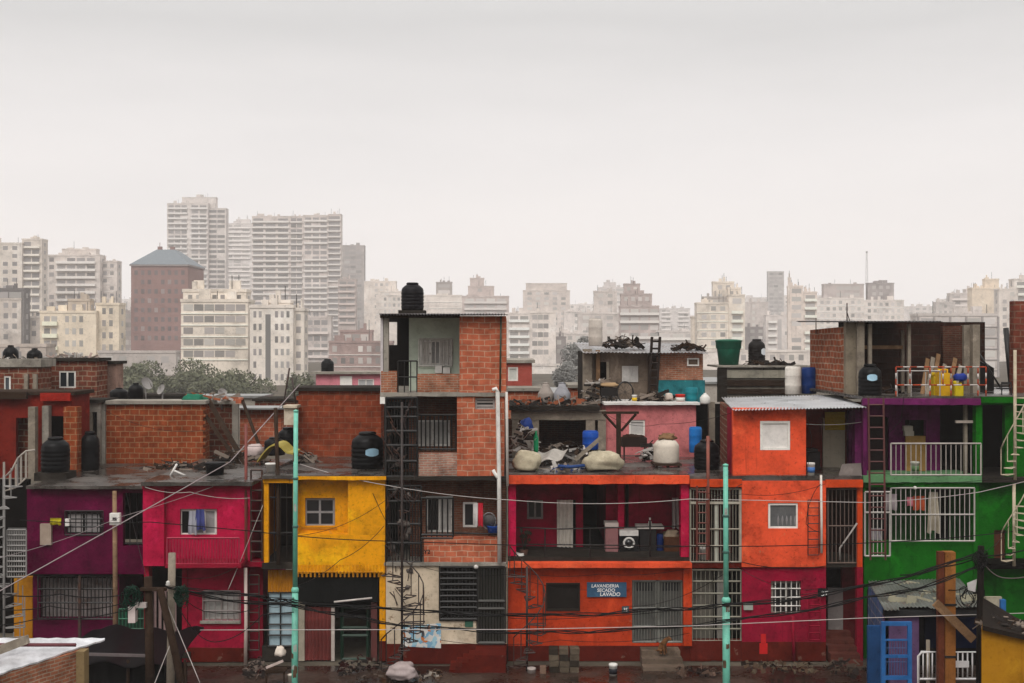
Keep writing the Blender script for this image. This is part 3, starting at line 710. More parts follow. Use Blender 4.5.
def window(root, px0, py0, px1, py1, Y, panes=2, frame=WHITEM, t=3.0, glassm=GLASS, rows=1, grille=0, gmat=None, gh=(0, .5, 1), sill=None, name='window', curtain=None, fw=.06, out=.1):
    """framed window: frame > pane, each pane; optional burglar grille"""
    w = MB(); s = Y / F
    xs0, xs1, zs0, zs1 = X(px0, Y), X(px1, Y), Z(py1, Y), Z(py0, Y)
    w.box(xs0, xs1, Y - .03, Y + .05, zs1 - fw, zs1).box(xs0, xs1, Y - .03, Y + .05, zs0, zs0 + fw)
    w.box(xs0, xs0 + fw, Y - .03, Y + .05, zs0 + fw, zs1 - fw).box(xs1 - fw, xs1, Y - .03, Y + .05, zs0 + fw, zs1 - fw)
    for k in range(1, panes):
        xc = xs0 + (xs1 - xs0) * k / panes; w.box(xc - fw / 2, xc + fw / 2, Y - .025, Y + .045, zs0 + fw, zs1 - fw)
    for k in range(1, rows):
        zc = zs0 + (zs1 - zs0) * k / rows; w.box(xs0 + fw, xs1 - fw, Y - .02, Y + .04, zc - fw / 2, zc + fw / 2)
    o = part(name, w, frame, root)
    for k in range(panes):
        a = xs0 + (xs1 - xs0) * k / panes + fw * .3; b = xs0 + (xs1 - xs0) * (k + 1) / panes - fw * .3
        part('pane', MB().box(a, b, Y + .012, Y + .02, zs0 + fw * .5, zs1 - fw * .5), glassm if not isinstance(glassm, (list, tuple)) else glassm[k % len(glassm)], o)
    if sill: part('sill', MB().box(xs0 - .08, xs1 + .08, Y - .16, Y - .032, zs0 - .07, zs0), sill, o)
    if grille: part('grille', MB().grille(px0 - 1, py0 - 1, px1 + 1, py1 + 1, Y - out, grille, gh, .022, .03), gmat or BLACKM, o)
    return o

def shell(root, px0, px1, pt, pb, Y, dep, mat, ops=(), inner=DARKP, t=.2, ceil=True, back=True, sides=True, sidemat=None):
    """one storey: front wall with openings, flanks, back wall and ceiling slab"""
    part('wall', MB().wall(px0, pt, px1, pb, Y, t, ops), mat, root)
    x0, x1, z0, z1 = X(px0, Y), X(px1, Y), Z(pb, Y), Z(pt, Y)
    if sides:
        part('side_wall', MB().box(x0 + .003, x0 + .15, Y + t, Y + dep, z0, z1 - .004), sidemat or mat, root)
        part('side_wall', MB().box(x1 - .15, x1 - .003, Y + t, Y + dep, z0, z1 - .004), sidemat or mat, root)
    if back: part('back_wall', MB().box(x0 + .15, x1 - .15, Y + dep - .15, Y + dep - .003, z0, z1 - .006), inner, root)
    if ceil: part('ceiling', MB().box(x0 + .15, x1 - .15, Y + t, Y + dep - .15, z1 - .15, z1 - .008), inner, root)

def slab(root, px0, px1, pt, pb, Y, dep, mat, name='floor_slab'):
    return part(name, MB().rg(px0, pt, px1, pb, Y, dep), mat, root)

def house(label, px, Y, name='painted_house', cat='house', group=None, z=0.0):
    return thing(name, label, cat, (X(px, Y), Y, z), group)

# ------------------------------------------------------------------ B purple house
Y = 34.3; hb = house('dark purple two storey house with a white barred window at the left', 86, Y)
shell(hb, 27, 145, 489, 574, Y, 6.2, PURPLE, [(66, 512, 102, 534), (123, 493, 144, 546)])
shell(hb, 33, 119, 574, gp(Y), Y + .25, 5.5, PURPLE, [(40, 577, 113, 618)], sides=True)
part('roof', MB().rg(26, 486, 146, 489, Y - .25, 6.4), WETROOF, hb)
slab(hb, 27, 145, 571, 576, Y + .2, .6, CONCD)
window(hb, 66, 512, 102, 534, Y + .13, 2, BLACKM, glassm=[plain((.40, .37, .36), .5), plain((.30, .28, .28), .4)], grille=7, gh=(0, .33, .66, 1), out=.13)
sh = MB(); 
sh.corr(P(41, 617, Y + .55), P(112, 617, Y + .55), P(41, 578, Y + .55), 16, .03)
part('shutter', sh, metal((0.30, 0.26, 0.25), .5, 0, .6, .35), hb)
part('grille', MB().grille(38, 576, 114, 619, Y + .1, 20, (0, .3, .62, 1), .022, .035), BLACKM, hb)
part('grille', MB().grille(123, 493, 144, 546, Y + .1, 3, (.95,), .02), BLACKM, hb)
part('beam', MB().rg(78, 576, 80.5, 650, Y - .05, .08), RUSTM, hb)
part('meter_panel', MB().bp(40, 524, 51, 545, Y - .1, .1), plain((.36, .28, .22), .6), hb)
part('porch_wall', MB().bp(119, 612, 145, gp(Y + 2.5), Y + 2.5, .2), DARKP, hb)
part('porch_wall', MB().bp(119, 574, 145, 612, Y + 2.5, .2), DARKP, hb)
gt = part('gate', MB().grille(119, 609, 144, gp(Y), Y + .1, 7, (0, .2, .4, .6, .8, 1), .03), metal((.01, .10, .05), .5), hb)
part('panel', MB().bp(119.5, 609, 143.5, gp(Y) - 1, Y + .14, .03), metal((.008, .07, .035), .5), gt)
part('floor_slab', MB().rg(118, gp(Y) - 6, 190, gp(Y), Y - .5, 1.6), CONCD, hb)
part('yellow_wall', MB().bp(14, 577, 32.5, gp(Y), Y + .6, .2), OCHRE, hb)
part('wall_light', MB().bp(65, 519, 69, 526, Y - .12, .1), WHITEM, hb)

part('gap_shade_panel', MB().bp(-70, 480, 27, gp(Y + 3), Y + 3, .3), DARKP, hb)  # dark panel added to stand for the shaded gap
# ------------------------------------------------------------------ C crimson house
Y = 33.9; hc = house('crimson red house with laundry at its window and red balcony bars', 196, Y)
shell(hc, 143, 250, 486, 566, Y, 6.2, CRIMSON, [(180, 509, 217, 535)])
part('pier', MB().bp(143, 489, 164, 566, Y - .22, .22), CRIMSON, hc)
part('roof', MB().rg(141, 482, 252, 486, Y - .45, 6.6), WETROOF, hc)
part('fascia', MB().rg(142, 486, 250, 489, Y - .3, .1), CRIMSOND, hc)
window(hc, 180, 509, 217, 535, Y + .13, 3, WHITEP, glassm=[plain((.02, .02, .02), .3), plain((.20, .20, .21), .5), plain((.28, .27, .27), .5)], sill=CRIMSON)
rl = part('railing', MB().grille(167, 538, 239, 564, Y - .75, 24, (0, 1), .022, .035), metal((.30, .01, .04), .5), hc)
slab(hc, 165, 241, 564, 568, Y - .85, .85, CRIMSOND, 'balcony_slab')
shell(hc, 187, 247, 566, gp(Y) - 14, Y + .02, 5.8, CRIMSON_SHADED, [(204, 592, 239, 620)])
part('plinth', MB().rg(187, gp(Y) - 14, 247, gp(Y), Y - .02, .3), BASERED, hc)
window(hc, 204, 592, 239, 620, Y + .1, 2, plain((.28, .25, .23), .6), glassm=[plain((.30, .29, .27), .5), plain((.36, .34, .32), .5)], grille=6, gmat=metal((.2, .17, .16), .5), gh=(0, .33, .66, 1), sill=CONC)
for px in (146, 184): part('pier', MB().bp(px - 2, 566, px + 3, gp(Y), Y - .05, .3), CRIMSOND, hc)
part('porch_wall', MB().bp(143, 566, 187, gp(Y + 1.8), Y + 1.8, .2), DARKP, hc)
part('gate', MB().grille(150, 590, 175, gp(Y) - 12, Y + .3, 5, (0, 1), .06, .06), plain((.35, .24, .23), .6), hc)
# narrow strip between crimson and yellow house
part('stair_wall', MB().wall(247, 567, 263, gp(Y + .4), Y + .4, .2, []), CRIMSOND, hc)
part('stair_wall', MB().bp(250, 487, 263, 567, Y + 2.2, .2), DARKP, hc)
part('ladder', MB().grille(251, 470, 262, 562, Y - .1, 1, tuple(k / 9 for k in range(10)), .03, .04), RUSTM, hc)
part('ladder', MB().grille(249, 575, 259, 650, Y - .1, 1, tuple(k / 8 for k in range(9)), .025, .03), RUSTM, hc)
part('floor_slab', MB().rg(248, 562, 264, 567, Y - .2, .6), CRIMSOND, hc)
part('drain_pipe', MB().tube([P(245.5, 568, 33.6), P(246, 620, 33.6), P(245.5, gp(33.6), 33.6)], .05, 8), plain((.55, .45, .40), .5), hc)

# ------------------------------------------------------------------ D yellow house
Y = 34.0; hd = house('bright yellow house over a dark workshop front with a red corrugated door', 324, Y)
shell(hd, 297, 385, 479, 567, Y, 5.0, YELLOW, [(305, 498, 335, 526)])
part('bay_wall', MB().bp(348, 479, 385, 535, Y - .35, .35), YELLOW, hd)
part('bay_wall', MB().bp(297, 535, 385, 567, Y - .35, .35), YELLOW, hd)
part('roof', MB().rg(262, 475.5, 386, 479, Y - .5, 5.4), WETROOF, hd)
part('fascia', MB().rg(263, 478, 296.5, 483, Y - .4, .12), YELLOW, hd)
part('fascia', MB().rg(297, 476.5, 386, 480, Y - .55, .05), YELLOW, hd)
window(hd, 305, 498, 335, 526, Y + .13, 2, plain((.26, .25, .25), .5), glassm=GLASS, rows=2, sill=OCHRE, curtain=None)
for px in (264, 293): part('post', MB().bp(px, 483, px + 4.5, 567, Y - .35, .15), YELLOW, hd)
part('back_wall', MB().bp(262, 479, 297, 567, Y + 2.5, .15), DARKP, hd)
part('side_wall', MB().box(X(262.2, Y), X(263.5, Y), Y, Y + 2.5, Z(567, Y), Z(479, Y)), OCHRE, hd)
part('railing', MB().grille(268, 483, 293, 563, Y - .2, 4, (0, .18, .62, 1), .025, .03), BLACKM, hd)
slab(hd, 262, 297, 563, 569, Y - .4, 2.9, CONCD)
part('panel', MB().corr(P(268, 592, Y - .1), P(293, 592, Y - .1), P(268, 570, Y - .1), 8, .02), OCHRE, hd)
dd = part('glazed_door', MB().bp(268, 592, 293, 646, Y, .06), plain((.30, .40, .44), .4), hd)
part('grille', MB().grille(268, 592, 293, 646, Y - .06, 2, (0, .2, .4, .6, .8, 1), .03, .04), BLACKM, dd)
part('plinth', MB().rg(262, 646, 294, gp(Y), Y - .05, .3), CONCD, hd)
part('shopfront_fascia', MB().rg(298, 570, 378, 602, Y - .25, .08), paint((.016, .017, .016), .4, .5), hd)
part('valance', MB().corr(P(297, 573, Y - .38), P(386, 573, Y - .38), P(297, 565, Y - .38), 26, .02, rag=.02), YELLOW, hd)
part('valance_spikes', MB().grille(298, 572, 383, 577, Y - .36, 20, (0,), .04), OCHRE, hd)
part('workshop_back_wall', MB().bp(297, 567, 385, gp(Y + 4.5), Y + 4.5, .15), DARKP, hd)
part('side_wall', MB().box(X(297, Y), X(299, Y), Y + .1, Y + 4.5, 0, Z(567, Y)), CONCD, hd)
part('side_wall', MB().box(X(383, Y), X(385, Y), Y + .1, Y + 4.5, 0, Z(567, Y)), DARKP, hd)
dr = part('corrugated_door', MB().corr(P(305, gp(Y) - 1, Y), P(331, gp(Y) - 1, Y), P(305, 607, Y), 7, .03), metal((.14, .024, .02), .55, 0, .5), hd)
part('door_jamb', MB().bp(298.5, 602, 304.5, gp(Y), Y - .05, .1), plain((.30, .26, .20), .7), hd)
part('door_jamb', MB().bp(331.2, 608, 334.5, gp(Y), Y - .05, .1), plain((.42, .36, .32), .7), hd)
part('shelf_frame', MB().grille(342, 607, 368, gp(Y + .2), Y + .2, 1, (0, .4, .55, 1), .07, .07), metal((.008, .06, .03), .5), hd)
part('counter', MB().bp(335, 618, 372, 626, Y + 1.5, .4), plain((.10, .075, .055), .7), hd)
part('post', MB().bp(371, 596, 377, gp(Y), Y - .1, .15), metal((.09, .018, .015), .6), hd)
part('post', MB().bp(379.5, 567, 385.5, 641, Y - .3, .2), YELLOW, hd)
part('post', MB().bp(379.5, 641, 385.5, gp(Y), Y - .3, .2), BASERED, hd)
part('pipe', MB().tube([P(334, 602, Y - .35), P(372, 598, Y - .35)], .03, 6), plain((.5, .45, .42), .5), hd)

# ------------------------------------------------------------------ E tall brick house
Y = 33.7; he = house('tall four storey bare brick house with open balconies and a white drain pipe', 445, Y, 'brick_house')
G_ = gp(Y)
# top room
part('brick_wall', MB().bp(459.5, 316, 506, 393, Y, .25), HOLLOW, he)
part('side_wall', MB().box(X(506, Y) - .2, X(506, Y) - .004, Y + .25, Y + 5, Z(393, Y), Z(316, Y)), HOLLOW, he)
part('rear_wall', MB().wall(381, 318, 459, 393, Y + 5, .2, [(388, 322, 397, 345)]), DARKP, he)
part('rear_wall', MB().bp(459, 318, 506, 393, Y + 5, .2), HOLLOW, he)
part('mint_wall', MB().wall(409, 316, 459.5, 392, Y + 1.3, .2, [(420, 340, 451, 365)]), MINT, he)
part('mint_wall', MB().box(X(409, Y + 1.3), X(409, Y + 1.3) + .15, Y + 1.5, Y + 5, Z(392, Y), Z(316, Y)), DARKP, he)
window(he, 420, 340, 451, 365, Y + 1.32, 3, WHITEM, glassm=[plain((.55, .52, .48), .5), plain((.30, .29, .28), .4)], grille=8, gmat=WHITEM, gh=(0, 1), sill=None, out=.1)
part('post', MB().bp(383.5, 318, 388.5, 372, Y, .18), CONC, he)
part('corner_post', MB().bp(380.5, 316, 383, 400, Y + .02, .2), plain((.5, .46, .46), .6), he)
part('parapet', MB().rg(381, 371, 397, 393, Y, .18), COMMON, he)
part('parapet', MB().rg(417.5, 374, 459.4, 393, Y, .18), COMMON, he)
part('balcony_gate', MB().grille(398, 361, 417, 393, Y + .05, 3, (0, .5, 1), .022, .03), BLACKM, he)
part('air_conditioner', MB().bp(435, 366, 442, 373, Y + 1.05, .24), WHITEM, he)
part('air_conditioner', MB().bp(443, 367.5, 450, 373.5, Y + 1.05, .24), WHITEM, he)
part('beam', MB().rg(380, 314, 459.4, 317.8, Y - .1, .3), WOODD, he)
rf = part('roof', MB().corr(P(379, 314.2, Y - .35), P(507, 314.2, Y - .35), P(379, 314.2, Y - .35) + Vector((0, 5.8, .12)), 42, .025), metal((.10, .085, .085), .45, .4, .4, .3), he)
part('floor_slab', MB().rg(380, 392.5, 507, 396.5, Y - .06, 5.2), CONC, he)
part('beam', MB().rg(380, 396.5, 385, 404, Y - .05, .3), WHITEP, he)
# third floor
part('brick_wall', MB().wall(457, 396.5, 504, 476, Y, .25, [(475, 397.5, 495, 409.5)]), HOLLOW, he)
window(he, 475, 398, 495, 409.5, Y + .13, 1, plain((.35, .33, .31), .5), glassm=plain((.06, .06, .06), .3), rows=3)
part('side_wall', MB().box(X(504, Y) - .2, X(504, Y) - .004, Y + .25, Y + 5, Z(476, Y), Z(396.5, Y)), HOLLOW, he)
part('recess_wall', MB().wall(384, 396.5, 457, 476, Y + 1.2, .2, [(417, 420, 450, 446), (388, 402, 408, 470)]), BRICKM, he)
part('side_wall', MB().box(X(384, Y), X(385, Y), Y + .02, Y + 5, Z(476, Y), Z(396.5, Y)), DARKP, he)
part('rear_wall', MB().bp(384, 396.5, 504, 476, Y + 5, .2), DARKP, he)
window(he, 417, 420, 450, 446, Y + 1.22, 2, WHITEM, glassm=[plain((.42, .40, .37), .5), plain((.34, .33, .31), .4)])
part('grille', MB().grille(417, 415, 456, 451, Y + .12, 9, (0, .95), .03, .035), BLACKM, he)
part('parapet', MB().rg(418, 453, 457.2, 477, Y + .03, .2), COMMONP, he)
part('grille', MB().grille(386, 398, 417, 477, Y - .02, 11, (0, .12, .24, .42, .6, .8, 1), .024, .06), BLACKM, he)
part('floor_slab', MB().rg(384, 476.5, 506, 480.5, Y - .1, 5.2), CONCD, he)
# second floor
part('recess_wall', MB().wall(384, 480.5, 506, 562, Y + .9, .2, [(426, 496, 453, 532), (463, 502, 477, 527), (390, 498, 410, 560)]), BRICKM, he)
window(he, 426, 496, 453, 532, Y + .92, 2, WHITEM, glassm=[GLASS, plain((.36, .34, .32), .5)], rows=1)
window(he, 463, 502, 477, 527, Y + .92, 1, WHITEM, glassm=GLASS)
part('rear_wall', MB().bp(384, 480.5, 506, 562, Y + 5, .2), DARKP, he)
part('side_wall', MB().box(X(384, Y), X(385, Y), Y + .02, Y + 5, Z(562, Y), Z(480.5, Y)), DARKP, he)
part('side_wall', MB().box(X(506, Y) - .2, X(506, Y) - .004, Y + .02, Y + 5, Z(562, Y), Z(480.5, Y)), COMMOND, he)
part('parapet', MB().rg(424, 537, 501, 563, Y, .2), HOLLOW, he)
text('Y2', .17, P(427, 552, Y) + Vector((0, -.003, 0)), plain((.012, .012, .012)), 'painted_number', he, .002)
part('grille', MB().grille(421, 498, 453, 538, Y + .02, 6, (0, .92, 1), .032, .05), BLACKM, he)
part('grille', MB().grille(387, 486, 421, 562, Y + .02, 12, (0, .05, .2, .5, .75, 1), .024, .05), BLACKM, he)
part('clothes_rail', MB().tube([P(455, 533, Y - .1), P(498, 534, Y - .1)], .025, 6), BLACKM, he)
part('floor_slab', MB().rg(384, 562.5, 506, 566, Y - .08, 5.2), CONC, he)
# ground floor
part('wall', MB().wall(386, 566, 507, 644, Y, .22, [(441, 567, 477, 619), (478, 567, 505, 644)]), BEIGE, he)
part('plinth', MB().wall(386, 644, 507, G_, Y - .02, .24, [(478, 630, 505, 644)]), BASERED, he)
part('rear_wall', MB().bp(386, 566, 507, G_, Y + 4, .2), DARKP, he)
wn = part('window', MB().bp(441, 567, 477, 619, Y + .12, .04), plain((.022, .02, .018), .3), he)
part('grille', MB().grille(440, 567, 477, 619, Y - .04, 10, tuple(k / 9 for k in range(10)), .022, .05), BLACKM, wn)
part('frame', MB().bp(439, 566, 442, 620, Y - .06, .12).bp(439, 618, 477, 621, Y - .06, .1), plain((.025, .022, .02), .5), wn)
dr = part('door', MB().bp(480, 568, 503, 643, Y + .1, .05), plain((.045, .045, .036), .5), he)
part('grille', MB().grille(478, 567, 505, 643, Y, 9, (0, .45, .55, 1), .025, .07), metal((.06, .055, .045), .5), dr)
part('wall_lamp', MB().lathe(P(476, 569, Y - .15), [(.01, 0), (.06, .02), (.07, .08), (.02, .12)], 10), WHITEM, he)
part('painted_mural', MB().prism([(X(403, Y), Y - .03), (X(441, Y), Y - .03), (X(441, Y), Y - .022), (X(403, Y), Y - .022)], [Z(646, Y), Z(648, Y), Z(648, Y), Z(646, Y)], [Z(626, Y), Z(623, Y), Z(623, Y), Z(626, Y)]), mural_mat(), he)
part('poster', MB().bp(465, 620, 473, 627, Y - .03, .02), plain((.03, .09, .06), .5), he)
st = MB()
for k in range(5):
    st.box(X(451 + k * 6.2, Y), X(506, Y), Y - 1.0, Y - .025, k * .105 + .0, (k + 1) * .105)
part('steps', st, BASERED, he)
# plumbing
part('drain_pipe', MB().tube([P(492.5, 390, Y - .18), P(496, 388.5, Y - .18), P(497.5, 392, Y - .18), P(499, 474, Y - .18), P(499.5, 563, Y - .18)], .06, 10), plain((.68, .66, .62), .4), he)
part('drain_pipe', MB().tube([P(493, 470, Y - .2), P(496.5, 476, Y - .18), P(499, 480, Y - .17)], .05, 8), plain((.68, .66, .62), .4), he)
part('drain_pipe', MB().tube([P(506.5, 392, Y - .12), P(507, 430, Y - .12), P(507.5, 486, Y - .12)], .04, 8), plain((.52, .49, .45), .5), he)
part('water_pipe', MB().tube([P(501, 316, Y - .05), P(500.5, 350, Y - .05), P(500, 392, Y - .05)], .025, 6), metal((.03, .07, .03), .5), he)

rr = random.Random(12)
for (xa, xb, ya, yb, nn) in ((386, 416, 400, 474, 26), (387, 421, 484, 560, 30), (391, 412, 560, 600, 8)):
    m = MB(); m2 = MB()
    for k in range(nn):
        a = P(rr.uniform(xa, xb), rr.uniform(ya, yb), Y - rr.uniform(.0, .12)); d = Vector((rr.uniform(-.35, .35), rr.uniform(-.04, .04), rr.uniform(-.6, .6)))
        m.tube([a - d * .5, a + Vector((rr.uniform(-.05, .05), 0, rr.uniform(-.05, .05))), a + d * .5], rr.uniform(.008, .018), 4)
        if k % 4 == 0: m2.blob(a + Vector((0, .12, 0)), rr.uniform(.05, .13), .06, rr.uniform(.06, .18), k, .5, 9, 7)
    part('rusty_bracing', m, RUSTM, he, kind='stuff')
    part('hanging_clutter', m2, plain((.10, .085, .075), .7, .5), he, kind='stuff')
# ------------------------------------------------------------------ F orange laundry house
Y = 34.0; hf = house('orange laundry house with an open crimson upper balcony and orange slab edges', 599, Y)
G_ = gp(Y)
part('roof', MB().rg(508, 474, 689, 479, Y - .1, 6.2), WETROOF, hf)
part('fascia', MB().rg(508, 475.5, 689.5, 484, Y - .2, .1), ORANGE, hf)
part('column', MB().bp(508.5, 484, 516, 556, Y, .3), CRIMSON, hf)
part('column', MB().bp(681, 484, 689, 557, Y, .3), CRIMSON, hf)
Yb = Y + 1.7
part('balcony_wall', MB().wall(508, 476, 690, 552, Yb, .2, [(527, 500, 543, 519), (557, 500, 576, 552), (583, 480, 606, 552)]), CRIMSON_SHADED, hf)
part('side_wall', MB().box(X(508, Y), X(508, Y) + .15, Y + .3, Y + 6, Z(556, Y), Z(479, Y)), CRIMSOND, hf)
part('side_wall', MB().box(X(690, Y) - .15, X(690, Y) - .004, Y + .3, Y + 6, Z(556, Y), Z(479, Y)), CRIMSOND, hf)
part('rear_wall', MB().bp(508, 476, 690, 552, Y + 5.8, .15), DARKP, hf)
part('inner_wall', MB().box(X(606.5, Yb), X(606.5, Yb) + .12, Yb + .2, Y + 5.8, Z(556, Y), Z(479, Y)), CRIMSOND, hf)
part('arch_wall', MB().bp(618, 484, 624, 552, Yb - .5, .5), CRIMSON, hf)
part('pipe', MB().tube([P(627, 484, Yb - .06), P(627, 527, Yb - .06)], .05, 8), plain((.05, .012, .015), .5), hf)
window(hf, 527, 500, 543, 519, Yb + .03, 2, plain((.22, .20, .19), .5), glassm=GLASS)
part('curtain', MB().cloth(557, 500, 573, 553, Yb - .05, 4, .05), plain((.66, .60, .53), .8), hf)
part('curtain', MB().cloth(672, 498, 679, 528, Yb - .4, 2, .06), plain((.34, .29, .28), .8), hf)
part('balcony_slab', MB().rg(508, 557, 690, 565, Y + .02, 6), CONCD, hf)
part('fascia', MB().rg(508, 563.5, 692, 568, Y - .35, .4), ORANGE, hf)
part('railing', MB().tube([P(509, 527, Y + .05), P(560, 529, Y + .05), P(681, 526, Y + .05)], .02, 5).tube([P(509, 544, Y + .05), P(681, 546, Y + .05)], .02, 5).bar(P(590, 528, Y + .05), P(590, 558, Y + .05), .03).bar(P(545, 528, Y + .05), P(545, 558, Y + .05), .03).bar(P(650, 520, Y + .05), P(650, 558, Y + .05), .04), BLACKM, hf)
shell(hf, 508, 690, 568, G_ - 15, Y + .05, 5.5, ORANGE_SHADED, [(547, 584, 579, 610), (632, 580, 683, G_ - 18)])
part('plinth', MB().wall(508, G_ - 15, 690, G_, Y + .01, .25, []), BASERED, hf)
part('pier', MB().bp(683.5, 568, 692, G_ - 15, Y - .1, .15), ORANGE_SHADED, hf)
wn = part('window', MB().bp(547, 584, 579, 610, Y + .1, .05), plain((.03, .024, .02), .4), hf)
part('frame', MB().bp(546, 583, 580, 584.5, Y - .0, .1).bp(546, 609.5, 580, 611, Y, .1).bp(546, 584.5, 547.5, 609.5, Y, .1).bp(578.5, 584.5, 580, 609.5, Y, .1), plain((.05, .035, .025), .6), wn)
dr = part('double_door', MB().bp(632, 580, 683, G_ - 18, Y + .22, .05), plain((.10, .10, .092), .5), hf)
for a, b in ((632, 657), (658, 683)):
    g_ = MB().grille(a + 1, 581, b - 1, G_ - 19, Y + .1, 8, (0, .45, .75, 1), .025, .06)
    lf = part('door_leaf', g_, metal((.12, .12, .105), .6, 0, .5, .2), dr)
    part('glass_arch', MB().lathe((0, 0, 0), [(.01, 0), (.3, 0)], 4) if False else MB().prism([(X((a + b) / 2, Y) + .28 * math.cos(t), 0) for t in ()] or [(X(a + 4, Y), Y + .17), (X(b - 4, Y), Y + .17), (X(b - 4, Y), Y + .19), (X(a + 4, Y), Y + .19)], Z(592, Y), Z(582, Y)), GLASS, lf)
sg = part('shop_sign', MB().bp(587, 582.5, 626.5, 597, Y - .0, .05), plain((.035, .085, .15), .5, .3), hf)
wt = plain((.72, .70, .68), .5, .1)
for tx, px_, py_, sz in (('LAVANDERIA', 605, 586, .135), ('SECADO', 606, 590.3, .135), ('LAVADO', 610, 594.4, .15)):
    text(tx, sz, P(px_, py_, Y) + Vector((0, -.004, 0)), wt, 'lettering', sg, .002, shear=.1)
part('house_number_plate', MB().bp(622, 606.5, 629, 612.5, Y - .02, .03), plain((.04, .07, .08), .5), hf)
text('35', .13, P(625.5, 609.5, Y) + Vector((0, -.025, 0)), wt, 'number', hf, .002)
sb = MB()
for k in range(3): sb.box(X(640 - k * .7, Y), X(678 + k * .7, Y), Y - .45 - k * .35, Y - .1 - k * .35 + (0 if k else .1), 0, .42 - k * .14)
part('steps', sb, paint((.13, .095, .07), .55), hf)

# ------------------------------------------------------------------ G orange and crimson house
Y = 34.0; hg = house('orange over crimson three storey house with tall white window grilles', 776, Y)
part('roof', MB().rg(690, 476, 862, 481, Y - .05, 6.2), WETROOF, hg)
part('fascia', MB().rg(690.2, 479.5, 742, 487, Y - .15, .1), ORANGED, hg)
part('fascia', MB().rg(826, 480, 863, 487.5, Y - .15, .1), ORANGED, hg)
part('wall', MB().wall(742, 481, 826, 567, Y - .12, .2, [(768, 503, 798, 528.5)]), ORANGE, hg)
window(hg, 768, 503, 798, 528.5, Y - .06, 1, WHITEP, glassm=plain((.10, .10, .10), .3), sill=None)
part('curtain', MB().cloth(775, 505, 796, 527, Y - .03, 5, .02), plain((.20, .19, .19), .8), hg)
part('grille', MB().grille(690.5, 489, 742, 562, Y - .02, 17, (0, .2, .55, .78, 1), .012, .035), plain((.28, .25, .20), .6), hg)
part('post', MB().bp(714.5, 502, 718.5, 562, Y, .12), plain((.42, .42, .36), .6), hg)
part('frame', MB().bp(691, 502, 742, 504, Y - .06, .1).bp(739.5, 489, 742, 502, Y - .06, .1).bp(739.5, 504, 742, 562, Y - .06, .1), plain((.36, .33, .27), .6), hg)
part('inner_wall', MB().wall(690, 481, 742, 562, Y + 1.6, .15, [(700, 500, 714, 560)]), paint((.10, .025, .02), .5), hg)
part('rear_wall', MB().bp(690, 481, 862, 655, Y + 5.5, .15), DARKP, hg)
part('inner_wall', MB().box(X(742, Y), X(742, Y) + .15, Y + .1, Y + 5.5, 0, Z(481, Y)), DARKP, hg)
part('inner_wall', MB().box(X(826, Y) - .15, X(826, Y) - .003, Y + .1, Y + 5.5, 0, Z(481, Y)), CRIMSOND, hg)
part('floor_slab', MB().rg(690.3, 562.5, 862, 567.2, Y + .1, 5.4), CONCD, hg)
part('fascia', MB().rg(692.5, 562.5, 741.8, 568, Y - .02, .1), BASERED, hg)
part('wall', MB().wall(742, 567.2, 826, G_ - 19, Y - .02, .2, [(771, 581, 801, 613.5)]), CRIMSON_SHADED, hg)
window(hg, 771, 581, 801, 613.5, Y + .13, 2, CONC, glassm=plain((.04, .035, .035), .3), grille=6, gmat=WHITEM, gh=(0, .25, .5, .75, 1), out=.1)
part('plinth', MB().wall(742, G_ - 19, 826, G_, Y - .05, .25, []), BASERED, hg)
part('grille', MB().grille(692, 570, 741, 641, Y + .05, 11, (0, .16, .33, .5, .66, .83, 1), .014, .04), plain((.20, .19, .15), .6), hg)
part('curtain', MB().bp(693, 571, 713, 640, Y + .5, .03), plain((.13, .12, .10), .7), hg)
part('door', MB().bp(717, 571, 727, 640, Y + .3, .04), plain((.20, .19, .17), .6), hg)
part('plinth', MB().rg(690.3, 641, 741.9, G_, Y - .01, .3), BASERED, hg)
part('inner_wall', MB().wall(690.3, 567.3, 742, 655, Y + 1.8, .15, []), DARKP, hg)
# right bay with stair
part('post', MB().bp(857.5, 487, 862.5, 567, Y + .0, .15), ORANGED, hg)
part('inner_wall', MB().bp(826, 487, 862, 565, Y + 1.8, .15), paint((.05, .02, .018), .5), hg)
part('gate', MB().grille(828, 489, 857, 563, Y + .1, 7, (0, .5, 1), .02, .035), plain((.12, .085, .07), .6), hg)
part('handrail', MB().tube([P(840, 560, Y - .1), P(840, 548, Y - .1), P(857, 523, Y - .1)], .03, 6), plain((.3, .27, .25), .6), hg)
part('inner_wall', MB().bp(842, 567.3, 862, G_, Y + 1.3, .15), paint((.12, .012, .014), .5), hg)
part('door', MB().bp(828, 588, 843, 633, Y + 1.2, .06), plain((.22, .19, .18), .6), hg)
part('pier', MB().bp(857, 567.5, 863, G_, Y - .02, .2), CRIMSOND, hg)
st = MB()
for k in range(5): st.box(X(828, Y), X(857, Y), Y - .6 + k * .3, Y - .3 + k * .3, 0, .14 * (k + 1))
part('steps', st, paint((.10, .03, .022), .5), hg)
part('cable_ladder', MB().grille(808, 500, 819, 555, Y - .2, 1, tuple(k / 7 for k in range(8)), .02), BLACKM, hg)
part('cable_ladder', MB().grille(809, 598, 820, 640, Y - .14, 1, tuple(k / 6 for k in range(7)), .03), CRIMSOND, hg)
part('conduit', MB().tube([P(821, 475, Y - .2), P(821.5, 520, Y - .2), P(821.5, 553, Y - .2)], .035, 7), plain((.6, .56, .50), .5), hg)
part('conduit', MB().tube([P(793, 616, Y - .1), P(794, G_, Y - .1)], .05, 7), CRIMSOND, hg)
np_ = part('house_number_plate', MB().bp(818, 588.5, 828, 596.5, Y - .18, .03), plain((.02, .02, .022), .5), hg)
text('37', .2, P(823, 592.5, Y) + Vector((0, -.185, 0)), wt, 'number', np_, .002)
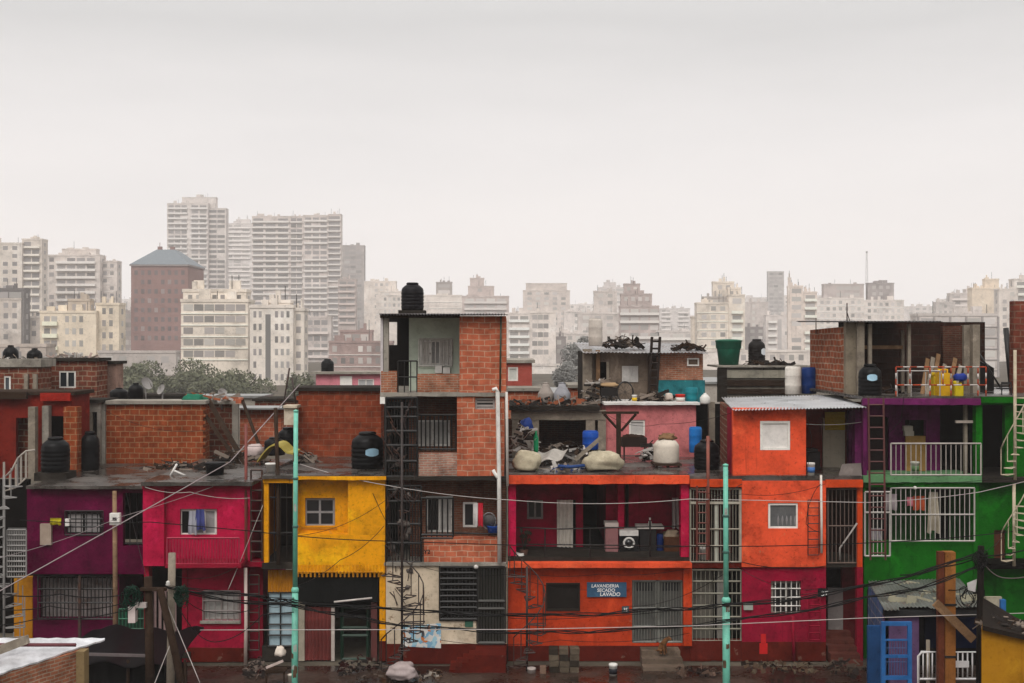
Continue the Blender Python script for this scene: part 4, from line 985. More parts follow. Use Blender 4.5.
part('meter_box', MB().bp(744, 603.5, 753, 610, Y - .13, .11), plain((.30, .32, .28), .6), hg)
part('painted_arrow', MB().bp(761, 634, 766, 643, Y - .056, .004).bp(759.5, 643.2, 767.5, 654, Y - .056, .004), plain((.45, .012, .012), .6), hg)
# rooftop room
Yr = Y + .25
part('rooftop_wall', MB().wall(733, 408, 806, 478.5, Yr, .2, [(760, 421, 790, 450)]), ORANGE, hg)
pw = window(hg, 760, 421, 790, 450, Yr + .03, 1, WHITEP, glassm=plain((.70, .66, .62), .5, .2), fw=.07)
part('rooftop_side_wall', MB().prism([(X(733, Yr), Yr + .001), (X(733, Yr) + .12, Yr + .2), (X(727, Yr + 1.5) + .12, Yr + 1.5), (X(727, Yr + 1.5), Yr + 1.5)], Z(478.5, Yr), Z(408, Yr) - .05), CRIMSOND, hg)
part('rooftop_side_wall', MB().prism([(X(727, Yr + 1.5), Yr + 1.5), (X(727, Yr + 1.5) + .12, Yr + 1.5), (X(720, Yr + 4.5) + .12, Yr + 4.5), (X(720, Yr + 4.5), Yr + 4.5)], Z(478.5, Yr), Z(408, Yr) - .05), HOLLOWR, hg)
part('rooftop_back_wall', MB().bp(806, 402, 862, 470, Yr + 2.2, .15), REDW, hg)
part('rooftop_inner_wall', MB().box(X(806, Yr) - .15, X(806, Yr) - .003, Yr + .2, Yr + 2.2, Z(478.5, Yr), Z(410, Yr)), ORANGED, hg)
dr = part('door', MB().bp(823, 418, 845, 470, Yr + 2.1, .08), paint((.46, .40, .31), .3, .6), hg)
part('fanlight', MB().bp(825, 412, 845, 430, Yr + 2.06, .03), paint((.42, .28, .02), .4), dr)
part('column', MB().bp(855, 410, 862.5, 475, Yr + .5, .3), VIOLET, hg)
part('column', MB().bp(849, 410, 854.5, 472, Yr + 1.9, .25), VIOLET, hg)
a = P(722, 403, Yr + 1.2); 
part('rooftop_roof', MB().corr(Vector((X(731, Yr), Yr - .35, Z(409.5, Yr))), Vector((X(863, Yr), Yr - .35, Z(406.5, Yr))), Vector((X(722, Yr + 4.8) , Yr + 4.9, Z(409.5, Yr) + .12)), 40, .022), ZINC, hg)

# ------------------------------------------------------------------ H purple over green house
Y = 34.2; hh = house('purple over green house with white railings and a barred green balcony at the right', 940, Y)
G_ = gp(Y)
part('roof', MB().rg(863, 396.5, 1130, 399.5, Y - .1, 7), WETROOF, hh)
part('fascia', MB().rg(863, 398.5, 981, 405, Y - .2, .1), VIOLET, hh)
part('fascia', MB().rg(981.3, 397, 1130, 403, Y - .15, .1), GREEN, hh)
Yb = Y + 1.3
part('balcony_wall', MB().wall(863, 400, 982, 474, Yb, .2, [(869, 417, 889, 474), (905, 420, 926, 472), (940, 404, 972, 474)]), VIOLET, hh)
part('rear_wall', MB().bp(863, 400, 1130, 580, Y + 5.8, .15), DARKP, hh)
part('door', MB().bp(869, 418, 888, 474, Yb + .12, .05), paint((.045, .03, .03), .5), hh)
part('column', MB().bp(863.3, 405, 867, 476, Y, .2), VIOLET, hh)
part('column', MB().bp(976, 403, 982, 477, Y - .02, .25), GREEN, hh)
part('side_wall', MB().box(X(982, Y) - .15, X(982, Y) - .005, Y + .25, Y + 5.8, Z(476, Y), Z(400, Y)), DARKP, hh)
part('post', MB().bp(964.5, 404, 967.5, 476, Y + .3, .12), WOODG, hh)
part('crossbar', MB().bp(956, 420.5, 976, 423, Y + .2, .08), plain((.42, .36, .31), .6), hh)
part('cupboard_door', MB().bp(906, 436, 925.5, 473, Yb - .15, .1), paint((.28, .16, .05), .35), hh)
part('railing', MB().grille(891, 443.5, 981, 475, Y - .12, 18, (0, 1), .017, .034), plain((.38, .34, .31), .6), hh)
part('balcony_slab', MB().rg(863.3, 476, 982, 482.5, Y - .15, 1.6), paint((.10, .22, .10), .5), hh)
part('wall', MB().wall(982, 403, 1130, 482, Y + .3, .2, [(982.5, 405, 1005, 478)]), GREEN, hh)
part('floor_slab', MB().rg(982.3, 478, 1130, 482.5, Y - .1, 3), CONCD, hh)
# green storey
part('wall', MB().wall(864, 482.5, 976, G_ - 1, Y, .2, [(866, 486, 974.5, 541)]), GREEN, hh)
part('balcony_back_wall', MB().wall(864, 482.5, 976, 575, Y + 1.6, .15, [(868, 490, 890, 560), (935, 490, 950, 540)]), paint((.02, .10, .02), .5), hh)
part('grille', MB().grille(891, 488, 974.5, 541, Y - .1, 17, (0, .5, 1), .018, .034), plain((.40, .37, .34), .6), hh)
part('gate', MB().grille(865, 492, 890, 556, Y - .14, 6, (0, .32, 1), .02, .04), plain((.42, .39, .36), .6), hh)
part('beam', MB().rg(864.3, 482.7, 976, 487, Y - .05, .05), GREEN, hh)
part('wall', MB().wall(976, 482.5, 1130, G_ - 1, Y + .25, .2, [(994, 530, 1006, 568)]), GREEN, hh)
part('pilaster', MB().bp(973.5, 482.8, 979, 600, Y - .04, .3), GREEN, hh)
part('door', MB().bp(994, 530, 1006, 568, Y + .35, .05), paint((.08, .025, .015), .5), hh)
part('landing', MB().bp(990, 564, 1130, 569, Y - .7, .9), DARKP, hh)
part('wall_lamp', MB().lathe(P(915, 489.5, Y - .2), [(.01, 0), (.05, .02), (.05, .08), (.01, .1)], 10), WHITEM, hh)
# ================================================================== second row of rooms and the things on the roofs
def room(name, label, px0, px1, pt, pb, Y, dep, mat, ops=(), cat='brick room', roofm=None, inner=DARKP, over=.12, sidemat=None, rooft=.12):
    r = thing(name, label, cat, (X((px0 + px1) / 2, Y), Y, Z(pb, Y)))
    shell(r, px0, px1, pt, pb, Y, dep, mat, ops, inner, .2, sidemat=sidemat)
    part('roof', MB().box(X(px0, Y) - over, X(px1, Y) + over, Y - over, Y + dep + over, Z(pt, Y) + .002, Z(pt, Y) + rooft), roofm or CONCD, r)
    return r

r = room('red_roof_room', 'dull red painted room with raw concrete columns at the far left', -50, 72, 395, 478, 38.2, 1.6, REDW, [(16, 418, 29, 478), (49, 416, 64, 478)], 'roof room', WOODD)
part('brick_infill', MB().bp(15, 417, 30, 478, 38.7, .15), HOLLOWR, r)
part('column', MB().bp(28, 407, 35, 480, 37.6, .25), WOODG, r)
part('column', MB().bp(42, 406, 48.5, 480, 37.9, .25), CONC, r)
part('brick_pier', MB().bp(63.5, 407, 77, 473, 37.7, .4), HOLLOWO, r)
part('fascia', MB().bp(-50, 392, 26, 399, 37.9, .15), WOODD, r)
part('fascia', MB().bp(40, 393, 70, 401, 38.0, .15), paint((.30, .02, .012), .4), r)
r = room('brick_lean_to', 'dark open lean to with a concrete lintel left of the hollow brick room', 77, 100, 403, 472, 40, 1.4, CONC, [(78.5, 412, 97, 472)], 'lean to')
part('post', MB().bp(88, 412, 91.5, 445, 39.9, .15), WOODG, r)
r = room('brick_house', 'dull brick upper room with a blue glazed window at the left', 41, 97, 361, 440, 46, 1.2, HOLLOWR, [(59, 371, 76, 388)], 'brick house', CONCD)
window(r, 59, 371, 76, 388, 46.05, 2, WHITEP, glassm=plain((.05, .06, .07), .2))
r = room('plank_shed', 'weathered pale plank lined shed next to the dull brick room', 98.5, 116, 364, 440, 47.4, .9, paint((.30, .19, .15), .55, .85, 2), (), 'shed', CONCD)
r = room('brick_house', 'brown brick house with a concrete parapet and a narrow window at the left edge', -40, 39, 367, 440, 44, 1.2, HOLLOWR, [(4, 376, 11, 391)], 'brick house', CONC, rooft=.3)
window(r, 4, 376, 11, 391, 44.05, 1, WHITEP, glassm=plain((.07, .08, .09), .2))
for k, px in enumerate((24, 33)): part('pier', MB().bp(px, 374, px + 3.5, 440, 43.85, .14), WOODG, r)
r = room('hollow_brick_room', 'orange hollow brick room standing on the crimson house roof', 104, 203, 404, 468, 40.3, .9, HOLLOWO, (), 'brick room', CONC)
part('concrete_column', MB().bp(100, 402, 105, 468, 40.2, .3), CONC, r)
part('coping', MB().bp(104, 400.5, 129, 405, 40.22, .3), CONC, r)
for k in range(9): part('brick_tooth', MB().bp(203, 407 + k * 7, 205.2, 410.3 + k * 7, 40.32, .2), HOLLOWO, r)
r = room('brick_room', 'brown brick room behind leaning timber planks', 206, 233, 404, 466, 42, .8, HOLLOWR, (), 'brick room', CONC)
part('post', MB().bp(232, 404, 238, 466, 41.8, .2), CONC, r)
part('brick_stack', MB().bp(224, 398, 241, 404, 41.9, .4), HOLLOW, r)
part('drum', MB().bp(208, 396, 224, 403.6, 41.9, .5), ZINCD, r)
r = room('brick_room', 'small orange brick room with a thin sheet roof, left of the first turquoise pole', 240, 281, 409, 452, 44, .9, HOLLOW, (), 'brick room', ZINCD, over=.4, rooft=.06)
r = room('brick_room', 'tall dark red hollow brick room right behind the black tank on the yellow house', 298.5, 381, 391, 466, 39.2, 2, HOLLOWD, (), 'brick room', CONCD)
for k in range(8): part('brick_tooth', MB().bp(296.3, 396 + k * 8, 298.5, 400 + k * 8, 39.22, .2), HOLLOWD, r)
r = room('pink_house', 'small pink house with a white door seen above the dark red brick room', 316, 381, 374, 420, 62, 2, paint((.62, .22, .26), .3), [(358, 379, 374, 392)], 'house', CONC, over=.25)
window(r, 358, 379, 374, 392, 62.05, 2, WHITEP, glassm=plain((.4, .4, .4), .4))
part('door', MB().bp(340, 376, 352, 400, 61.95, .06), WHITEP, r)
r = room('red_room', 'flat red plastered room tucked right of the tall brick house', 500, 532, 363, 400, 46, 5, paint((.30, .065, .05), .35), [(508, 367, 518, 381)], 'roof room', CONC)
window(r, 508, 367, 518, 381, 46.05, 1, WHITEP, glassm=plain((.5, .5, .46), .5))
room('brick_room', 'low patch of bright brick below the flat red room', 507, 540, 391, 425, 44, 4, HOLLOW, (), 'brick room', CONC)
room('brick_room', 'low brick stub between the grey roof tanks and the shack', 571, 584, 388, 420, 46, 3, HOLLOW, (), 'brick room', CONC)
# backdrop rows of low houses between roofs and trees
room('low_house', 'low grey plaster house half hidden behind the brick rooms at the left', 196, 262, 398, 440, 58, 2, CONC, (), 'house', ZINCD)
room('low_house', 'low brown house behind the first turquoise pole', 255, 318, 401, 440, 54, 2, HOLLOWR, (), 'house', CONCD)
room('low_house', 'low grey house wedged behind the conical grey tanks', 520, 612, 395, 440, 66, 8, CONC, (), 'house', ZINCD)
room('low_house', 'low pale house seen beside the green lidless tank', 690, 770, 384, 430, 62, 8, paint((.36, .32, .28), .4), (), 'house', ZINCD)
room('low_house', 'low grey house in the gap left of the far right brick wall', 968, 1075, 388, 420, 52, 2, paint((.30, .27, .25), .4), (), 'house', CONCD)
room('low_house', 'long low dark house behind the plank shed and the tree trunks', 60, 190, 396, 440, 72, 2, CONCD, (), 'house', CONCD)

# --- concrete frame with a brick back wall
Y = 39.4; r = thing('unfinished_room', 'bare concrete frame of an unfinished room on the laundry house roof', 'roof room', P(558, 468, Y))
part('beam', MB().rg(511, 410.5, 606, 420, Y, .35), WOODG, r)
part('slab', MB().rg(509, 406, 600, 410.4, Y - .2, 4), CONCD, r)
for px, w_ in ((530, 9), (586, 9), (598, 8), (512, 7)): part('post', MB().bp(px, 420, px + w_, 470, Y + .02, .3), WOODG, r)
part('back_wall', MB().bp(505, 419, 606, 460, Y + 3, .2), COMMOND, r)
# --- T shaped timber frame
Y = 37.0; m = MB().bp(602, 411.5, 639, 414, Y, .12).bp(616.5, 414, 621, 460, Y + .005, .12)
m.bar(P(604, 414, Y + .05), P(617, 428, Y + .05), .06).bar(P(636, 414, Y + .05), P(621, 431, Y + .05), .06)
single('timber_trestle', m, WOODD, 'dark timber T frame with two braces in front of the pink wall', 'trestle')
# --- pink room and shack
Y = 39.6; r = thing('pink_room', 'rose pink rendered room with a white edged roof behind the cream tank', 'roof room', P(650, 460, Y))
shell(r, 606, 696, 405, 462, Y, 6, PINK, [(629, 420, 645, 436)])
window(r, 629, 420, 645, 436, Y + .06, 1, WHITEP, glassm=plain((.46, .44, .42), .5))
part('roof', MB().rg(604, 402.5, 700, 405, Y - .2, 7), paint((.62, .60, .57), .4, .5), r)
part('side_wall', MB().bp(696.5, 404, 722, 468, Y + 2.5, .2), DARKP, r)
part('post', MB().bp(709, 402, 715, 468, Y + 1.5, .25), WOODG, r)
Y = 41.2; r = thing('shack', 'patched rooftop shack with half cement and half brick front and a whitish tin roof', 'shack', P(645, 402, Y))
part('cement_wall', MB().wall(585, 352, 657, 404, Y + .3, .15, [(600, 362, 607, 402), (622, 366, 638, 382)]), paint((.17, .13, .10), .6), r)
part('brick_wall', MB().wall(657, 352, 703, 380, Y + .1, .2, [(687, 358, 699, 366)]), COMMON, r)
window(r, 687, 358, 699, 366, Y + .08, 1, WHITEP, glassm=plain((.10, .07, .05), .4), fw=.05)
window(r, 622, 366, 638, 382, Y + .28, 2, plain((.45, .43, .41), .5), glassm=plain((.48, .46, .44), .5), fw=.04)
part('door_frame', MB().bp(606.5, 362, 609, 403, Y + .2, .08), WOODG, r)
part('panel', MB().rg(657, 380.3, 705, 404, Y + .06, .03), paint((.02, .15, .17), .6, .7, 2, chips=.3, chipcol=(.03, .25, .25)), r)
part('corner_post', MB().bp(583, 349, 592, 404, Y, .3), WOODG, r)
part('post', MB().bp(596, 350, 600, 404, Y + .1, .15), WOOD, r)
part('pier', MB().bp(648, 355, 657, 404, Y + .15, .1), WOODD, r)
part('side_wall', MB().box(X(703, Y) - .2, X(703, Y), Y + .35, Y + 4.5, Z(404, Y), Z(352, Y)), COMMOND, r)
part('side_wall', MB().box(X(585, Y), X(585, Y) + .2, Y + .5, Y + 4.5, Z(404, Y), Z(352, Y)), CONCD, r)
part('back_wall', MB().bp(585, 352, 703, 404, Y + 4.5, .2), DARKP, r)
part('roof', MB().corr(P(583, 352.5, Y - .4), P(707, 353, Y - .4), P(583, 352.5, Y - .4) + Vector((0, 5.4, .35)), 34, .016, rag=.3), metal((.36, .35, .35), .42, .6, .6, .6), r)
rr = random.Random(5)
def rubble(name, label, cat, px0, px1, py, Y, h, n, mats, seed, dep=.8, kind=None):
    """heap of scrap: bent sheets, boards, lumps"""
    rr = random.Random(seed); root = thing(name, label, cat, P((px0 + px1) / 2, py, Y)); n = int(n * 1.5); S = .36 if cat == 'rubbish' else .85
    groups = [MB() for _ in mats]
    for k in range(n):
        m_ = groups[k % len(mats)]; t = rr.random(); px = px0 + (px1 - px0) * t
        env = h * (0.35 + .65 * math.sin(math.pi * min(1, max(0, t))))
        c = P(px, py, Y); c.y += rr.uniform(-dep / 2, dep / 2); c.z += rr.uniform(0, env)
        q = rr.random()
        if q < .45:
            d = Vector((rr.uniform(-1, 1), rr.uniform(-.4, .4), rr.uniform(-.35, .35))).normalized() * rr.uniform(.10, .34) * S
            m_.plank(c - d, c + d, rr.uniform(.03, .13), rr.uniform(.015, .04))
        elif q < .75:
            m_.blob(c, rr.uniform(.04, .11) * S, rr.uniform(.04, .1) * S, rr.uniform(.02, .07) * S, seed + k, .7, 9, 7)
        else:
            d = Vector((rr.uniform(-1, 1), rr.uniform(-.3, .3), rr.uniform(-.5, .6))).normalized() * rr.uniform(.12, .36) * S
            m_.tube([c - d, c + Vector((0, 0, .06)), c + d], rr.uniform(.008, .02), 5)
    for m_, mt in zip(groups, mats):
        if m_.v: part('scrap', m_, mt, root, kind='stuff')
    return root
SCR = [plain((.05, .04, .035), .7), plain((.20, .16, .13), .7), plain((.42, .39, .36), .5), WOODD]
rubble('scrap_heap', 'dark tangled scrap weighing down the left of the shack roof', 'scrap', 604, 640, 347, 42.4, .35, 46, [SCR[0], SCR[0], WOODD, SCR[1]], 1)
rubble('scrap_heap', 'dark branches and rags piled on the right end of the shack roof', 'scrap', 672, 702, 350, 42.0, .22, 36, [SCR[0], WOODD], 2)
rubble('scrap_heap', 'clutter of tools and boards along the foot of the shack', 'scrap', 640, 676, 403, 40.2, .45, 44, [SCR[0], SCR[1], WOODD], 3, .5)
rubble('scrap_heap', 'pots and rags hanging and piled by the left post of the shack', 'scrap', 586, 612, 402, 40.6, .9, 40, [SCR[0], SCR[1], SCR[2]], 4, .5)
rubble('scrap_heap', 'broad heap of dark scrap under the concrete frame', 'scrap', 538, 600, 458, 38.2, .5, 70, SCR, 5, 1.2)
rubble('scrap_heap', 'pale sheets and twisted metal heaped beside the tall house pipe', 'scrap', 512, 536, 452, 37.6, .9, 40, [SCR[2], SCR[1], SCR[0], plain((.5, .47, .44), .5)], 6, 1)
rubble('scrap_heap', 'low spread of boards and cloth between the two cream sacks', 'scrap', 545, 590, 470, 34.9, .07, 20, [SCR[2], SCR[1], plain((.03, .05, .16), .5)], 7, .8)
rubble('scrap_heap', 'black and white scrap leaning left of the cream tank', 'scrap', 642, 658, 460, 37.2, .55, 30, [SCR[0], SCR[2]], 8, .6)
rubble('scrap_heap', 'broken bricks and clutter on top of the concrete frame', 'scrap', 514, 600, 406.5, 40.0, .3, 60, [SCR[0], SCR[1], plain((.3, .09, .04), .7)], 9, 1.5)
rubble('scrap_heap', 'burnt looking timber piled on the grey concrete wall by the black tank', 'scrap', 745, 792, 366.5, 43.8, .22, 40, [SCR[0], WOODD], 10, .6)
rubble('scrap_heap', 'bits of timber scattered on the crimson house roof', 'scrap', 150, 208, 468, 37.0, .12, 34, [SCR[0], SCR[1], WOODD], 11, 1.5)
rubble('scrap_heap', 'dark rags and stones at the foot of the dark red brick wall', 'scrap', 296, 318, 466, 37.2, .4, 30, [SCR[0], SCR[1]], 12, .7)
rubble('scrap_heap', 'rubbish under the leaning planks on the roof', 'scrap', 214, 268, 464, 38.6, .5, 56, [SCR[0], SCR[1], WOODD], 13, 1.2)
rubble('scrap_heap', 'stones and sticks on the brick house roof at the left', 'scrap', 43, 95, 360.5, 47, .25, 40, [SCR[1], SCR[2], plain((.4, .3, .26), .6)], 14, 1)
rubble('scrap_heap', 'clutter on the concrete parapet roof at the far left', 'scrap', -5, 38, 366, 44.8, .35, 36, [SCR[0], SCR[1], SCR[2]], 15, 1)
rubble('scrap_heap', 'scraps along the top of the hollow brick room', 'scrap', 186, 232, 401, 41.5, .3, 36, [SCR[1], plain((.3, .09, .04), .7), SCR[2]], 16, .8)
rubble('scrap_heap', 'old boards lying below the unfinished brick room', 'scrap', 865, 900, 397, 36.2, .25, 26, [SCR[0], WOODD], 17, .6)

# --- concrete wall behind the orange room
Y = 43.6; r = thing('concrete_wall', 'grey board marked concrete wall carrying the green tank', 'wall', P(755, 400, Y))
part('wall', MB().bp(719, 367.5, 812, 402, Y, .3), paint((.16, .145, .12), .55), r)
for a, b in ((370, 378), (380, 386), (389, 394)): part('board', MB().bp(727, a, 788, b, Y - .06 - (b % 2) * .03, .055), paint((.27, .25, .20), .55) if a == 370 else WOODD, r)
part('pier', MB().bp(717.5, 368, 727, 402, Y - .12, .1), CONCD, r)
part('ledge', MB().rg(717, 365.5, 812, 367.4, Y - .15, 2.2), CONC, r)

# --- unfinished brick room at the right
Y = 36.0; zb = Z(399, 34.2) + .02; r = thing('unfinished_room', 'unfinished brick room with a dark open front and bare posts at the right', 'brick room', (X(890, Y), Y, zb))
za = Z(322, Y); zf = Z(330, 41); a0 = Vector((X(856, Y), Y, 0)); a1 = Vector((X(810, 41), 41, 0)); t_ = Vector((.22, .12, 0))
def slant(px_a, Ya, px_b, Yb, zt_a, zt_b, th=.22):
    a = Vector((X(px_a, Ya), Ya, 0)); b = Vector((X(px_b, Yb), Yb, 0)); dr = (b - a).normalized(); nn = Vector((dr.y, -dr.x, 0)) * th
    if nn.x < 0: nn = -nn
    return MB().hexa([(a.x, a.y, zb), (a.x + nn.x, a.y + nn.y, zb), (b.x + nn.x, b.y + nn.y, zb), (b.x, b.y, zb), (a.x, a.y, zt_a), (a.x + nn.x, a.y + nn.y, zt_a), (b.x + nn.x, b.y + nn.y, zt_b), (b.x, b.y, zt_b)])
part('brick_wall', slant(850, 36.3, 810, 41, za - .12, zf), brick((0.27, 0.075, 0.035), (0.22, 0.06, 0.03), (0.30, 0.21, 0.15), .36, .2, .02, .5), r)
part('concrete_column', MB().bp(857, 322, 864.5, 399, Y, .3), WOODG, r)
part('concrete_column', MB().bp(846, 322, 857, 399, Y + .12, .25), paint((.20, .165, .12), .5), r)
part('back_wall', MB().bp(840, 322, 985, 399, Y + 4, .2), brick((.03, .012, .008), (.025, .01, .007), (.03, .02, .015), .36, .2, .02, .5), r)  # brick taken near black, interior shade painted into it
part('roof', MB().corr(P(840, 321.5, Y - .3), P(943, 321.5, Y - .3), P(840, 321.5, Y - .3) + Vector((0, 5.5, .1)), 30, .02), metal((.07, .06, .055), .5, .3, .4, .4), r)
for px, w_ in ((868.5, 3.5), (908, 3)): part('post', MB().bp(px, 324, px + w_, 397, Y + .1, .12), WOODG, r)
part('post', MB().bp(901.5, 330, 904.5, 397, Y + 1.2, .12), WOODG, r)
part('rail', MB().bp(864, 345.5, 903, 349, Y + .7, .1), WOOD, r)
part('side_wall', MB().bp(943, 326, 966, 399, Y + .6, .22), COMMOND, r)
part('concrete_column', MB().bp(964, 325, 970, 399, Y + .45, .25), WOODG, r)
part('concrete_column', MB().bp(973, 324.5, 980, 397, Y + .2, .3), WOODG, r)
rr = random.Random(9)
for k, px in enumerate((926, 931, 936, 942, 952, 957)):
    t = 352 + rr.uniform(0, 14) + (k > 3) * 6
    single('plank', MB().plank(P(px - 4, 397, Y - .3), P(px + 2 + k * .4, t, Y + .45), .13, .04), WOODG if k % 2 else WOOD,
           ['pale plank leaning leftmost inside the unfinished room', 'brown plank second from the left in the leaning row', 'grey plank in the middle of the leaning row by the dark opening', 'short brown plank leaning before the room corner',
            'grey plank leaning on the red brick side wall', 'last brown plank on the right of the leaning row'][k], 'plank', 'planks leaning in the unfinished room')
single('brick_wall', MB().bp(1013.5, 301, 1075, 398, 36.5, .3), brick((0.16, 0.04, 0.025), (0.13, 0.034, 0.02), (0.16, 0.085, 0.06), .36, .2, .02, .5), 'dark red brick wall cut by the right edge of the photo', 'wall')
m = MB().tube([P(1006, 328, 37.5), P(1012, 391, 37.2)], .09, 7); single('leaning_pole', m, BLACKM, 'black pole leaning beside the far right brick wall', 'pole')
m = MB().tube([P(977, 350, 37), P(1002, 390, 37)], .03, 6); single('leaning_pole', m, BLACKM, 'thin black strut slanting down right of the unfinished room', 'pole')
m = MB().prism([(X(977, 39), 39), (X(994, 39), 39), (X(992, 41), 41), (X(978, 41), 41)], Z(396, 39), [Z(360, 39), Z(368, 39), Z(368, 39), Z(358, 39)])
single('tarp_cover', m, plain((.02, .018, .018), .5), 'black tarpaulin covered bundle right of the unfinished room', 'tarpaulin')

# ------------------------------------------------------------------ water tanks
def tank(label, px0, px1, pt, pb, Y, mat=BLKPL, kind='ribbed', name='water_tank', cat='water tank', lab=None, group='rooftop water tanks', stand=None):
    r = (X(px1, Y) - X(px0, Y)) / 2; h = Z(pt, Y) - Z(pb, Y); cx = (X(px0, Y) + X(px1, Y)) / 2; c = Vector((cx, Y + r, Z(pb, Y)))
    root = thing(name, label, cat, c, group)
    if kind == 'ribbed':
        pr = [(r * .92, 0), (r * .97, h * .03)]
        for k in range(5):
            z = h * (.08 + .12 * k); pr += [(r * .97, z), (r, z + h * .03), (r, z + h * .07), (r * .97, z + h * .1)]
        pr += [(r * .97, h * .72), (r * .90, h * .80), (r * .62, h * .90), (r * .5, h * .92)]
        part('tank_body', MB().lathe(c, pr, 26), mat, root)
        part('lid', MB().lathe(c, [(r * .5, h * .92 + .002), (r * .54, h * .93), (r * .54, h * .97), (r * .45, h), (.01, h * 1.0)], 20), mat, root)
    elif kind == 'dome':
        pr = [(r * .95, 0), (r, h * .06), (r, h * .62), (r * .97, h * .68), (r * .75, h * .82), (r * .4, h * .9), (r * .36, h * .92)]
        part('tank_body', MB().lathe(c, pr, 26), mat, root)
        part('lid', MB().lathe(c, [(r * .36, h * .92 + .002), (r * .4, h * .93), (r * .4, h * .98), (.01, h)], 18), mat, root)
    elif kind == 'cone':
        pr = [(r, 0), (r, h * .55), (r * .93, h * .62), (r * .45, h * .9), (r * .4, h)]
        part('tank_body', MB().lathe(c, pr, 22), mat, root); part('lid', MB().lathe(c, [(r * .4, h + .002), (r * .42, h + .03), (.01, h + .05)], 16), mat, root)
    elif kind == 'bucket':
        pr = [(r * .74, 0), (r * .9, h * .62), (r * .92, h * .64), (r * .97, h * .66), (r, h * .9), (r * 1.03, h * .91), (r * 1.03, h * .95), (r * .97, h * .96)]
        part('tank_body', MB().lathe(c, pr, 26), mat, root); part('lid', MB().lathe(c, [(r * .97, h * .96 + .002), (r * .6, h * .985), (.01, h)], 20), mat, root)
    elif kind == 'drum':
        pr = [(r * .92, 0), (r, h * .03), (r, h * .3), (r * 1.03, h * .33), (r, h * .36), (r, h * .66), (r * 1.03, h * .69), (r, h * .72), (r, h * .94), (r * .9, h)]
        part('drum_body', MB().lathe(c, pr, 22), mat, root); part('lid', MB().lathe(c, [(r * .88, h + .002), (r * .86, h + .02), (.01, h + .02)], 18), mat, root)
    if lab:
        a0, a1, z0, z1, lm = lab; m_ = MB(); vs = []; n = 8
        for i in range(n + 1):
            a = math.radians(a0 + (a1 - a0) * i / n); rr_ = r * 1.012
            e = math.sin(math.pi * (i + .6) / (n + 1.2)) ** .4; zm = (z0 + z1) / 2
            for zz in (zm - (zm - z0) * e, zm + (z1 - zm) * e): vs.append((c.x + rr_ * math.sin(a), c.y - rr_ * math.cos(a), c.z + h * zz))
        m_.add(vs, [(2 * i, 2 * i + 2, 2 * i + 3, 2 * i + 1) for i in range(n)])
        part('tank_label', m_, lm, root)
    if stand:
        part('stand', MB().box(cx - r * 1.15, cx + r * 1.15, Y, Y + 2 * r, c.z - stand, c.z - .003), CONCD, root)
    return root
LBL = plain((.30, .48, .60), .4); LBW = plain((.6, .62, .64), .4)
tank('black ribbed tank on the roof of the tall brick house', 400, 423, 282, 310, 34.6, plain((.016, .014, .017), .45), stand=.1)
tank('big black tank with a pale blue oval label on the yellow house roof', 349, 382, 433, 470, 35.0, lab=(0, 48, .36, .58, LBL), stand=.1)
tank('black tank in front of the raw concrete columns at the far left', 36, 64, 438, 473, 35.6, stand=.25)
tank('narrow black tank in the lean to beside the hollow brick room', 77, 96, 432, 471, 38.0)
tank('small black dome tank on the hollow brick room, right of a flat tank', 126, 141, 383, 400, 42.0, kind='dome')
tank('squat black tank on the left end of the hollow brick room', 107, 125, 388, 400.5, 42.2, kind='dome')
tank('black dome tank on the concrete parapet roof at the far left, right of another', 24, 39, 348, 366, 45.0, kind='dome')
tank('black tank cut near the left edge on the parapet roof', 0, 15, 345, 366, 45.4, kind='dome')
tank('small black tank on the pink house', 320, 333, 359, 373.5, 62.5)
tank('black square shouldered tank under the pale block by the turquoise pole', 262, 283, 438, 456, 37.4)
tank('black tank higher up behind the yellow curved awning', 276, 296, 428, 452, 38.8)
tank('cream tank on legs with a rag on its lid on the laundry house roof', 655, 681, 437, 464, 35.6, plain((.56, .50, .42), .5), 'dome', stand=None)
tank('black tank beside the orange rooftop room', 696, 722, 441, 470, 35.4)
tank('conical grey tank on the concrete frame, left of its twin', 538, 554, 384, 407, 41.0, plain((.30, .26, .23), .6), 'cone')
tank('bluish grey domed tank beside the conical one', 554, 571, 384, 407, 40.8, plain((.27, .27, .29), .5), 'cone')
tank('pale cylindrical tank on the left corner of the shack', 589, 603, 319, 346, 41.6, plain((.48, .43, .38), .6), 'drum')
tank('wide green tank with a collar on the concrete wall', 718, 744, 339, 366, 44.0, plain((.012, .10, .06), .45), 'bucket')
tank('black tank on short blocks with a white sticker, right of the green tank', 750, 767, 339, 362, 44.2, plain((.022, .017, .016), .5), lab=(20, 70, .3, .6, LBW), stand=None)
tank('tall white plastic drum on the roof left of a blue drum', 787, 803, 367, 395, 40.0, plain((.66, .62, .56), .5), 'drum', 'plastic_drum', 'drum', group='plastic drums on the roofs')
tank('dark blue drum right beside the white drum', 803.5, 818.5, 368, 394, 40.2, plain((.006, .03, .14), .45), 'drum', 'plastic_drum', 'drum', group='plastic drums on the roofs')
tank('bright blue barrel among the scrap under the concrete frame', 583, 599, 432, 450, 37.8, plain((.01, .07, .36), .45), 'drum', 'plastic_drum', 'drum', group='plastic drums on the roofs')
tank('blue barrel standing at the right end of the pink wall', 690, 703, 428, 453, 38.4, plain((.01, .13, .40), .45), 'drum', 'plastic_drum', 'drum', group='plastic drums on the roofs')
tank('teal barrel on the ledge before the shack panel', 686, 699, 388, 404, 40.0, plain((.01, .16, .19), .5), 'drum', 'plastic_drum', 'drum', group='plastic drums on the roofs')
tank('black tank with a round light label on the purple house roof', 862, 885, 364, 398, 34.8, lab=(-30, 20, .5, .7, LBL))
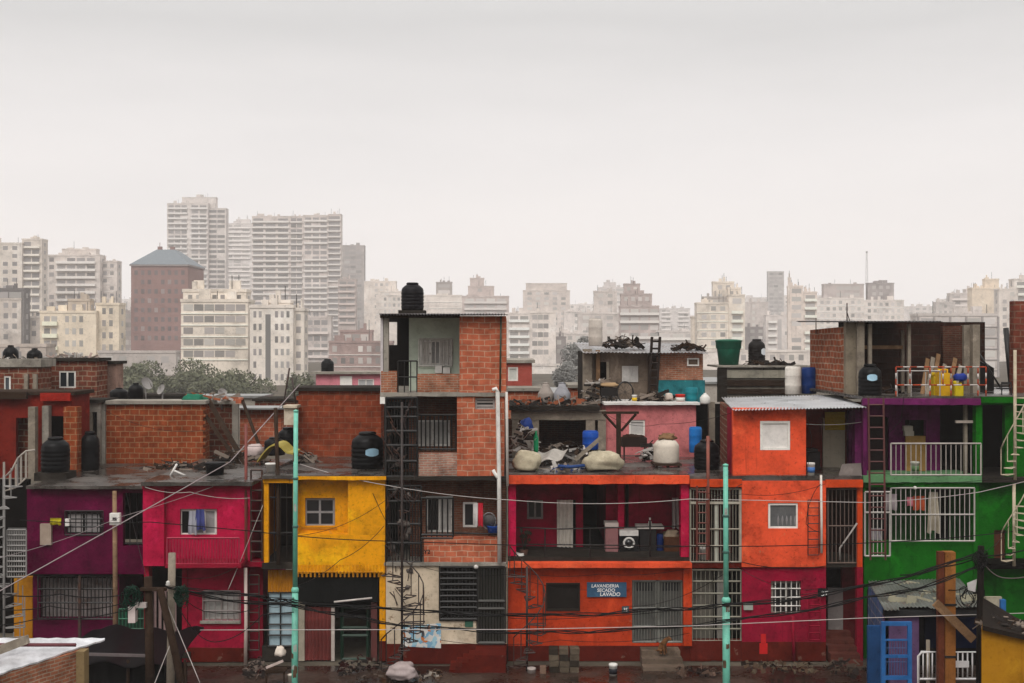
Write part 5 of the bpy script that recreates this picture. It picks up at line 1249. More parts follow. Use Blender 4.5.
for k, px in enumerate((752, 758, 763)):
    pass
single('tank_stand', MB().bp(750, 362, 754, 366.4, 44.2, .3).bp(756, 362, 759, 366.4, 44.3, .3).bp(762, 362, 767, 366.4, 44.2, .3).bp(749, 361.2, 768, 362, 44.15, .7), CONCD, 'grey block stand under the black stickered tank', 'tank stand')
single('tank_stand', MB().bp(656, 466, 658, 472, 35.6, .1).bp(667, 466, 669.5, 472, 35.7, .1).bp(678, 466, 680, 472, 35.6, .1).bp(654, 464.2, 682, 466, 35.55, .9), WOODD, 'dark timber stand under the cream tank', 'tank stand')
single('rag', MB().blob(P(667, 437, 36.0), .26, .22, .12, 3, .5, 12, 8), WOOD, 'brown rag bundle lying on the cream tank lid', 'rag')

# ------------------------------------------------------------------ smaller roof things
SACK = plain((.40, .35, .25), .8, .5)
single('sack', MB().blob(P(526, 463, 34.7), .42, .36, .36, 11, .28, 22, 14), SACK, 'tall cream rubble sack by the pipe of the tall brick house', 'sack', 'cream rubble sacks')
single('sack', MB().blob(P(604, 463, 34.7), .60, .4, .34, 21, .30, 24, 14), SACK, 'wide slumped cream sack in the middle of the laundry house roof', 'sack', 'cream rubble sacks')
single('bent_sheet', MB().corr(P(522, 464, 35.6), P(562, 459, 36.2), P(530, 453, 37.2), 2, .05, .01, 12), plain((.40, .37, .33), .5), 'pale bent sheet lying behind the tall cream sack', 'sheet metal')
single('plank', MB().plank(P(575, 460, 36), P(602, 437, 36.4), .12, .04), WOODG, 'grey plank slanting in front of the bright blue barrel', 'plank')
single('tube_roll', MB().tube([P(558, 466, 34.5), P(570, 467, 34.5), P(585, 465.5, 34.5)], .05, 8), plain((.02, .05, .16), .5), 'dark blue roll lying on the roof between the sacks', 'roll')
single('green_bottle', MB().lathe(P(536, 452, 37.2), [(.07, 0), (.08, .1), (.08, .45), (.03, .6), (.03, .68)], 12), plain((.01, .22, .09), .4), 'slim green tube standing against the concrete frame post', 'tube')
single('blue_bag', MB().blob(P(526, 427, 38.5), .22, .2, .26, 5, .4), plain((.02, .05, .22), .5), 'dark blue bag stuffed high in the scrap by the pipe', 'bag')
r = thing('brazier', 'rusty half barrel brazier on legs before the pink wall', 'brazier', P(634, 462, 38))
part('tray', MB().bp(622, 438, 647, 447, 38, .5), plain((.055, .032, .024), .8), r)
part('charred_wood', MB().blob(P(633, 437, 38.25), .3, .2, .1, 4, .5), plain((.06, .03, .02), .9), r)
for px in (623.5, 644): part('leg', MB().bp(px, 447, px + 1.5, 463, 38.2, .06), RUSTM, r)
single('iron_post', MB().tube([P(708, 436, 33.9), P(708, 478, 33.9), P(708.5, 560, 33.6)], .05, 8).tube([P(705.5, 440, 33.9), P(711, 440, 33.9)], .03, 6), metal((.20, .05, .03), .6, 0, .4, .4), 'rusty red iron post in front of the black tank and the tall white grille', 'post')
def ladder(label, pa, pb, Ya, Yb, wpx, n, mat, w=.045, name='ladder'):
    m = MB(); 
    A0, A1 = P(pa[0] - wpx / 2, pa[1], Ya), P(pb[0] - wpx / 2, pb[1], Yb); B0, B1 = P(pa[0] + wpx / 2, pa[1], Ya), P(pb[0] + wpx / 2, pb[1], Yb)
    m.bar(A0, A1, w * 1.4).bar(B0, B1, w * 1.4)
    for k in range(n):
        t = (k + .6) / (n + .2); m.bar(A0.lerp(A1, t), B0.lerp(B1, t), w)
    return single(name, m, mat, label, 'ladder')
ladder('dark wooden ladder leaning up on the shack roof', (652, 404), (656, 337), 40.6, 41.0, 8, 9, plain((.045, .03, .024), .7), .05)
# bicycle wheel, motorbike-like clutter by the shack
m = MB(); c = P(625, 392, 40.4)
m.tube([c + Vector((.28 * math.sin(t * math.pi / 10), .02 * math.sin(t), .36 * math.cos(t * math.pi / 10))) for t in range(21)], .03, 6)
for t in range(5): m.bar(c + Vector((.26 * math.sin(t * .63), 0, .34 * math.cos(t * .63))), c - Vector((.26 * math.sin(t * .63), 0, .34 * math.cos(t * .63))), .008)
single('bicycle_wheel', m, BLACKM, 'black bicycle wheel propped against the cement wall of the shack', 'wheel')
r = thing('cart', 'small cart with a tan cushion standing at the shack door', 'cart', P(610, 402, 40.3))
part('body', MB().bp(601, 388, 617, 396, 40.3, .5), plain((.03, .026, .024), .6), r)
part('cushion', MB().blob(P(609, 385, 40.5), .33, .24, .1, 8, .25), plain((.36, .24, .13), .8), r)
for px in (604, 614): part('wheel', MB().tube([P(px, 399.5, 40.28) + Vector((.1 * math.cos(t * .63), 0, .1 * math.sin(t * .63))) for t in range(11)], .025, 5), BLACKM, r)
def bucket(label, px0, px1, pt, pb, Y, mat, mat2=None, group=None, name='bucket', cat='bucket', handle=True):
    r = (X(px1, Y) - X(px0, Y)) / 2; h = Z(pt, Y) - Z(pb, Y); c = Vector(((X(px0, Y) + X(px1, Y)) / 2, Y + r, Z(pb, Y)))
    root = thing(name, label, cat, c, group)
    part('body', MB().lathe(c, [(r * .8, 0), (r * .95, h * .85), (r, h * .86), (r, h * .98), (r * .94, h), (r * .9, h * .9), (.01, h * .88)], 18), mat, root)
    if mat2: part('band', MB().lathe(c, [(r * .88, h * .3), (r * .925, h * .3), (r * .965, h * .68), (r * .93, h * .68)], 18), mat2, root)
    if handle: part('handle', MB().tube([c + Vector((r * math.cos(t), -.02, h * .88 - r * .7 * math.sin(t) * .6)) for t in [math.pi * k / 8 for k in range(9)]], .012, 5), BLACKM, root)
    return root
WP = plain((.62, .60, .56), .4)
bucket('white pail with a dark label standing in the street before the plinth', 609, 618, 665, 679, 32.4, WP, plain((.03, .03, .04), .5))
bucket('white pail with a yellow lid at the foot of the shack wall', 632, 637.5, 395, 403.5, 40.0, WP, plain((.6, .38, .02), .5))
bucket('red pail beside the teal barrel', 676, 686, 394.5, 404, 39.9, plain((.50, .02, .012), .4), WP)
bucket('white pail with a blue label in the orange rooftop recess', 808, 816, 463, 477, 34.0, WP, plain((.06, .16, .4), .5))
bucket('white pail on the purple balcony behind the railing', 912, 921, 462, 475, 34.3, plain((.45, .45, .38), .5), plain((.1, .18, .08), .6))
bucket('white pail hanging low in the tall white grille', 700, 709, 548, 560, 34.3, WP)
bucket('grey white pail by the foot of the iron spiral stair', 527, 536, 669, 680, 32.6, plain((.42, .36, .33), .6))
single('jug', MB().lathe(P(705, 404, 40.1), [(.16, 0), (.18, .05), (.18, .22), (.1, .32), (.05, .34), (.05, .38)], 14), WP, 'white plastic jug at the right of the teal barrel', 'jug')
single('white_bundle', MB().blob(P(669, 397, 40.0), .13, .12, .15, 6, .3, 12, 8), plain((.5, .42, .36), .8), 'cream bundle left of the red pail', 'bundle')
# roof barrier in red and white
Yb_ = 34.15; r = thing('barrier', 'red and white striped metal barrier on the purple house roof', 'barrier', P(935, 397, Yb_))
RW1 = plain((.50, .45, .42), .6, .5); RW2 = plain((.34, .05, .02), .6, .5)
def striped(a, b, n, w=.045):
    a, b = Vector(a), Vector(b)
    for k in range(n):
        q = part('tube', MB().tube([a.lerp(b, k / n), a.lerp(b, (k + 1) / n)], w / 2, 6), RW1 if k % 2 else RW2, r)
for a, b, n in (((896, 367), (986, 367), 13), ((896, 385), (986, 385), 11), ((896, 367), (896, 397), 5), ((986, 367), (986, 396), 5), ((910, 368), (910, 385), 3), ((930, 368), (930, 397), 5), ((943, 368), (943, 385), 3), ((951, 368), (951, 396), 5), ((968, 368), (968, 385), 3), ((978, 368), (978, 396), 5)):
    striped(P(*a, Yb_), P(*b, Yb_), n)
single('mesh_frame', MB().grille(897, 371, 940, 397, 34.4, 3, (0, 1), .02, .03), plain((.35, .33, .31), .5), 'grey wire frame standing behind the striped barrier', 'frame')
YEL = plain((.60, .33, .01), .5)
def jerry(label, px0, px1, pt, pb, Y, mat):
    x0, x1, z0, z1 = X(px0, Y), X(px1, Y), Z(pb, Y), Z(pt, Y); w = x1 - x0; h = z1 - z0
    rt = thing('jerrycan', label, 'jerrycan', ((x0 + x1) / 2, Y, z0), 'yellow jerrycans on the roof')
    part('body', MB().prism([(x0, Y + .03), (x0 + .03, Y), (x1 - .03, Y), (x1, Y + .03), (x1, Y + .3), (x0, Y + .3)], z0, z0 + h * .85), mat, rt)
    part('handle', MB().box(x0 + w * .25, x1 - w * .1, Y + .1, Y + .2, z0 + h * .95, z0 + h).box(x1 - w * .2, x1 - w * .1, Y + .1, Y + .2, z0 + h * .85, z0 + h * .95), mat, rt)
    part('spout', MB().lathe((x0 + w * .18, Y + .15, z0 + h * .85), [(.06, 0), (.05, .08), (.05, .12)], 10), mat, rt)
jerry('large yellow jerrycan behind the striped barrier', 939, 950.5, 369, 396, 34.5, YEL)
jerry('slim yellow jerrycan partly hidden left of the large one', 934, 939, 373, 396, 34.8, plain((.45, .30, .01), .5))
jerry('shorter yellow jerrycan under the blue bag', 955, 964, 383, 397, 34.5, plain((.55, .42, .01), .5))
single('blue_bag', MB().blob(P(960, 378, 34.7), .2, .16, .14, 9, .3, 14, 9), plain((.012, .03, .2), .5), 'blue bag lying on the shorter yellow jerrycan', 'bag')
r = thing('chair', 'small black metal chair on the roof near the far right', 'chair', P(1006, 397, 35))
part('seat', MB().bp(1001, 388, 1012, 389.2, 35, .35), BLACKM, r); part('backrest', MB().bp(1001.5, 382, 1011.5, 384, 35.33, .03), BLACKM, r)
for px, dy in ((1001.5, 0), (1011, 0), (1001.5, .33), (1011, .33)): part('leg', MB().bp(px, 384 if dy else 389.2, px + .8, 397, 35 + dy, .03), BLACKM, r)
# left roof bits
for k, (a, b, Ya, Yb2, w_) in enumerate((((208, 400), (246, 466), 40.8, 38, .16), ((204, 414), (240, 466), 40.6, 38.3, .12), ((242, 400), (259, 446), 42, 40.5, .10))):
    single('timber_beam', MB().plank(P(*a, Ya), P(*b, Yb2), w_, .1), WOODD, ['thick timber beam leaning uppermost before the brown brick room', 'thinner timber beam leaning below the thick one', 'short timber leaning on the small orange brick room'][k], 'beam', 'timber beams leaning on the roof')
m = MB().corr(P(258, 461, 36.2), P(258, 461, 36.2) + Vector((0, 1.2, .0)), P(292, 461, 36.2), 1, 0.0, .02, 2)
m = MB(); vs = []; n = 12
for i in range(n + 1):
    t = i / n; px = 257 + 36 * t; py = 461 - 17 * math.sin(math.pi * min(1, t * 1.25) * .8) + (5 * max(0, t - .6))
    for dy in (0, 1.3): 
        for dz in (0, -.05): vs.append(P(px, py, 35.4) + Vector((0, dy, dz)))
for i in range(n):
    a = i * 4; b = a + 4
    m.add([vs[a], vs[b], vs[b + 2], vs[a + 2]], [(0, 1, 2, 3)]); m.add([vs[a + 1], vs[b + 1], vs[b + 3], vs[a + 3]], [(3, 2, 1, 0)]); m.add([vs[a], vs[b], vs[b + 1], vs[a + 1]], [(3, 2, 1, 0)])
single('awning', m, plain((.34, .27, .06), .6), 'curved mustard awning sheet beside the first turquoise pole', 'awning')
single('cream_block', MB().bp(284, 408, 296, 425, 38.5, .5).bp(283, 405.5, 297, 408, 38.4, .7), paint((.50, .42, .32), .4), 'pale cream masonry block right behind the first turquoise pole', 'masonry block')
single('iron_rod', MB().tube([P(283, 408, 38.6), P(289.5, 368, 38.6)], .03, 5), RUSTM, 'left of two thin rods rising above the cream block', 'rod')
single('iron_rod', MB().tube([P(296, 404, 38.6), P(292, 378, 38.6)], .03, 5), RUSTM, 'right of two thin rods rising above the cream block', 'rod')
single('red_post', MB().tube([P(246, 424, 34.2), P(246, 480, 34.0), P(246, 560, 33.5)], .045, 7), metal((.16, .03, .02), .6), 'thin dark red post beside the crimson house window', 'post')
single('brown_post', MB().tube([P(275.5, 408, 34.4), P(278, 480, 33.9), P(278.5, 565, 33.3)], .06, 7), WOODD, 'brown wooden post rising over the yellow house porch', 'post')
single('bin', MB().lathe(P(215, 477, 35.2), [(.24, 0), (.3, .4), (.32, .42), (.3, .45), (.01, .45)], 16), BLKPL, 'small black bin on the crimson house roof', 'bin')
single('bag', MB().blob(P(255, 452, 38.5), .3, .25, .26, 14, .4, 14, 9), plain((.45, .36, .34), .7), 'pinkish white bag by the leaning timber', 'bag')
single('white_branch', MB().tube([P(169, 478, 35.2), P(177, 464, 35.2)], .035, 6).tube([P(173, 470, 35.2), P(186, 476, 35.2)], .03, 6), plain((.6, .57, .54), .5), 'white forked pipe lying on the crimson house roof', 'pipe')
single('flower_pot', MB().lathe(P(271, 475, 34.6), [(.10, 0), (.17, .32), (.19, .33), (.16, .36), (.01, .34)], 14), WP, 'cream vase under the mustard awning', 'pot')
def dish(label, px, py, Y, r, tilt, mat=plain((.24, .225, .215), .6)):
    c = P(px, py, Y); root = thing('satellite_dish', label, 'satellite dish', c - Vector((0, 0, .6)), 'satellite dishes')
    m = MB(); rot = Vector((math.sin(tilt), -math.cos(tilt) * .8, .45)).normalized(); u = rot.orthogonal().normalized(); v = rot.cross(u)
    rings = []
    for i in range(5):
        q = i / 4; rings += [c + (u * math.cos(a) + v * math.sin(a)) * r * q + rot * (r * .28 * q * q) for a in [2 * math.pi * k / 16 for k in range(16)]]
    m.add(rings, [(i * 16 + k, i * 16 + (k + 1) % 16, (i + 1) * 16 + (k + 1) % 16, (i + 1) * 16 + k) for i in range(4) for k in range(16)], True)
    part('reflector', m, mat, root)
    part('arm', MB().tube([c - v * r * .9 + rot * r * .2, c + rot * r * .9], .015, 5), mat, root)
    part('mast', MB().tube([c - rot * .03, c - Vector((0, 0, .6))], .03, 6), mat, root)
dish('grey satellite dish seen edge on above the hollow brick room, nearest the dome tank', 146, 384, 41.8, .24, .9)
dish('pale satellite dish facing right above the hollow brick room', 162, 390, 41.6, .2, -.6)
dish('small satellite dish on the red wall roof by the scrap', 222, 393, 42, .17, .5)
dish('whitish satellite dish on the far left parapet roof', 17, 352, 46, .22, -.5)
single('green_tarp', MB().blob(P(194, 399, 41), .42, .3, .18, 3, .4, 14, 9), plain((.01, .12, .07), .6), 'green tarpaulin scrap on the right corner of the hollow brick room', 'tarpaulin')
for k, (px, t, b, Y_) in enumerate(((849, 306, 324, 37), (835, 310, 326, 39), (816, 314, 330, 40.5), (884, 312, 322, 38))):
    pass
single('rebar', MB().tube([P(847, 326, 37), P(847, 303, 37)], .02, 5).tube([P(847, 312, 37), P(850, 322, 37)], .015, 5), RUSTM, 'tallest rusty rebar sticking up from the unfinished room', 'rebar')
single('rebar', MB().tube([P(816, 334, 40), P(816, 318, 40)], .018, 5), RUSTM, 'short rebar at the left end of the unfinished room wall', 'rebar')
# balcony things on the laundry house
Yq = 34.9; r = thing('washing_machine', 'black washing machine with a white rimmed door on the crimson balcony', 'washing machine', P(629, 557, Yq))
part('body', MB().bp(619.5, 536, 638.5, 556.5, Yq, .6), plain((.02, .02, .022), .4), r); part('control_panel', MB().bp(619.5, 530.5, 638.5, 535.8, Yq - .01, .6), WP, r)
c = P(629, 543, Yq - .03); part('door_ring', MB().tube([c + Vector((.15 * math.cos(t * math.pi / 12), 0, .15 * math.sin(t * math.pi / 12))) for t in range(25)], .035, 6), WP, r)
part('door_glass', MB().tube([c + Vector((0, -.02, 0)), c + Vector((0, .03, 0))], .12, 18), GLASS, r)
r = thing('cabinet', 'tall faded pink cabinet left of the washing machine', 'cabinet', P(612, 557, Yq)); part('body', MB().bp(605.5, 527, 618, 557, Yq, .45), plain((.26, .12, .12), .5), r); part('top', MB().bp(605, 523, 618.5, 526.8, Yq - .02, .5), plain((.5, .44, .40), .5), r)
r = thing('sink_counter', 'dark sink counter with a pale top on the crimson balcony', 'counter', P(650, 557, Yq)); part('body', MB().bp(640, 530, 656, 556, Yq + .1, .5), plain((.05, .045, .045), .6), r); part('top', MB().bp(637, 526.5, 664, 529, Yq + .02, .6), plain((.50, .47, .43), .5), r)
single('bottle', MB().lathe(P(650, 526.4, 35.1), [(.05, 0), (.05, .14), (.025, .18), (.025, .24), (.03, .26)], 12), WP, 'white bottle on the sink counter', 'bottle')
tank('narrow blue barrel at the end of the sink counter', 657, 664, 535, 557, 35.0, plain((.006, .02, .10), .5), 'drum', 'plastic_drum', 'drum', group='plastic drums on the roofs')
r = thing('wooden_crate_stack', 'brown wooden chest heaped with rags on the crimson balcony', 'chest', P(672, 558, 34.9)); part('body', MB().bp(664.5, 537, 680, 557, 34.9, .5), paint((.10, .04, .02), .5), r); part('rags', MB().blob(P(671, 535, 35.15), .25, .22, .16, 3, .45), plain((.26, .20, .14), .8), r)
single('white_bag', MB().blob(P(519, 556, 34.3), .16, .14, .1, 2, .4, 12, 8), WP, 'crumpled white bag at the left end of the crimson balcony', 'bag')
r = thing('plant', 'thin dry plant in a pot at the left end of the crimson balcony', 'plant', P(524, 557, 34.4)); part('pot', MB().lathe(P(524, 557, 34.4), [(.09, 0), (.13, .22), (.01, .21)], 12), plain((.08, .04, .03), .7), r)
m = MB(); rr = random.Random(3)
for k in range(14):
    a = P(524, 551, 34.4); b = a + Vector((rr.uniform(-.2, .2), rr.uniform(-.12, .12), rr.uniform(.25, .6))); m.tube([a, (a + b) / 2 + Vector((rr.uniform(-.05, .05), 0, .05)), b], .012, 4); m.add([b, b + Vector((.06, 0, .04)), b + Vector((.02, .02, .12)), b + Vector((-.04, 0, .05))], [(0, 1, 2, 3)])
part('stems', m, plain((.03, .03, .018), .8), r)
# laundry
single('laundry', MB().cloth(473, 503, 478, 525, 33.5, 1, .04), plain((.5, .47, .45), .8), 'white cloth hanging left of a red one on the brick house rail', 'laundry', 'laundry on the rails')
single('laundry', MB().cloth(478, 503, 483, 526, 33.48, 1, .04), plain((.42, .015, .03), .8), 'red cloth hanging on the brick house rail', 'laundry', 'laundry on the rails')
r = thing('fan', 'round grey fan standing among the laundry on the brick house balcony', 'fan', P(489, 534, 33.9)); c = P(489, 521, 33.85)
part('guard', MB().tube([c + Vector((.2 * math.cos(t * .2618), 0, .24 * math.sin(t * .2618))) for t in range(25)], .02, 5), plain((.2, .19, .19), .5), r); part('hub', MB().tube([c + Vector((0, -.03, 0)), c + Vector((0, .1, 0))], .19, 16), plain((.08, .075, .075), .5), r)
part('stand', MB().tube([c - Vector((0, -.05, .2)), P(489, 536, 33.9)], .03, 6), BLACKM, r)
single('basin', MB().lathe(P(494, 534, 33.85), [(.16, 0), (.21, .22), (.23, .24), (.2, .25), (.01, .2)], 16), plain((.01, .06, .30), .45), 'blue basin at the right end of the brick house balcony', 'basin')
single('laundry', MB().cloth(196, 509.5, 204, 530, 33.72, 2, .05, .4), plain((.06, .07, .22), .8), 'blue garment hanging in the crimson house window', 'laundry', 'laundry on the rails')
single('laundry', MB().cloth(189, 511, 196, 534, 33.74, 2, .04, .3), plain((.34, .34, .38), .8), 'grey white garment beside the blue one in the crimson window', 'laundry', 'laundry on the rails')
single('laundry', MB().cloth(929, 492, 938, 532, 34.35, 3, .06, .45), plain((.42, .37, .29), .8), 'long pale dress hanging behind the green balcony bars', 'laundry', 'laundry on the rails')
single('laundry', MB().cloth(913, 496, 925, 510, 34.5, 2, .05), plain((.50, .09, .03), .8), 'orange cloth behind the green balcony bars', 'laundry', 'laundry on the rails')
single('laundry', MB().cloth(907, 497, 913, 506, 34.4, 1, .04), plain((.55, .16, .20), .8), 'small pink cloth left of the orange one', 'laundry', 'laundry on the rails')
single('laundry', MB().cloth(885, 494, 897, 510, 34.3, 2, .05), plain((.34, .29, .30), .8), 'greyish cloth hanging over the joint of the two white grilles', 'laundry', 'laundry on the rails')
single('laundry', MB().cloth(871, 528, 881, 545, 34.4, 2, .05), plain((.28, .25, .27), .8), 'grey garment low behind the narrow white gate', 'laundry', 'laundry on the rails')
single('yellow_cloth', MB().cloth(50, 518, 61, 525, 34.1, 2, .03), plain((.36, .30, .01), .7), 'small yellow cloth pegged beside the purple house window', 'cloth')
single('box', MB().bp(904, 426, 913, 431, 35.35, .25).bp(905, 431.2, 914, 436, 35.33, .28), plain((.40, .36, .30), .6), 'pale boxes stacked on the wooden cupboard of the purple balcony', 'box')
single('stove', MB().bp(807, 452, 820, 470, 34.9, .4).bp(806, 449, 818, 451.5, 34.85, .45), plain((.02, .017, .017), .5), 'black stove at the side of the orange rooftop recess', 'stove')
single('board', MB().hexa([P(838, 477, 34.1), P(862, 477, 34.1), P(862, 477, 34.2), P(838, 477, 34.2), P(842, 464, 34.4), P(861, 463, 34.4), P(861, 463, 34.5), P(842, 464, 34.5)]), plain((.12, .10, .09), .6), 'dark board leaning at the foot of the cream door', 'board')
# ================================================================== street level, poles, cables, stairs
# ---- turquoise poles
def pole_t(label, px, pt, Y, r1, r2, pj):
    root = thing('lamp_pole', label, 'pole', (X(px, Y), Y, 0), 'turquoise poles')
    x = X(px, Y)
    part('upper_shaft', MB().tube([(x, Y, Z(pj, Y)), (x, Y, Z(pt, Y))], r1, 14, r1 * .92), TURQ, root)
    part('lower_shaft', MB().tube([(x, Y, 0), (x, Y, Z(pj, Y))], r2, 14), TURQ, root)
    part('collar', MB().lathe((x, Y, Z(pj, Y) - .06), [(r2 * 1.02, 0), (r2 * 1.18, .03), (r2 * 1.18, .08), (r1, .14)], 16), TURQ, root)
    root.rotation_euler = (0, math.radians(.25 if px < 400 else -.2), 0)
    for k in (.35, .62):
        z = Z(pj, Y) + (Z(pt, Y) - Z(pj, Y)) * k
        part('clamp', MB().lathe((x, Y, z), [(r1 * 1.1, 0), (r1 * 1.25, .01), (r1 * 1.25, .05), (r1 * 1.1, .06)], 14), plain((.05, .12, .10), .5), root)
    rr = random.Random(int(px))
    for k in range(7):
        z = rr.uniform(.4, Z(pt, Y) - .4); rr_ = (r2 if z < Z(pj, Y) else r1) * 1.02; hh = rr.uniform(.03, .22); a0 = rr.uniform(3.6, 5.4); m = MB(); vs = []
        for i in range(7):
            a = a0 - .55 + 1.1 * i / 6 * rr.uniform(.8, 1.1)
            for zz in (z + rr.uniform(-.02, .02), z + hh + rr.uniform(-.03, .03)): vs.append((x + rr_ * math.cos(a), Y + rr_ * math.sin(a), zz))
        m.add(vs, [(2 * i, 2 * i + 2, 2 * i + 3, 2 * i + 1) for i in range(6)]); part('poster_scrap' if k % 2 else 'rust_patch', m, plain((.34, .36, .32), .8, .6) if k % 2 else plain((.10, .06, .035), .8, .6), root)
    part('wire_tie', MB().lathe((x, Y, Z(606, Y)), [(r2 * 1.03, 0), (r2 * 1.15, .01), (r2 * 1.15, .035), (r2 * 1.03, .045)], 14), BLACKM, root)
    part('cap', MB().lathe((x, Y, Z(pt, Y)), [(r1 * 1.05, 0), (r1 * 1.05, .04), (.01, .06)], 14), TURQ, root)
pole_t('turquoise pole in front of the yellow house', 294.5, 412, 28.5, .060, .078, 590)
pole_t('turquoise pole in front of the tall white grille', 726.5, 466, 28.5, .066, .092, 600)
# ---- timber posts left
r = thing('utility_pole', 'slim tan wooden pole with a white meter box by the purple house', 'utility pole', (X(115, 33.3), 33.3, 0))
part('pole', MB().tube([(X(115.5, 33.3), 33.3, 0), P(115, 560, 33.3), P(114.5, 491, 33.3)], .075, 9, .06), paint((.24, .15, .09), .5, .8, 2), r)
bx = part('meter_box', MB().bp(109.5, 513.5, 119.5, 525, 33.05, .15), WHITEP, r); part('dial', MB().bp(112.5, 517.5, 116.5, 520.5, 33.035, .012), BLACKM, bx)
part('footing', MB().lathe((X(115.5, 33.3), 33.3, 0), [(.12, 0), (.11, .4), (.09, .45)], 10), WOODG, r)
Yp = 28.0
r = thing('utility_pole', 'dark timber cable pole with coils at the left street side', 'utility pole', (X(150, Yp), Yp, 0))
def gpole(px0, px1, pt, Y, rad, rad2, mat, parent, nm='pole'):
    return part(nm, MB().tube([(X(px0, Y), Y, 0), P((px0 + px1) / 2, (pt + 720) / 2, Y), P(px1, pt, Y)], rad, 10, rad2), mat, parent)
gpole(151, 148, 577, Yp, .12, .10, WOODD, r)
part('crossarm', MB().bp(140, 588, 166, 591, Yp - .16, .1), WOODD, r)
rr = random.Random(4)
def coil(px, py, Y, R_, n, seed):
    rr = random.Random(seed); m = MB(); c = P(px, py, Y)
    for k in range(n):
        rx, rz = R_ * rr.uniform(.7, 1.05), R_ * rr.uniform(.6, 1); o = Vector((rr.uniform(-.06, .06), rr.uniform(-.08, .08), rr.uniform(-.06, .06)))
        ph = rr.uniform(0, 6); ex = rr.uniform(.4, 1)
        m.tube([c + o + Vector((rx * ex * math.cos(t * .45 + ph), .05 * math.sin(t * .9 + k), rz * math.sin(t * .45 + ph + .5 * math.sin(k)) + .05 * math.sin(t * 1.3 + k))) for t in range(12)], .010, 5)
    return m
for k, (px, py, R_, lb) in enumerate(((131, 598, .26, 'green black cable coil hung on the left side of the dark timber pole'), (181, 596, .22, 'green cable coil hung right of the round timber pole'))):
    single('cable_coil', coil(px, py, 27.8, R_, 20, k), plain((.008, .055, .032), .5), lb, 'cable coil', 'cable coils')
r = thing('junction_box', 'pale junction box mounted by the left cable coil', 'junction box', P(134, 620, 27.7)); part('box', MB().bp(128, 607, 135, 623, 27.75, .2), plain((.52, .44, .42), .5), r); part('bracket', MB().bp(135, 603, 146, 608, 27.8, .12), plain((.40, .35, .33), .6), r)
r = thing('utility_pole', 'round grey timber pole right beside the dark cable pole', 'utility pole', (X(171, 28.2), 28.2, 0)); gpole(170, 172, 553, 28.2, .105, .09, WOODG, r)
part('insulator', MB().lathe(P(168, 586, 28.0), [(.03, 0), (.06, .03), (.04, .08), (.05, .1), (.01, .13)], 10), WP, r)
r = thing('brace_pole', 'slanting timber brace crossing in front of the two left poles', 'brace pole', (X(184, 27.7), 27.7, 0)); gpole(191, 160, 588, 27.7, .11, .085, WOODD, r)
# right poles
Yp = 28.0
single('timber_post', MB().prism([(X(938.5, Yp), Yp), (X(944.5, Yp), Yp), (X(944.5, Yp), Yp + .15), (X(938.5, Yp), Yp + .15)], 0, Z(552, Yp)), paint((.10, .028, .014), .5, .7, 2), 'reddish brown squared post, left of the orange timber post', 'post')
r = thing('timber_post', 'orange brown squared timber post with a slanting brace at the right', 'post', (X(952, Yp), Yp, 0))
part('post', MB().prism([(X(945.5, Yp), Yp + .02), (X(956, Yp), Yp + .02), (X(956, Yp), Yp + .25), (X(945.5, Yp), Yp + .25)], 0, Z(552.5, Yp)), paint((.24, .095, .025), .55, .7, 2), r)
part('brace', MB().plank(P(936, 603, Yp - .2), P(974, 640, Yp - .2), .2, .08), WOOD, r)
part('strap', MB().bp(944.8, 604, 956.8, 606, Yp + .0, .3), BLACKM, r); part('strap', MB().bp(944.8, 656, 956.8, 658, Yp + .0, .3), BLACKM, r)
r = thing('utility_pole', 'black cable pole with a white box near the right edge', 'utility pole', (X(981, 27), 27, 0))
part('pole', MB().tube([(X(979, 27), 27, 0), P(980, 620, 27), P(981, 546, 27)], .085, 10, .075), paint((.03, .022, .018), .5), r)
part('conduit', MB().tube([(X(983.6, 27), 26.95, 0), P(984.3, 610, 26.95)], .035, 7), plain((.18, .15, .13), .6), r)
part('junction_box', MB().hexa([P(968, 590, 26.9), P(975, 592, 26.9), P(976, 592, 27.1), P(969, 590, 27.1), P(967, 583, 26.9), P(977, 579, 26.9), P(977, 579, 27.1), P(967, 583, 27.1)]), plain((.40, .38, .37), .5), r)
single('cable_coil', coil(981, 560, 26.9, .2, 12, 7), CABLE, 'black cable tangle at the top of the black cable pole', 'cable coil', 'cable coils')
single('cable_coil', coil(968, 596, 27.3, .26, 7, 9), CABLE, 'loose loop of cable left of the black cable pole', 'cable coil', 'cable coils')

# ---- cables
def cable(label, pts, r=.014, mat=CABLE, wob=.0, seed=0, strands=1):
    rr = random.Random(seed); m = MB()
    for s_ in range(strands):
        out = []; ph = rr.uniform(0, 6)
        for i in range(len(pts) - 1):
            a, b = pts[i], pts[i + 1]; pa, pb = P(a[0], a[1], a[2]), P(b[0], b[1], b[2])
            sag = b[3] if len(b) > 3 else 0; n = 10
            for k in range(n if i < len(pts) - 2 else n + 1):
                t = k / n; p = pa.lerp(pb, t); p.z -= sag * 4 * t * (1 - t)
                if strands > 1: p += Vector((0, .03 * math.sin(t * 9 + s_ * 2 + ph + i), .035 * math.cos(t * 7 + s_ * 2.1 + ph + i)))
                elif wob: p.z += wob * math.sin(t * 11 + ph + i * 3)
                out.append(p)
        m.tube(out, r, 5)
    return single('cable', m, mat, label, 'cable', 'cables over the street')
cable('thickest upper bundle of black cables sweeping from the left poles to the black pole', [(165, 588, 28), (262, 597, 28), (294, 601, 28.4, .03), (380, 607, 28.3, .05), (510, 614.5, 28.2, .05), (640, 610, 28.2, .06), (726, 605, 28.3, .03), (865, 586, 27.6, .08), (981, 553, 27, .05)], .015, strands=4)
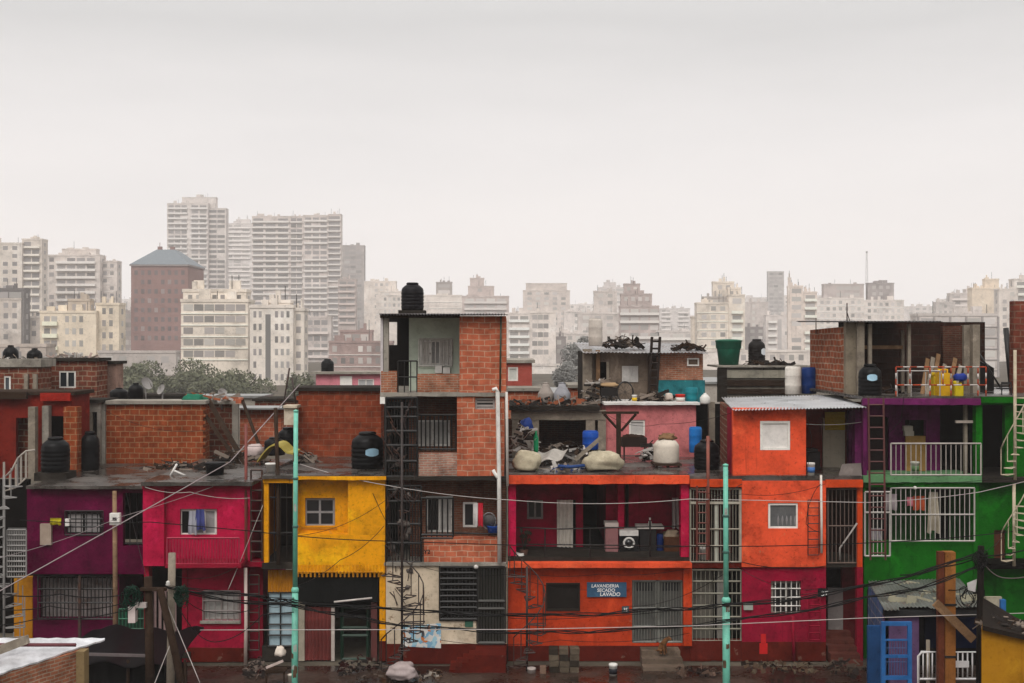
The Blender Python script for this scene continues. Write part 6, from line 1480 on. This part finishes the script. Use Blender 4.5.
cable('lower bundle of black cables dipping under the thickest one', [(175, 590, 28), (294, 606, 28.3, .06), (380, 622, 28.2), (510, 632, 28.2, .04), (600, 631, 28.2, .02), (726, 621, 28.3, .03), (865, 598, 27.6, .05), (981, 566, 27, .1)], .014, strands=3, seed=3)
cable('pale straight wire running across the whole street below the bundles', [(200, 630, 27.6), (510, 629.5, 27.6), (690, 626, 27.6), (865, 618, 27.4), (1060, 612, 27.2)], .009, CABLEW)
cable('pale taut wire rising steeply from the left edge to the brick rooms', [(-20, 602, 30), (145, 510, 32), (230, 462, 34), (300, 384, 38)], .016, plain((.30, .25, .25), .6))
cable('second thin pale wire rising beside the taut one', [(-10, 560, 31), (120, 517, 32, .1), (235, 478, 34, .05)], .008, plain((.26, .22, .22), .6))
cable('long pale wire over the slab line from the yellow house to the right edge', [(300, 464, 35), (385, 485, 33, .05), (510, 500, 33, .06), (690, 499, 33, .12), (865, 502.5, 33), (980, 492, 33, .05), (1040, 478, 33)], .010, CABLEW)
cable('black wire crossing the first floor windows at mid height', [(20, 520, 33), (150, 522, 33, .05), (250, 531, 33), (385, 541, 33, .05), (510, 545, 33), (690, 546, 33, .08), (865, 543, 33, .04), (1040, 528, 33, .06)], .014)
cable('black wire sagging across the crimson ground floor', [(175, 600, 28), (215, 642, 28, .25), (262, 615, 28, .15), (294, 612, 28)], .012)
cable('thin black wire looping from the left poles to the crimson window', [(180, 594, 28), (210, 612, 29, .1), (262, 606, 29, .1)], .010)
cable('thin black wire passing above the crimson window', [(172, 586, 28), (230, 592, 29), (294, 598, 28.4, .04)], .010)
cable('thin black wire under the upper bundle by the laundry sign', [(510, 618, 28.6), (600, 616, 28.6, .05), (700, 606, 28.6, .05), (865, 584, 28, .06)], .008)
cable('black wire from the left edge to the dark timber pole', [(-20, 590, 28), (60, 594, 28, .1), (148, 588, 28, .15)], .014)
cable('black wire slightly below from the left edge to the timber pole', [(-20, 606, 28), (50, 606, 28, .1), (148, 594, 28, .2)], .012)
cable('lowest black wire at the left edge over the yellow wall', [(-20, 626, 27.8), (40, 618, 27.8, .05), (148, 603, 28, .15)], .012)
cable('thin black drop wire over the yellow facade', [(294, 586, 28.6), (340, 560, 31, .1), (384, 526, 33, .12)], .009)
cable('dark drop wire from the yellow roof to the tall house stair', [(366, 478, 34), (378, 505, 33.4), (392, 530, 33, .05)], .010)
cable('black arc of wire on the orange wall by the pipe conduit', [(821, 484, 33.7), (808, 508, 33.7, -.12), (806, 524, 33.7), (820, 532, 33.7, .05)], .010)
cable('wire sloping from the laundry balcony to the second turquoise pole', [(690, 500, 33.4), (727, 492, 28.6, .1), (742, 484, 33)], .010)
cable('black cable running from the timber posts to the right edge', [(900, 575, 28.6), (940, 567, 28, .05), (981, 556, 27, .05), (1050, 540, 27, .1)], .016)
cable('slack black cable between the timber posts and the black pole', [(890, 580, 29), (950, 590, 28, .15), (981, 575, 27, .12)], .012)
cable('thin cable dropping from the black pole to the right edge', [(981, 560, 27), (1005, 578, 27, .1), (1050, 566, 27, .1)], .014, plain((.10, .085, .075), .6))
cable('thin pale guy wire slanting from the left poles to the ground', [(162, 592, 28.2), (200, 683, 27.4)], .010, CABLEW)
cable('thin pale guy wire slanting the other way by the left poles', [(170, 645, 28), (152, 690, 27.6)], .010, CABLEW)
cable('pale wire strung from the red post down over the crimson window', [(263, 505, 33.2), (240, 562, 33.2), (228, 590, 33.2)], .009, CABLEW)
cable('thin wire looping along the crimson wall top', [(145, 487, 33.4), (190, 492, 33.4, .08), (250, 498, 33.4, .08)], .008, CABLEW)
cable('wire sagging under the slab over the crimson shop wall', [(742, 562, 33.6), (780, 568, 33.6, .03), (826, 566, 33.6, .03)], .012)
cable('thin clothes line across the rooftop recess', [(806, 424, 34.4), (862, 422, 34.4, .05)], .008, CABLEW)
cable('thin dark wire down the front of the purple balcony', [(904, 396, 33.9), (901, 420, 33.9), (890, 432, 33.9)], .008)

rr = random.Random(77)
for lb, pts in (('thin wire from the dark timber pole up to the purple house roof', [(150, 590, 28), (126, 492, 34, .1)]),
    ('thin wire from the round timber pole to the crimson balcony slab', [(172, 575, 28.2), (238, 566, 33, .2)]),
    ('thin wire crossing the yellow bay to the tall house corner', [(296, 536, 28.6), (386, 500, 33.6, .2)]),
    ('slack wire over the workshop opening', [(298, 604, 31), (380, 600, 33, .3)]),
    ('thin wire between the tall house grille and the laundry sign', [(420, 566, 33.4), (508, 574, 33.4, .15), (587, 590, 33.8, .12)]),
    ('second thin wire under the laundry balcony', [(508, 570, 33.5), (600, 574, 33.5, .12), (690, 568, 33.5, .1)]),
    ('wire from the second turquoise pole down to the number plate', [(727, 560, 28.5), (822, 588, 33.5, .3)]),
    ('wire from the second turquoise pole to the laundry door plate', [(727, 572, 28.5), (626, 606, 33.8, .25)]),
    ('loose wire along the orange slab edge', [(690, 489, 33.6), (742, 494, 33.6, .08), (825, 484, 33.6, .15)]),
    ('wire dropping from the zinc roof corner past the cream door', [(806, 412, 33.9), (812, 440, 33.9), (806, 478, 33.9)]),
    ('thin wire over the green balcony bars', [(863, 486, 33.7), (930, 483, 33.7, .08), (1040, 470, 33.7, .1)]),
    ('wire from the black cable pole to the green wall', [(981, 552, 27), (1012, 520, 33.5, .2)]),
    ('wire from the timber posts to the tin shack corner', [(948, 556, 28), (872, 584, 32, .25)]),
    ('slack black wire low across the laundry plinth', [(440, 640, 28.2), (560, 640, 28.2, .12), (690, 633, 28.2, .12)]),
    ('thin wire from the first pole to the pale blue door', [(294, 598, 28.4), (268, 606, 33, .12)]),
    ('thin wire over the hollow brick room', [(104, 410, 40), (206, 430, 39.5, .3), (262, 446, 37, .2)]),
    ('thin wire from the tall house to the concrete frame', [(503, 398, 33.6), (560, 405, 38, .3), (606, 412, 39, .1)]),
    ('thin wire dipping over the pink wall to the orange room', [(606, 414, 38.5), (660, 424, 37, .2), (734, 412, 34.5, .1)])):
    cable(lb, pts, .007)
# ---- spiral and cage stairs
def spiral(label, px, Y, zb, zt, r, mat, turns, nst, a0=0.0, rail=True, poleR=.035, name='spiral_stair', open_=True, ptop=None, bw=.026):
    cx = X(px, Y); root = thing(name, label, 'spiral stair', (cx, Y, zb))
    part('centre_pole', MB().tube([(cx, Y, zb), (cx, Y, ptop if ptop else zt + .3)], poleR, 10), mat, root)
    rail_pts = []
    for k in range(nst):
        a = a0 + 2 * math.pi * turns * k / nst; z = zb + (zt - zb) * (k + 1) / nst
        d = Vector((math.cos(a), math.sin(a), 0)); n = Vector((-d.y, d.x, 0)); c = Vector((cx, Y, z)); m = MB()
        p = [c + d * .05 + n * .05, c + d * r + n * .16, c + d * r - n * .16, c + d * .05 - n * .05]
        for q in range(4): m.bar(p[q], p[(q + 1) % 4], bw)
        m.bar(c + d * .5 * r + n * .09, c + d * .5 * r - n * .09, .03)
        m.bar(c + d * r, c + d * r + Vector((0, 0, .85)), bw * .8)
        part('step', m, mat, root); rail_pts.append(c + d * r + Vector((0, 0, .85)))
    if rail: part('handrail', MB().tube(rail_pts, .018, 6), mat, root)
    return root
spiral('rust brown spiral stair before the beige ground floor of the tall brick house', 402, 32.6, 0, 2.75, .62, metal((.035, .016, .012), .6, 0, .4, .3), .9, 13, 3.6, ptop=Z(402, 32.6))
spiral('rust brown spiral stair before the orange laundry wall', 527, 32.9, 0, 2.7, .52, metal((.06, .022, .014), .6, 0, .4, .3), .9, 12, 3.9)
Ys = 33.0; CRM = plain((.44, .37, .27), .6, .5)
def cage_stair(label, px, flights, top, bot):
    """spiral stair seen as a pole with rung-like treads and a winding rail"""
    cx = X(px, Ys); root = thing('spiral_stair', label, 'spiral stair', (cx, Ys, Z(bot, Ys)))
    part('centre_pole', MB().tube([P(px, bot, Ys), P(px, top, Ys)], .045, 10), CRM, root)
    for (ya, yb, n, a0, a1, r, up) in flights:
        rl = []
        for k in range(n):
            t = k / max(1, n - 1); a = math.radians(a0 + (a1 - a0) * t); c = Vector((cx, Ys, Z(ya + (yb - ya) * t, Ys)))
            d = Vector((math.cos(a), math.sin(a), 0)); e = Vector((math.cos(a + .42), math.sin(a + .42), 0))
            part('step', MB().bar(c, c + d * r, .022).bar(c + d * r, c + e * r, .022).bar(c, c + e * r, .022), CRM, root)
            if k % 2 == 0: part('baluster', MB().bar(c + d * r, c + d * r + Vector((0, 0, up)), .02), CRM, root)
            rl.append(c + d * r + Vector((0, 0, up)))
        part('handrail', MB().tube(rl, .018, 6), CRM, root)
    return root
cage_stair('cream spiral stair by the dark doorway at the right edge, upper flight', 1015, [(474, 398, 12, 200, 330, .5, .75)], 350, 480)
cage_stair('cream spiral stair on the green wall at the right edge, lower flight', 1014, [(560, 506, 9, 195, 320, .42, .8)], 484, 566)
spiral('grey white spiral stair at the left edge by the purple house', 4, 33.2, 0, Z(486, 33.2), .55, plain((.22, .21, .20), .6), 1.1, 18, 5.6, rail=False)
Yc = 33.3; r = thing('wire_cage', 'grey wire mesh cage beside the purple house at the left', 'cage', P(18, 575, Yc))
part('mesh', MB().grille(7, 530, 26, 577, Yc, 8, tuple(k / 9 for k in range(10)), .018, .04), plain((.22, .21, .20), .6), r); part('panel', MB().bp(8, 528, 26, 550, Yc + .3, .04), plain((.12, .115, .11), .6), r)
m = MB()
for k, (px, a, b) in enumerate(((4, 462, 492), (10, 474, 490), (16, 464, 486), (21, 456, 482), (26, 452, 478))): m.bar(P(px, a, 35.2), P(px, b, 35.2), .05)
m.tube([P(4, 478, 35.2), P(12, 470, 35.2), P(18, 458, 35.2), P(26, 451, 35.2), P(35, 450, 35.2)], .03, 6).tube([P(4, 491, 35.2), P(15, 488, 35.2), P(26, 478, 35.2)], .025, 6)
single('stair_rail', m, plain((.34, .30, .26), .6), 'cream curved stair rail on the roof at the left edge', 'stair rail')
ladder('thin dark red cage ladder up the purple balcony front', (878, 560), (876, 398), 33.5, 33.7, 15, 14, metal((.08, .018, .016), .6), .03)
ladder('rusty thin ladder in front of the tall white grille', (702, 560), (702, 486), 33.5, 33.5, 10, 7, metal((.12, .025, .016), .6), .03)

# ---- shack at the right with sheet roof
Y = 30.4; r = thing('tin_shack', 'low street shack with a patched grey sheet roof in front of the green house', 'shack', (X(925, Y), Y, 0))
zt = Z(610, Y); zk = Z(582, 33.6)
part('roof', MB().corr(P(884, 609, Y), P(985, 606, Y), P(868, 581, 33.7), 26, .016, rag=.2), metal((.13, .14, .125), .5, .2, .6, .4), r)
part('front_wall', MB().wall(884, 611, 985, gp(Y), Y + .25, .12, [(919, 616, 985, gp(Y))]), paint((.10, .055, .12), .5), r)
part('side_wall', MB().prism([(X(885, Y + .25), Y + .25), (X(885, Y + .25) + .1, Y + .25), (X(868, 33.6) + .1, 33.6), (X(868, 33.6), 33.6)], 0, [zt - .08, zt - .08, zk - .08, zk - .08]), brick((.05, .11, .22), (.07, .09, .20), (.16, .17, .22), .4, .3, .03, .5), r)
part('rear_wall', MB().bp(868, 590, 985, gp(33.6), 33.62, .1), DARKP, r)
part('inner_panel', MB().bp(925, 618, 985, 648, Y + 1.5, .1), paint((.006, .012, .05), .4), r)
part('beam', MB().bp(884, 610.5, 985, 616, Y + .1, .12), paint((.05, .05, .05), .4), r)
part('side_window_wall', MB().bp(986, 597, 1002, 622, Y + .6, .1), paint((.26, .23, .17), .4), r)
part('blue_post', MB().bp(1001, 600, 1006, 640, Y + .5, .15), paint((.02, .10, .28), .4), r)
rr = random.Random(8); m = MB()
for k in range(26):
    t, u = rr.random(), rr.random(); c = P(890 + 92 * t, 604 - 17 * u, Y + .5 + 2.4 * u); d = Vector((rr.uniform(-.3, .3), rr.uniform(-.2, .2), .02)); c.z += .07
    m.plank(c - d, c + d, rr.uniform(.05, .3), .03)
single('scrap_heap', m, plain((.30, .28, .20), .6), 'scraps of plastic and board lying on the patched grey sheet roof', 'scrap')
Yg = 29.3; BLUE = metal((.01, .11, .33), .5, 0, .4, .1)
r = thing('blue_gate', 'bright blue metal gate with small bars in front of the tin shack', 'gate', (X(896, Yg), Yg, 0)); gb = gp(Yg)
part('frame', MB().bp(881.5, 622, 885.5, gb, Yg, .08).bp(908, 622, 912, gb, Yg, .08).bp(885.5, 622, 908, 626, Yg + .005, .07).bp(885.5, 639.5, 908, 641, Yg + .005, .06).bp(885.5, 655, 908, 658, Yg + .005, .06).bp(885.5, 676, 908, 680, Yg + .005, .06), BLUE, r)
part('bars', MB().grille(886, 641, 908, 676, Yg + .03, 8, (.2, .6), .014), metal((.02, .07, .2), .5), r)
part('blue_wall', MB().bp(868, 626, 881, gb, Yg + .8, .1), paint((.012, .05, .14), .5), r)
def rail(label, px0, px1, pt, pb, Y, n, curve=False):
    rt = thing('guard_rail', label, 'guard rail', (X((px0 + px1) / 2, Y), Y, 0), 'white tubular guard rails'); wm = plain((.62, .60, .60), .5)
    m = MB(); m.tube(([P(px0, 720, Y), P(px0, pt + 4, Y), P(px0 + 3, pt, Y)] if curve else [P(px0, 720, Y), P(px0, pt, Y)]) + [P(px1, pt, Y), P(px1, 720, Y)], .035, 8)
    part('frame', m, wm, rt); b = MB(); b.tube([P(px0, pb, Y), P(px1, pb, Y)], .03, 6)
    for k in range(1, n): b.tube([P(px0 + (px1 - px0) * k / n, pt, Y), P(px0 + (px1 - px0) * k / n, pb, Y)], .018, 5)
    part('bars', b, wm, rt)
    return rt
rail('white tubular guard rail with a curved corner, left of the timber posts', 918.5, 937, 652, 679, 28.4, 4, True)
q = rail('white tubular guard rail with a small plate, right of the timber posts', 953, 982, 652, 679, 28.2, 6)
part('plate', MB().bp(953.5, 661, 969, 667.5, 28.15, .02), plain((.6, .58, .58), .5), q)
single('cut_post', MB().tube([(X(928, 28.8), 28.8, 0), P(928, 640, 28.8)], .05, 8), WOODG, 'short grey post behind the curved guard rail', 'post')
# ---- yellow block bottom right
Y = 24; r = thing('yellow_kiosk', 'mustard yellow block with a messy roof in the bottom right corner', 'kiosk', (X(1010, Y), Y, 0))
part('wall', MB().prism([(X(981.5, Y), Y), (X(1090, Y), Y), (X(1090, Y), Y + 2.4), (X(985, Y + 2.4), Y + 2.4)], 0, [Z(629, Y), Z(655, Y) , Z(640, Y + 2), Z(629, Y)]), paint((.33, .15, .008), .35, .6), r)
part('roof', MB().prism([(X(980, Y), Y - .12), (X(1092, Y), Y - .12), (X(1092, Y), Y + 2.5), (X(983, Y + 2.5), Y + 2.5)], [Z(629, Y) + .005, Z(655, Y) + .005, Z(640, Y + 2) + .005, Z(629, Y) + .005], [Z(629, Y) + .1, Z(655, Y) + .1, Z(640, Y + 2) + .1, Z(629, Y) + .1]), paint((.035, .025, .02), .5), r)
rubble('scrap_heap', 'dark scrap on the roof of the mustard yellow block', 'scrap', 984, 1030, 630, 24.9, .22, 34, [SCR[0], SCR[3], SCR[1]], 31, 1.2)
# ---- near zinc roof bottom left
r = thing('zinc_shed', 'near shed with a pale zinc sheet roof and brick wall in the bottom left corner', 'shed', (X(20, 22), 22, 0))
zr = Z(638, 23.4)
rp_ = [P(-70, 638, 23.4), P(105, 638, 23.4), P(0, 673, 20.7), P(-70, 690, 19.6)]
rp_ = [Vector((p.x, p.y, zr)) for p in rp_]
m = MB(); nn = 40; vs = []
for i in range(nn + 1):
    a = rp_[0].lerp(rp_[1], i / nn); b = Vector((rp_[3].x + (rp_[1].x - rp_[3].x) * i / nn, 0, zr))
    t = i / nn; fy = rp_[3].y + (rp_[1].y - rp_[3].y) * t; b = Vector((rp_[3].x + (rp_[1].x - rp_[3].x) * t, fy + .012 * math.sin(i * 1.7) + .05 * math.sin(i * .45), zr - .0))
    h = .008 * math.sin(i * math.pi / 2)
    for dz in (0, -.03): vs += [a + Vector((0, 0, h + dz + .12 * (1 - t) * 0)), b + Vector((0, 0, h + dz - .02))]
for i in range(nn):
    a = 4 * i; b = a + 4
    m.add([vs[a], vs[a + 1], vs[b + 1], vs[b]], [(0, 1, 2, 3)]); m.add([vs[a + 2], vs[a + 3], vs[b + 3], vs[b + 2]], [(3, 2, 1, 0)]); m.add([vs[a + 1], vs[a + 3], vs[b + 3], vs[b + 1]], [(0, 1, 2, 3)])
part('roof', m, metal((.66, .66, .68), .36, .5, .35), r)
wp = [Vector((rp_[3].x, rp_[3].y + .4, 0)), Vector((X(78, 22.6), 22.6, 0)), Vector((X(78, 22.6) - .05, 23.3, 0)), Vector((rp_[0].x, 23.3, 0))]
part('wall', MB().prism([(p.x, p.y) for p in wp], 0, zr - .06), COMMON, r)
part('corner_post', MB().box(wp[1].x - .02, wp[1].x + .14, wp[1].y - .05, wp[1].y + .2, 0, zr - .05), paint((.2, .14, .07), .5), r)
single('roof_beam', MB().plank(P(-30, 668, 21.4) * 1 + Vector((0, 0, .12)), P(27, 646, 22.4) + Vector((0, 0, .12)), .16, .1), WOODG, 'grey timber lying on the near zinc roof', 'beam')
single('roof_beam', MB().bar(P(-10, 648, 22.4) + Vector((0, 0, .06)), P(76, 648, 22.5) + Vector((0, 0, .06)), .05), plain((.10, .03, .035), .6), 'thin dark red batten lying along the near zinc roof', 'beam')
# ---- black tarp stall
r = thing('market_stall', 'low stall under black tarpaulin left of the cable poles', 'stall', (X(115, 30), 30, 0))
m = MB(); nx = 14; vs = []
for j in range(5):
    for i in range(nx + 1):
        p = Vector((X(70, 30) + (X(188, 30) - X(70, 30)) * i / nx, 29 + 2.6 * j / 4, Z(655, 29.4) - .1 + .12 * j / 4 * 2 + .06 * math.sin(i * 1.3 + j) + .05 * math.sin(i * .5)))
        vs.append(p)
m.add(vs, [(j * (nx + 1) + i, j * (nx + 1) + i + 1, (j + 1) * (nx + 1) + i + 1, (j + 1) * (nx + 1) + i) for j in range(4) for i in range(nx)], True)
k_ = len(vs); m.add([v - Vector((0, 0, .03)) for v in vs], [((j + 1) * (nx + 1) + i, (j + 1) * (nx + 1) + i + 1, j * (nx + 1) + i + 1, j * (nx + 1) + i) for j in range(4) for i in range(nx)], True)
part('tarpaulin', m, plain((.006, .006, .007), .4, .3), r)
part('front_curtain', MB().cloth(72, 662, 187, 720, 29.3, 9, .05), plain((.003, .003, .003), .7), r)
for px in (74, 128, 185): part('post', MB().tube([(X(px, 29.25), 29.25, 0), P(px, 660, 29.25)], .04, 7), WOODD, r)
part('batten', MB().plank(P(70, 654, 29.0), P(150, 656, 29.0), .07, .04), plain((.12, .10, .10), .5), r)
# ---- street bits
r = thing('brick_stack', 'square pile of grey blocks against the laundry house plinth', 'brick pile', (X(564, 32.8), 32.8, 0)); rr = random.Random(2)
for j in range(4):
    for i in range(3):
        xa = X(549, 32.8) + i * .29 + (j % 2) * .0; c = Vector((xa + .14 + rr.uniform(-.015, .015), 32.9, j * .17 + .03))
        part('block', MB().hexa([c + Vector((dx * (.13 + rr.uniform(-.01, .012)), dy * .2, dz)) for dz in (0, .155) for dx, dy in ((-1, -1), (1, -1), (1, 1), (-1, 1))]), plain((.085, .065, .045), .85, .5) if (i + j) % 3 else plain((.06, .045, .032), .85, .5), r)
single('paving_block', MB().bp(540, 667, 546, 679, 32.6, .2), plain((.16, .10, .07), .8), 'brown block standing left of the pile of grey blocks', 'block')
single('sack', MB().blob(P(402, 672, 31.9), .42, .35, .24, 31, .35, 22, 14), plain((.34, .28, .27), .7), 'dirty pinkish white sack lying under the rust brown spiral stair', 'sack')
single('white_bag', MB().blob(P(280, 652, 31.5), .14, .13, .16, 3, .35, 14, 9), plain((.6, .52, .44), .6), 'round white bag hung in front of the pale blue door', 'bag')
r = thing('chair', 'old broken chair below the white bag at the yellow house', 'chair', (X(276, 31.3), 31.3, 0))
part('seat', MB().bp(265, 671, 285, 673, 31.3, .4), WOODD, r); part('backrest', MB().plank(P(266, 668, 31.25), P(283, 661, 31.25), .06, .04), plain((.5, .40, .36), .6), r)
for px, dy in ((265.5, 0), (283, 0), (265.5, .36), (283, .36)): part('leg', MB().bp(px, 673, px + 1.5, gp(31.3 + dy), 31.3 + dy, .04), WOODD, r)
bucket('cream tin at the base of the first turquoise pole', 287, 293, 675, 684, 31.0, plain((.5, .45, .38), .5))
rubble('scrap_heap', 'muddy scraps and leaves along the crimson shop plinth', 'rubbish', 745, 815, 668, 32.5, .05, 60, [plain((.09, .055, .035), .8), plain((.05, .03, .022), .8), plain((.12, .09, .06), .7)], 41, 1.0)
rubble('scrap_heap', 'rubbish strewn under the rust brown spiral stair', 'rubbish', 388, 440, 676, 32.2, .05, 40, [plain((.09, .055, .035), .8), plain((.05, .03, .022), .8), plain((.3, .26, .22), .7)], 42, .9)
rubble('scrap_heap', 'stones and mud clods beside the concrete steps', 'rubbish', 676, 722, 672, 32.4, .05, 34, [plain((.09, .055, .04), .8), plain((.05, .03, .025), .8)], 43, .9)
rubble('scrap_heap', 'dark rubbish by the stair of the crimson shop', 'rubbish', 826, 868, 672, 32.0, .25, 40, [plain((.08, .055, .04), .8), plain((.05, .035, .03), .8)], 44, .9)
rubble('scrap_heap', 'dim junk piled inside the workshop doorway', 'rubbish', 338, 384, 672, 32.8, .35, 50, [plain((.05, .04, .035), .8), plain((.13, .10, .08), .8), plain((.06, .015, .012), .6)], 45, 1.2)
rubble('scrap_heap', 'junk at the foot of the crimson strip and the red ladder', 'rubbish', 246, 268, 674, 32.4, .35, 36, [plain((.06, .045, .04), .8), plain((.16, .12, .10), .8)], 46, .8)

# ---- dog sitting on the steps
def dog(label, px, py, Y):
    b = P(px, py, Y); J = [(0, 0, .16), (.06, 0, .26), (.12, 0, .36), (.17, 0, .44), (.24, 0, .46), (.33, 0, .43),
         (.09, -.07, .30), (.12, -.075, .15), (.13, -.075, .02), (.17, -.075, .012), (.09, .07, .30), (.12, .075, .15), (.13, .075, .02), (.17, .075, .012),
         (-.02, -.09, .12), (.07, -.11, .13), (.0, -.10, .04), (.08, -.10, .015), (-.02, .09, .12), (.07, .11, .13), (.0, .10, .04), (.08, .10, .015),
         (-.09, 0, .08), (-.18, .03, .05), (-.26, .06, .06), (.22, -.055, .53), (.22, .055, .53)]
    E = [(0, 1), (1, 2), (2, 3), (3, 4), (4, 5), (2, 6), (6, 7), (7, 8), (8, 9), (2, 10), (10, 11), (11, 12), (12, 13), (0, 14), (14, 15), (15, 16), (16, 17), (0, 18), (18, 19), (19, 20), (20, 21), (0, 22), (22, 23), (23, 24), (4, 25), (4, 26)]
    Rr = [.10, .105, .095, .06, .062, .030, .045, .032, .024, .022, .045, .032, .024, .022, .06, .05, .028, .022, .06, .05, .028, .022, .035, .022, .014, .014, .014]
    me = bpy.data.meshes.new('d'); me.from_pydata(J, E, []); me.update()
    o = bpy.data.objects.new('d', me); COL.objects.link(o)
    sm = o.modifiers.new('s', 'SKIN'); ss = o.modifiers.new('u', 'SUBSURF'); ss.levels = 2
    for i, q in enumerate(Rr): me.skin_vertices[0].data[i].radius = (q, q)
    me.skin_vertices[0].data[0].use_root = True
    bpy.context.view_layer.update()
    m2 = bpy.data.meshes.new_from_object(o.evaluated_get(bpy.context.evaluated_depsgraph_get())); bpy.data.objects.remove(o)
    for p in m2.polygons: p.use_smooth = True
    d = bpy.data.objects.new('dog', m2); COL.objects.link(d); m2.materials.clear(); m2.materials.append(paint((.13, .06, .025), .5, .85, 6)); d.location = b; d.rotation_euler = (0, 0, -.5)
    d['label'] = label; d['category'] = 'dog'; WL[d.name] = b
    for n_, c_ in (('nose', (.35, 0, .435)), ):
        q = part(n_, MB().blob((c_[0], c_[1], c_[2]), .018, .02, .016, 1, .1, 8, 6), BLKPL, d); q.data.transform(__import__('mathutils').Matrix.Translation(b))
    for s_ in (-1, 1):
        q = part('eye', MB().blob((.275, .042 * s_, .475), .01, .01, .01, 1, .1, 8, 6), BLKPL, d); q.data.transform(__import__('mathutils').Matrix.Translation(b))
dog('small brown dog sitting on the concrete steps by the double door', 661, 653.5, 33.5)
# ================================================================== camera, light, render settings
cam = bpy.data.cameras.new('camera'); co = bpy.data.objects.new('camera', cam); COL.objects.link(co)
co.location = (0, 0, CZ); co.rotation_euler = (math.radians(90), 0, 0)
cam.sensor_width = 36; cam.lens = 36 * F / 1024; cam.clip_end = 5000; cam.clip_start = .1
SC.camera = co

SUN_EL, SUN_AZ = 50, 197   # azimuth the sun stands at, from +Y clockwise
sd = bpy.data.lights.new('sun', 'SUN'); so = bpy.data.objects.new('sun', sd); COL.objects.link(so)
sd.energy = 1.5; sd.angle = math.radians(26); sd.color = (1.0, 0.95, 0.90)
so.rotation_euler = (math.radians(90 - SUN_EL), 0, math.radians(180 - SUN_AZ))

w = bpy.data.worlds.new('World'); SC.world = w; w.use_nodes = True
nt = w.node_tree; bg = nt.nodes['Background']; bg.inputs['Strength'].default_value = 0.1
sk = N(nt, 'ShaderNodeTexSky', sky_type='NISHITA'); sk.sun_disc = False
sk.sun_elevation = math.radians(SUN_EL); sk.sun_rotation = math.radians(SUN_AZ)
hs = N(nt, 'ShaderNodeHueSaturation', i_Saturation=0.1, i_Value=1.0); L(nt, sk, 'Color', hs, 'Color')
tc = N(nt, 'ShaderNodeTexCoord'); sx = N(nt, 'ShaderNodeSeparateXYZ'); L(nt, tc, 'Generated', sx, 'Vector')
mp = N(nt, 'ShaderNodeMapping'); mp.inputs['Scale'].default_value = (1.1, 1.1, 5.5); L(nt, tc, 'Generated', mp, 'Vector')
cn = N(nt, 'ShaderNodeTexNoise', i_Scale=1.7, i_Detail=7.0, i_Roughness=0.55); L(nt, mp, 'Vector', cn, 'Vector')
# overcast luminance by elevation, broken up by soft cloud shapes
ad = N(nt, 'ShaderNodeMath', operation='MULTIPLY_ADD'); ad.inputs[1].default_value = 0.16
L(nt, cn, 'Fac', ad, 0); L(nt, sx, 'Z', ad, 2)
rp = N(nt, 'ShaderNodeValToRGB'); e = rp.color_ramp.elements
stops = [(0.0, (.86, .815, .80)), (.17, (.875, .835, .82)), (.25, (.76, .735, .73)), (.345, (.60, .592, .59)), (.55, (.85, .84, .83)), (1.0, (1.1, 1.09, 1.07))]
while len(e) < len(stops): e.new(.5)
for i, (p_, c_) in enumerate(stops): e[i].position = p_; e[i].color = (*c_, 1)
L(nt, ad, 'Value', rp, 'Fac')
# base sky factor, one even value from front to back
bk = N(nt, 'ShaderNodeMapRange'); bk.inputs['From Min'].default_value = -0.9; bk.inputs['From Max'].default_value = 0.1
bk.inputs['To Min'].default_value = 1.0; bk.inputs['To Max'].default_value = 1.0; L(nt, sx, 'Y', bk, 'Value')
# unseen sky behind camera, shaped for the facade light: dark low, bright mid-height
lo = N(nt, 'ShaderNodeMapRange'); lo.interpolation_type = 'SMOOTHSTEP'; lo.inputs['From Min'].default_value = 0.08; lo.inputs['From Max'].default_value = 0.55
lo.inputs['To Min'].default_value = 0.30; lo.inputs['To Max'].default_value = 1.75; L(nt, sx, 'Z', lo, 'Value')
fb = N(nt, 'ShaderNodeMapRange'); fb.inputs['From Min'].default_value = -0.05; fb.inputs['From Max'].default_value = -0.45; L(nt, sx, 'Y', fb, 'Value')
bl = N(nt, 'ShaderNodeMixRGB', blend_type='MIX'); L(nt, fb, 'Result', bl, 'Fac'); L(nt, bk, 'Result', bl, 1); L(nt, lo, 'Result', bl, 2)
sc_ = N(nt, 'ShaderNodeMixRGB', blend_type='MULTIPLY', i_Fac=1.0); sc_.inputs[2].default_value = (10, 10, 10, 1); L(nt, rp, 'Color', sc_, 1)
sc2 = N(nt, 'ShaderNodeMixRGB', blend_type='MULTIPLY', i_Fac=1.0); L(nt, sc_, 'Color', sc2, 1); L(nt, bl, 'Color', sc2, 2)
mx = N(nt, 'ShaderNodeMixRGB', blend_type='MIX', i_Fac=0.92); L(nt, hs, 'Color', mx, 1); L(nt, sc2, 'Color', mx, 2)
L(nt, mx, 'Color', bg, 'Color')

SC.render.engine = 'CYCLES'
SC.cycles.use_denoising = True
SC.cycles.volume_bounces = 2; SC.cycles.max_bounces = 6; SC.cycles.diffuse_bounces = 3
SC.view_settings.view_transform = 'Standard'; SC.view_settings.look = 'None'
SC.view_settings.gamma = 1; SC.view_settings.exposure = 0.25; SC.view_settings.use_curve_mapping = False
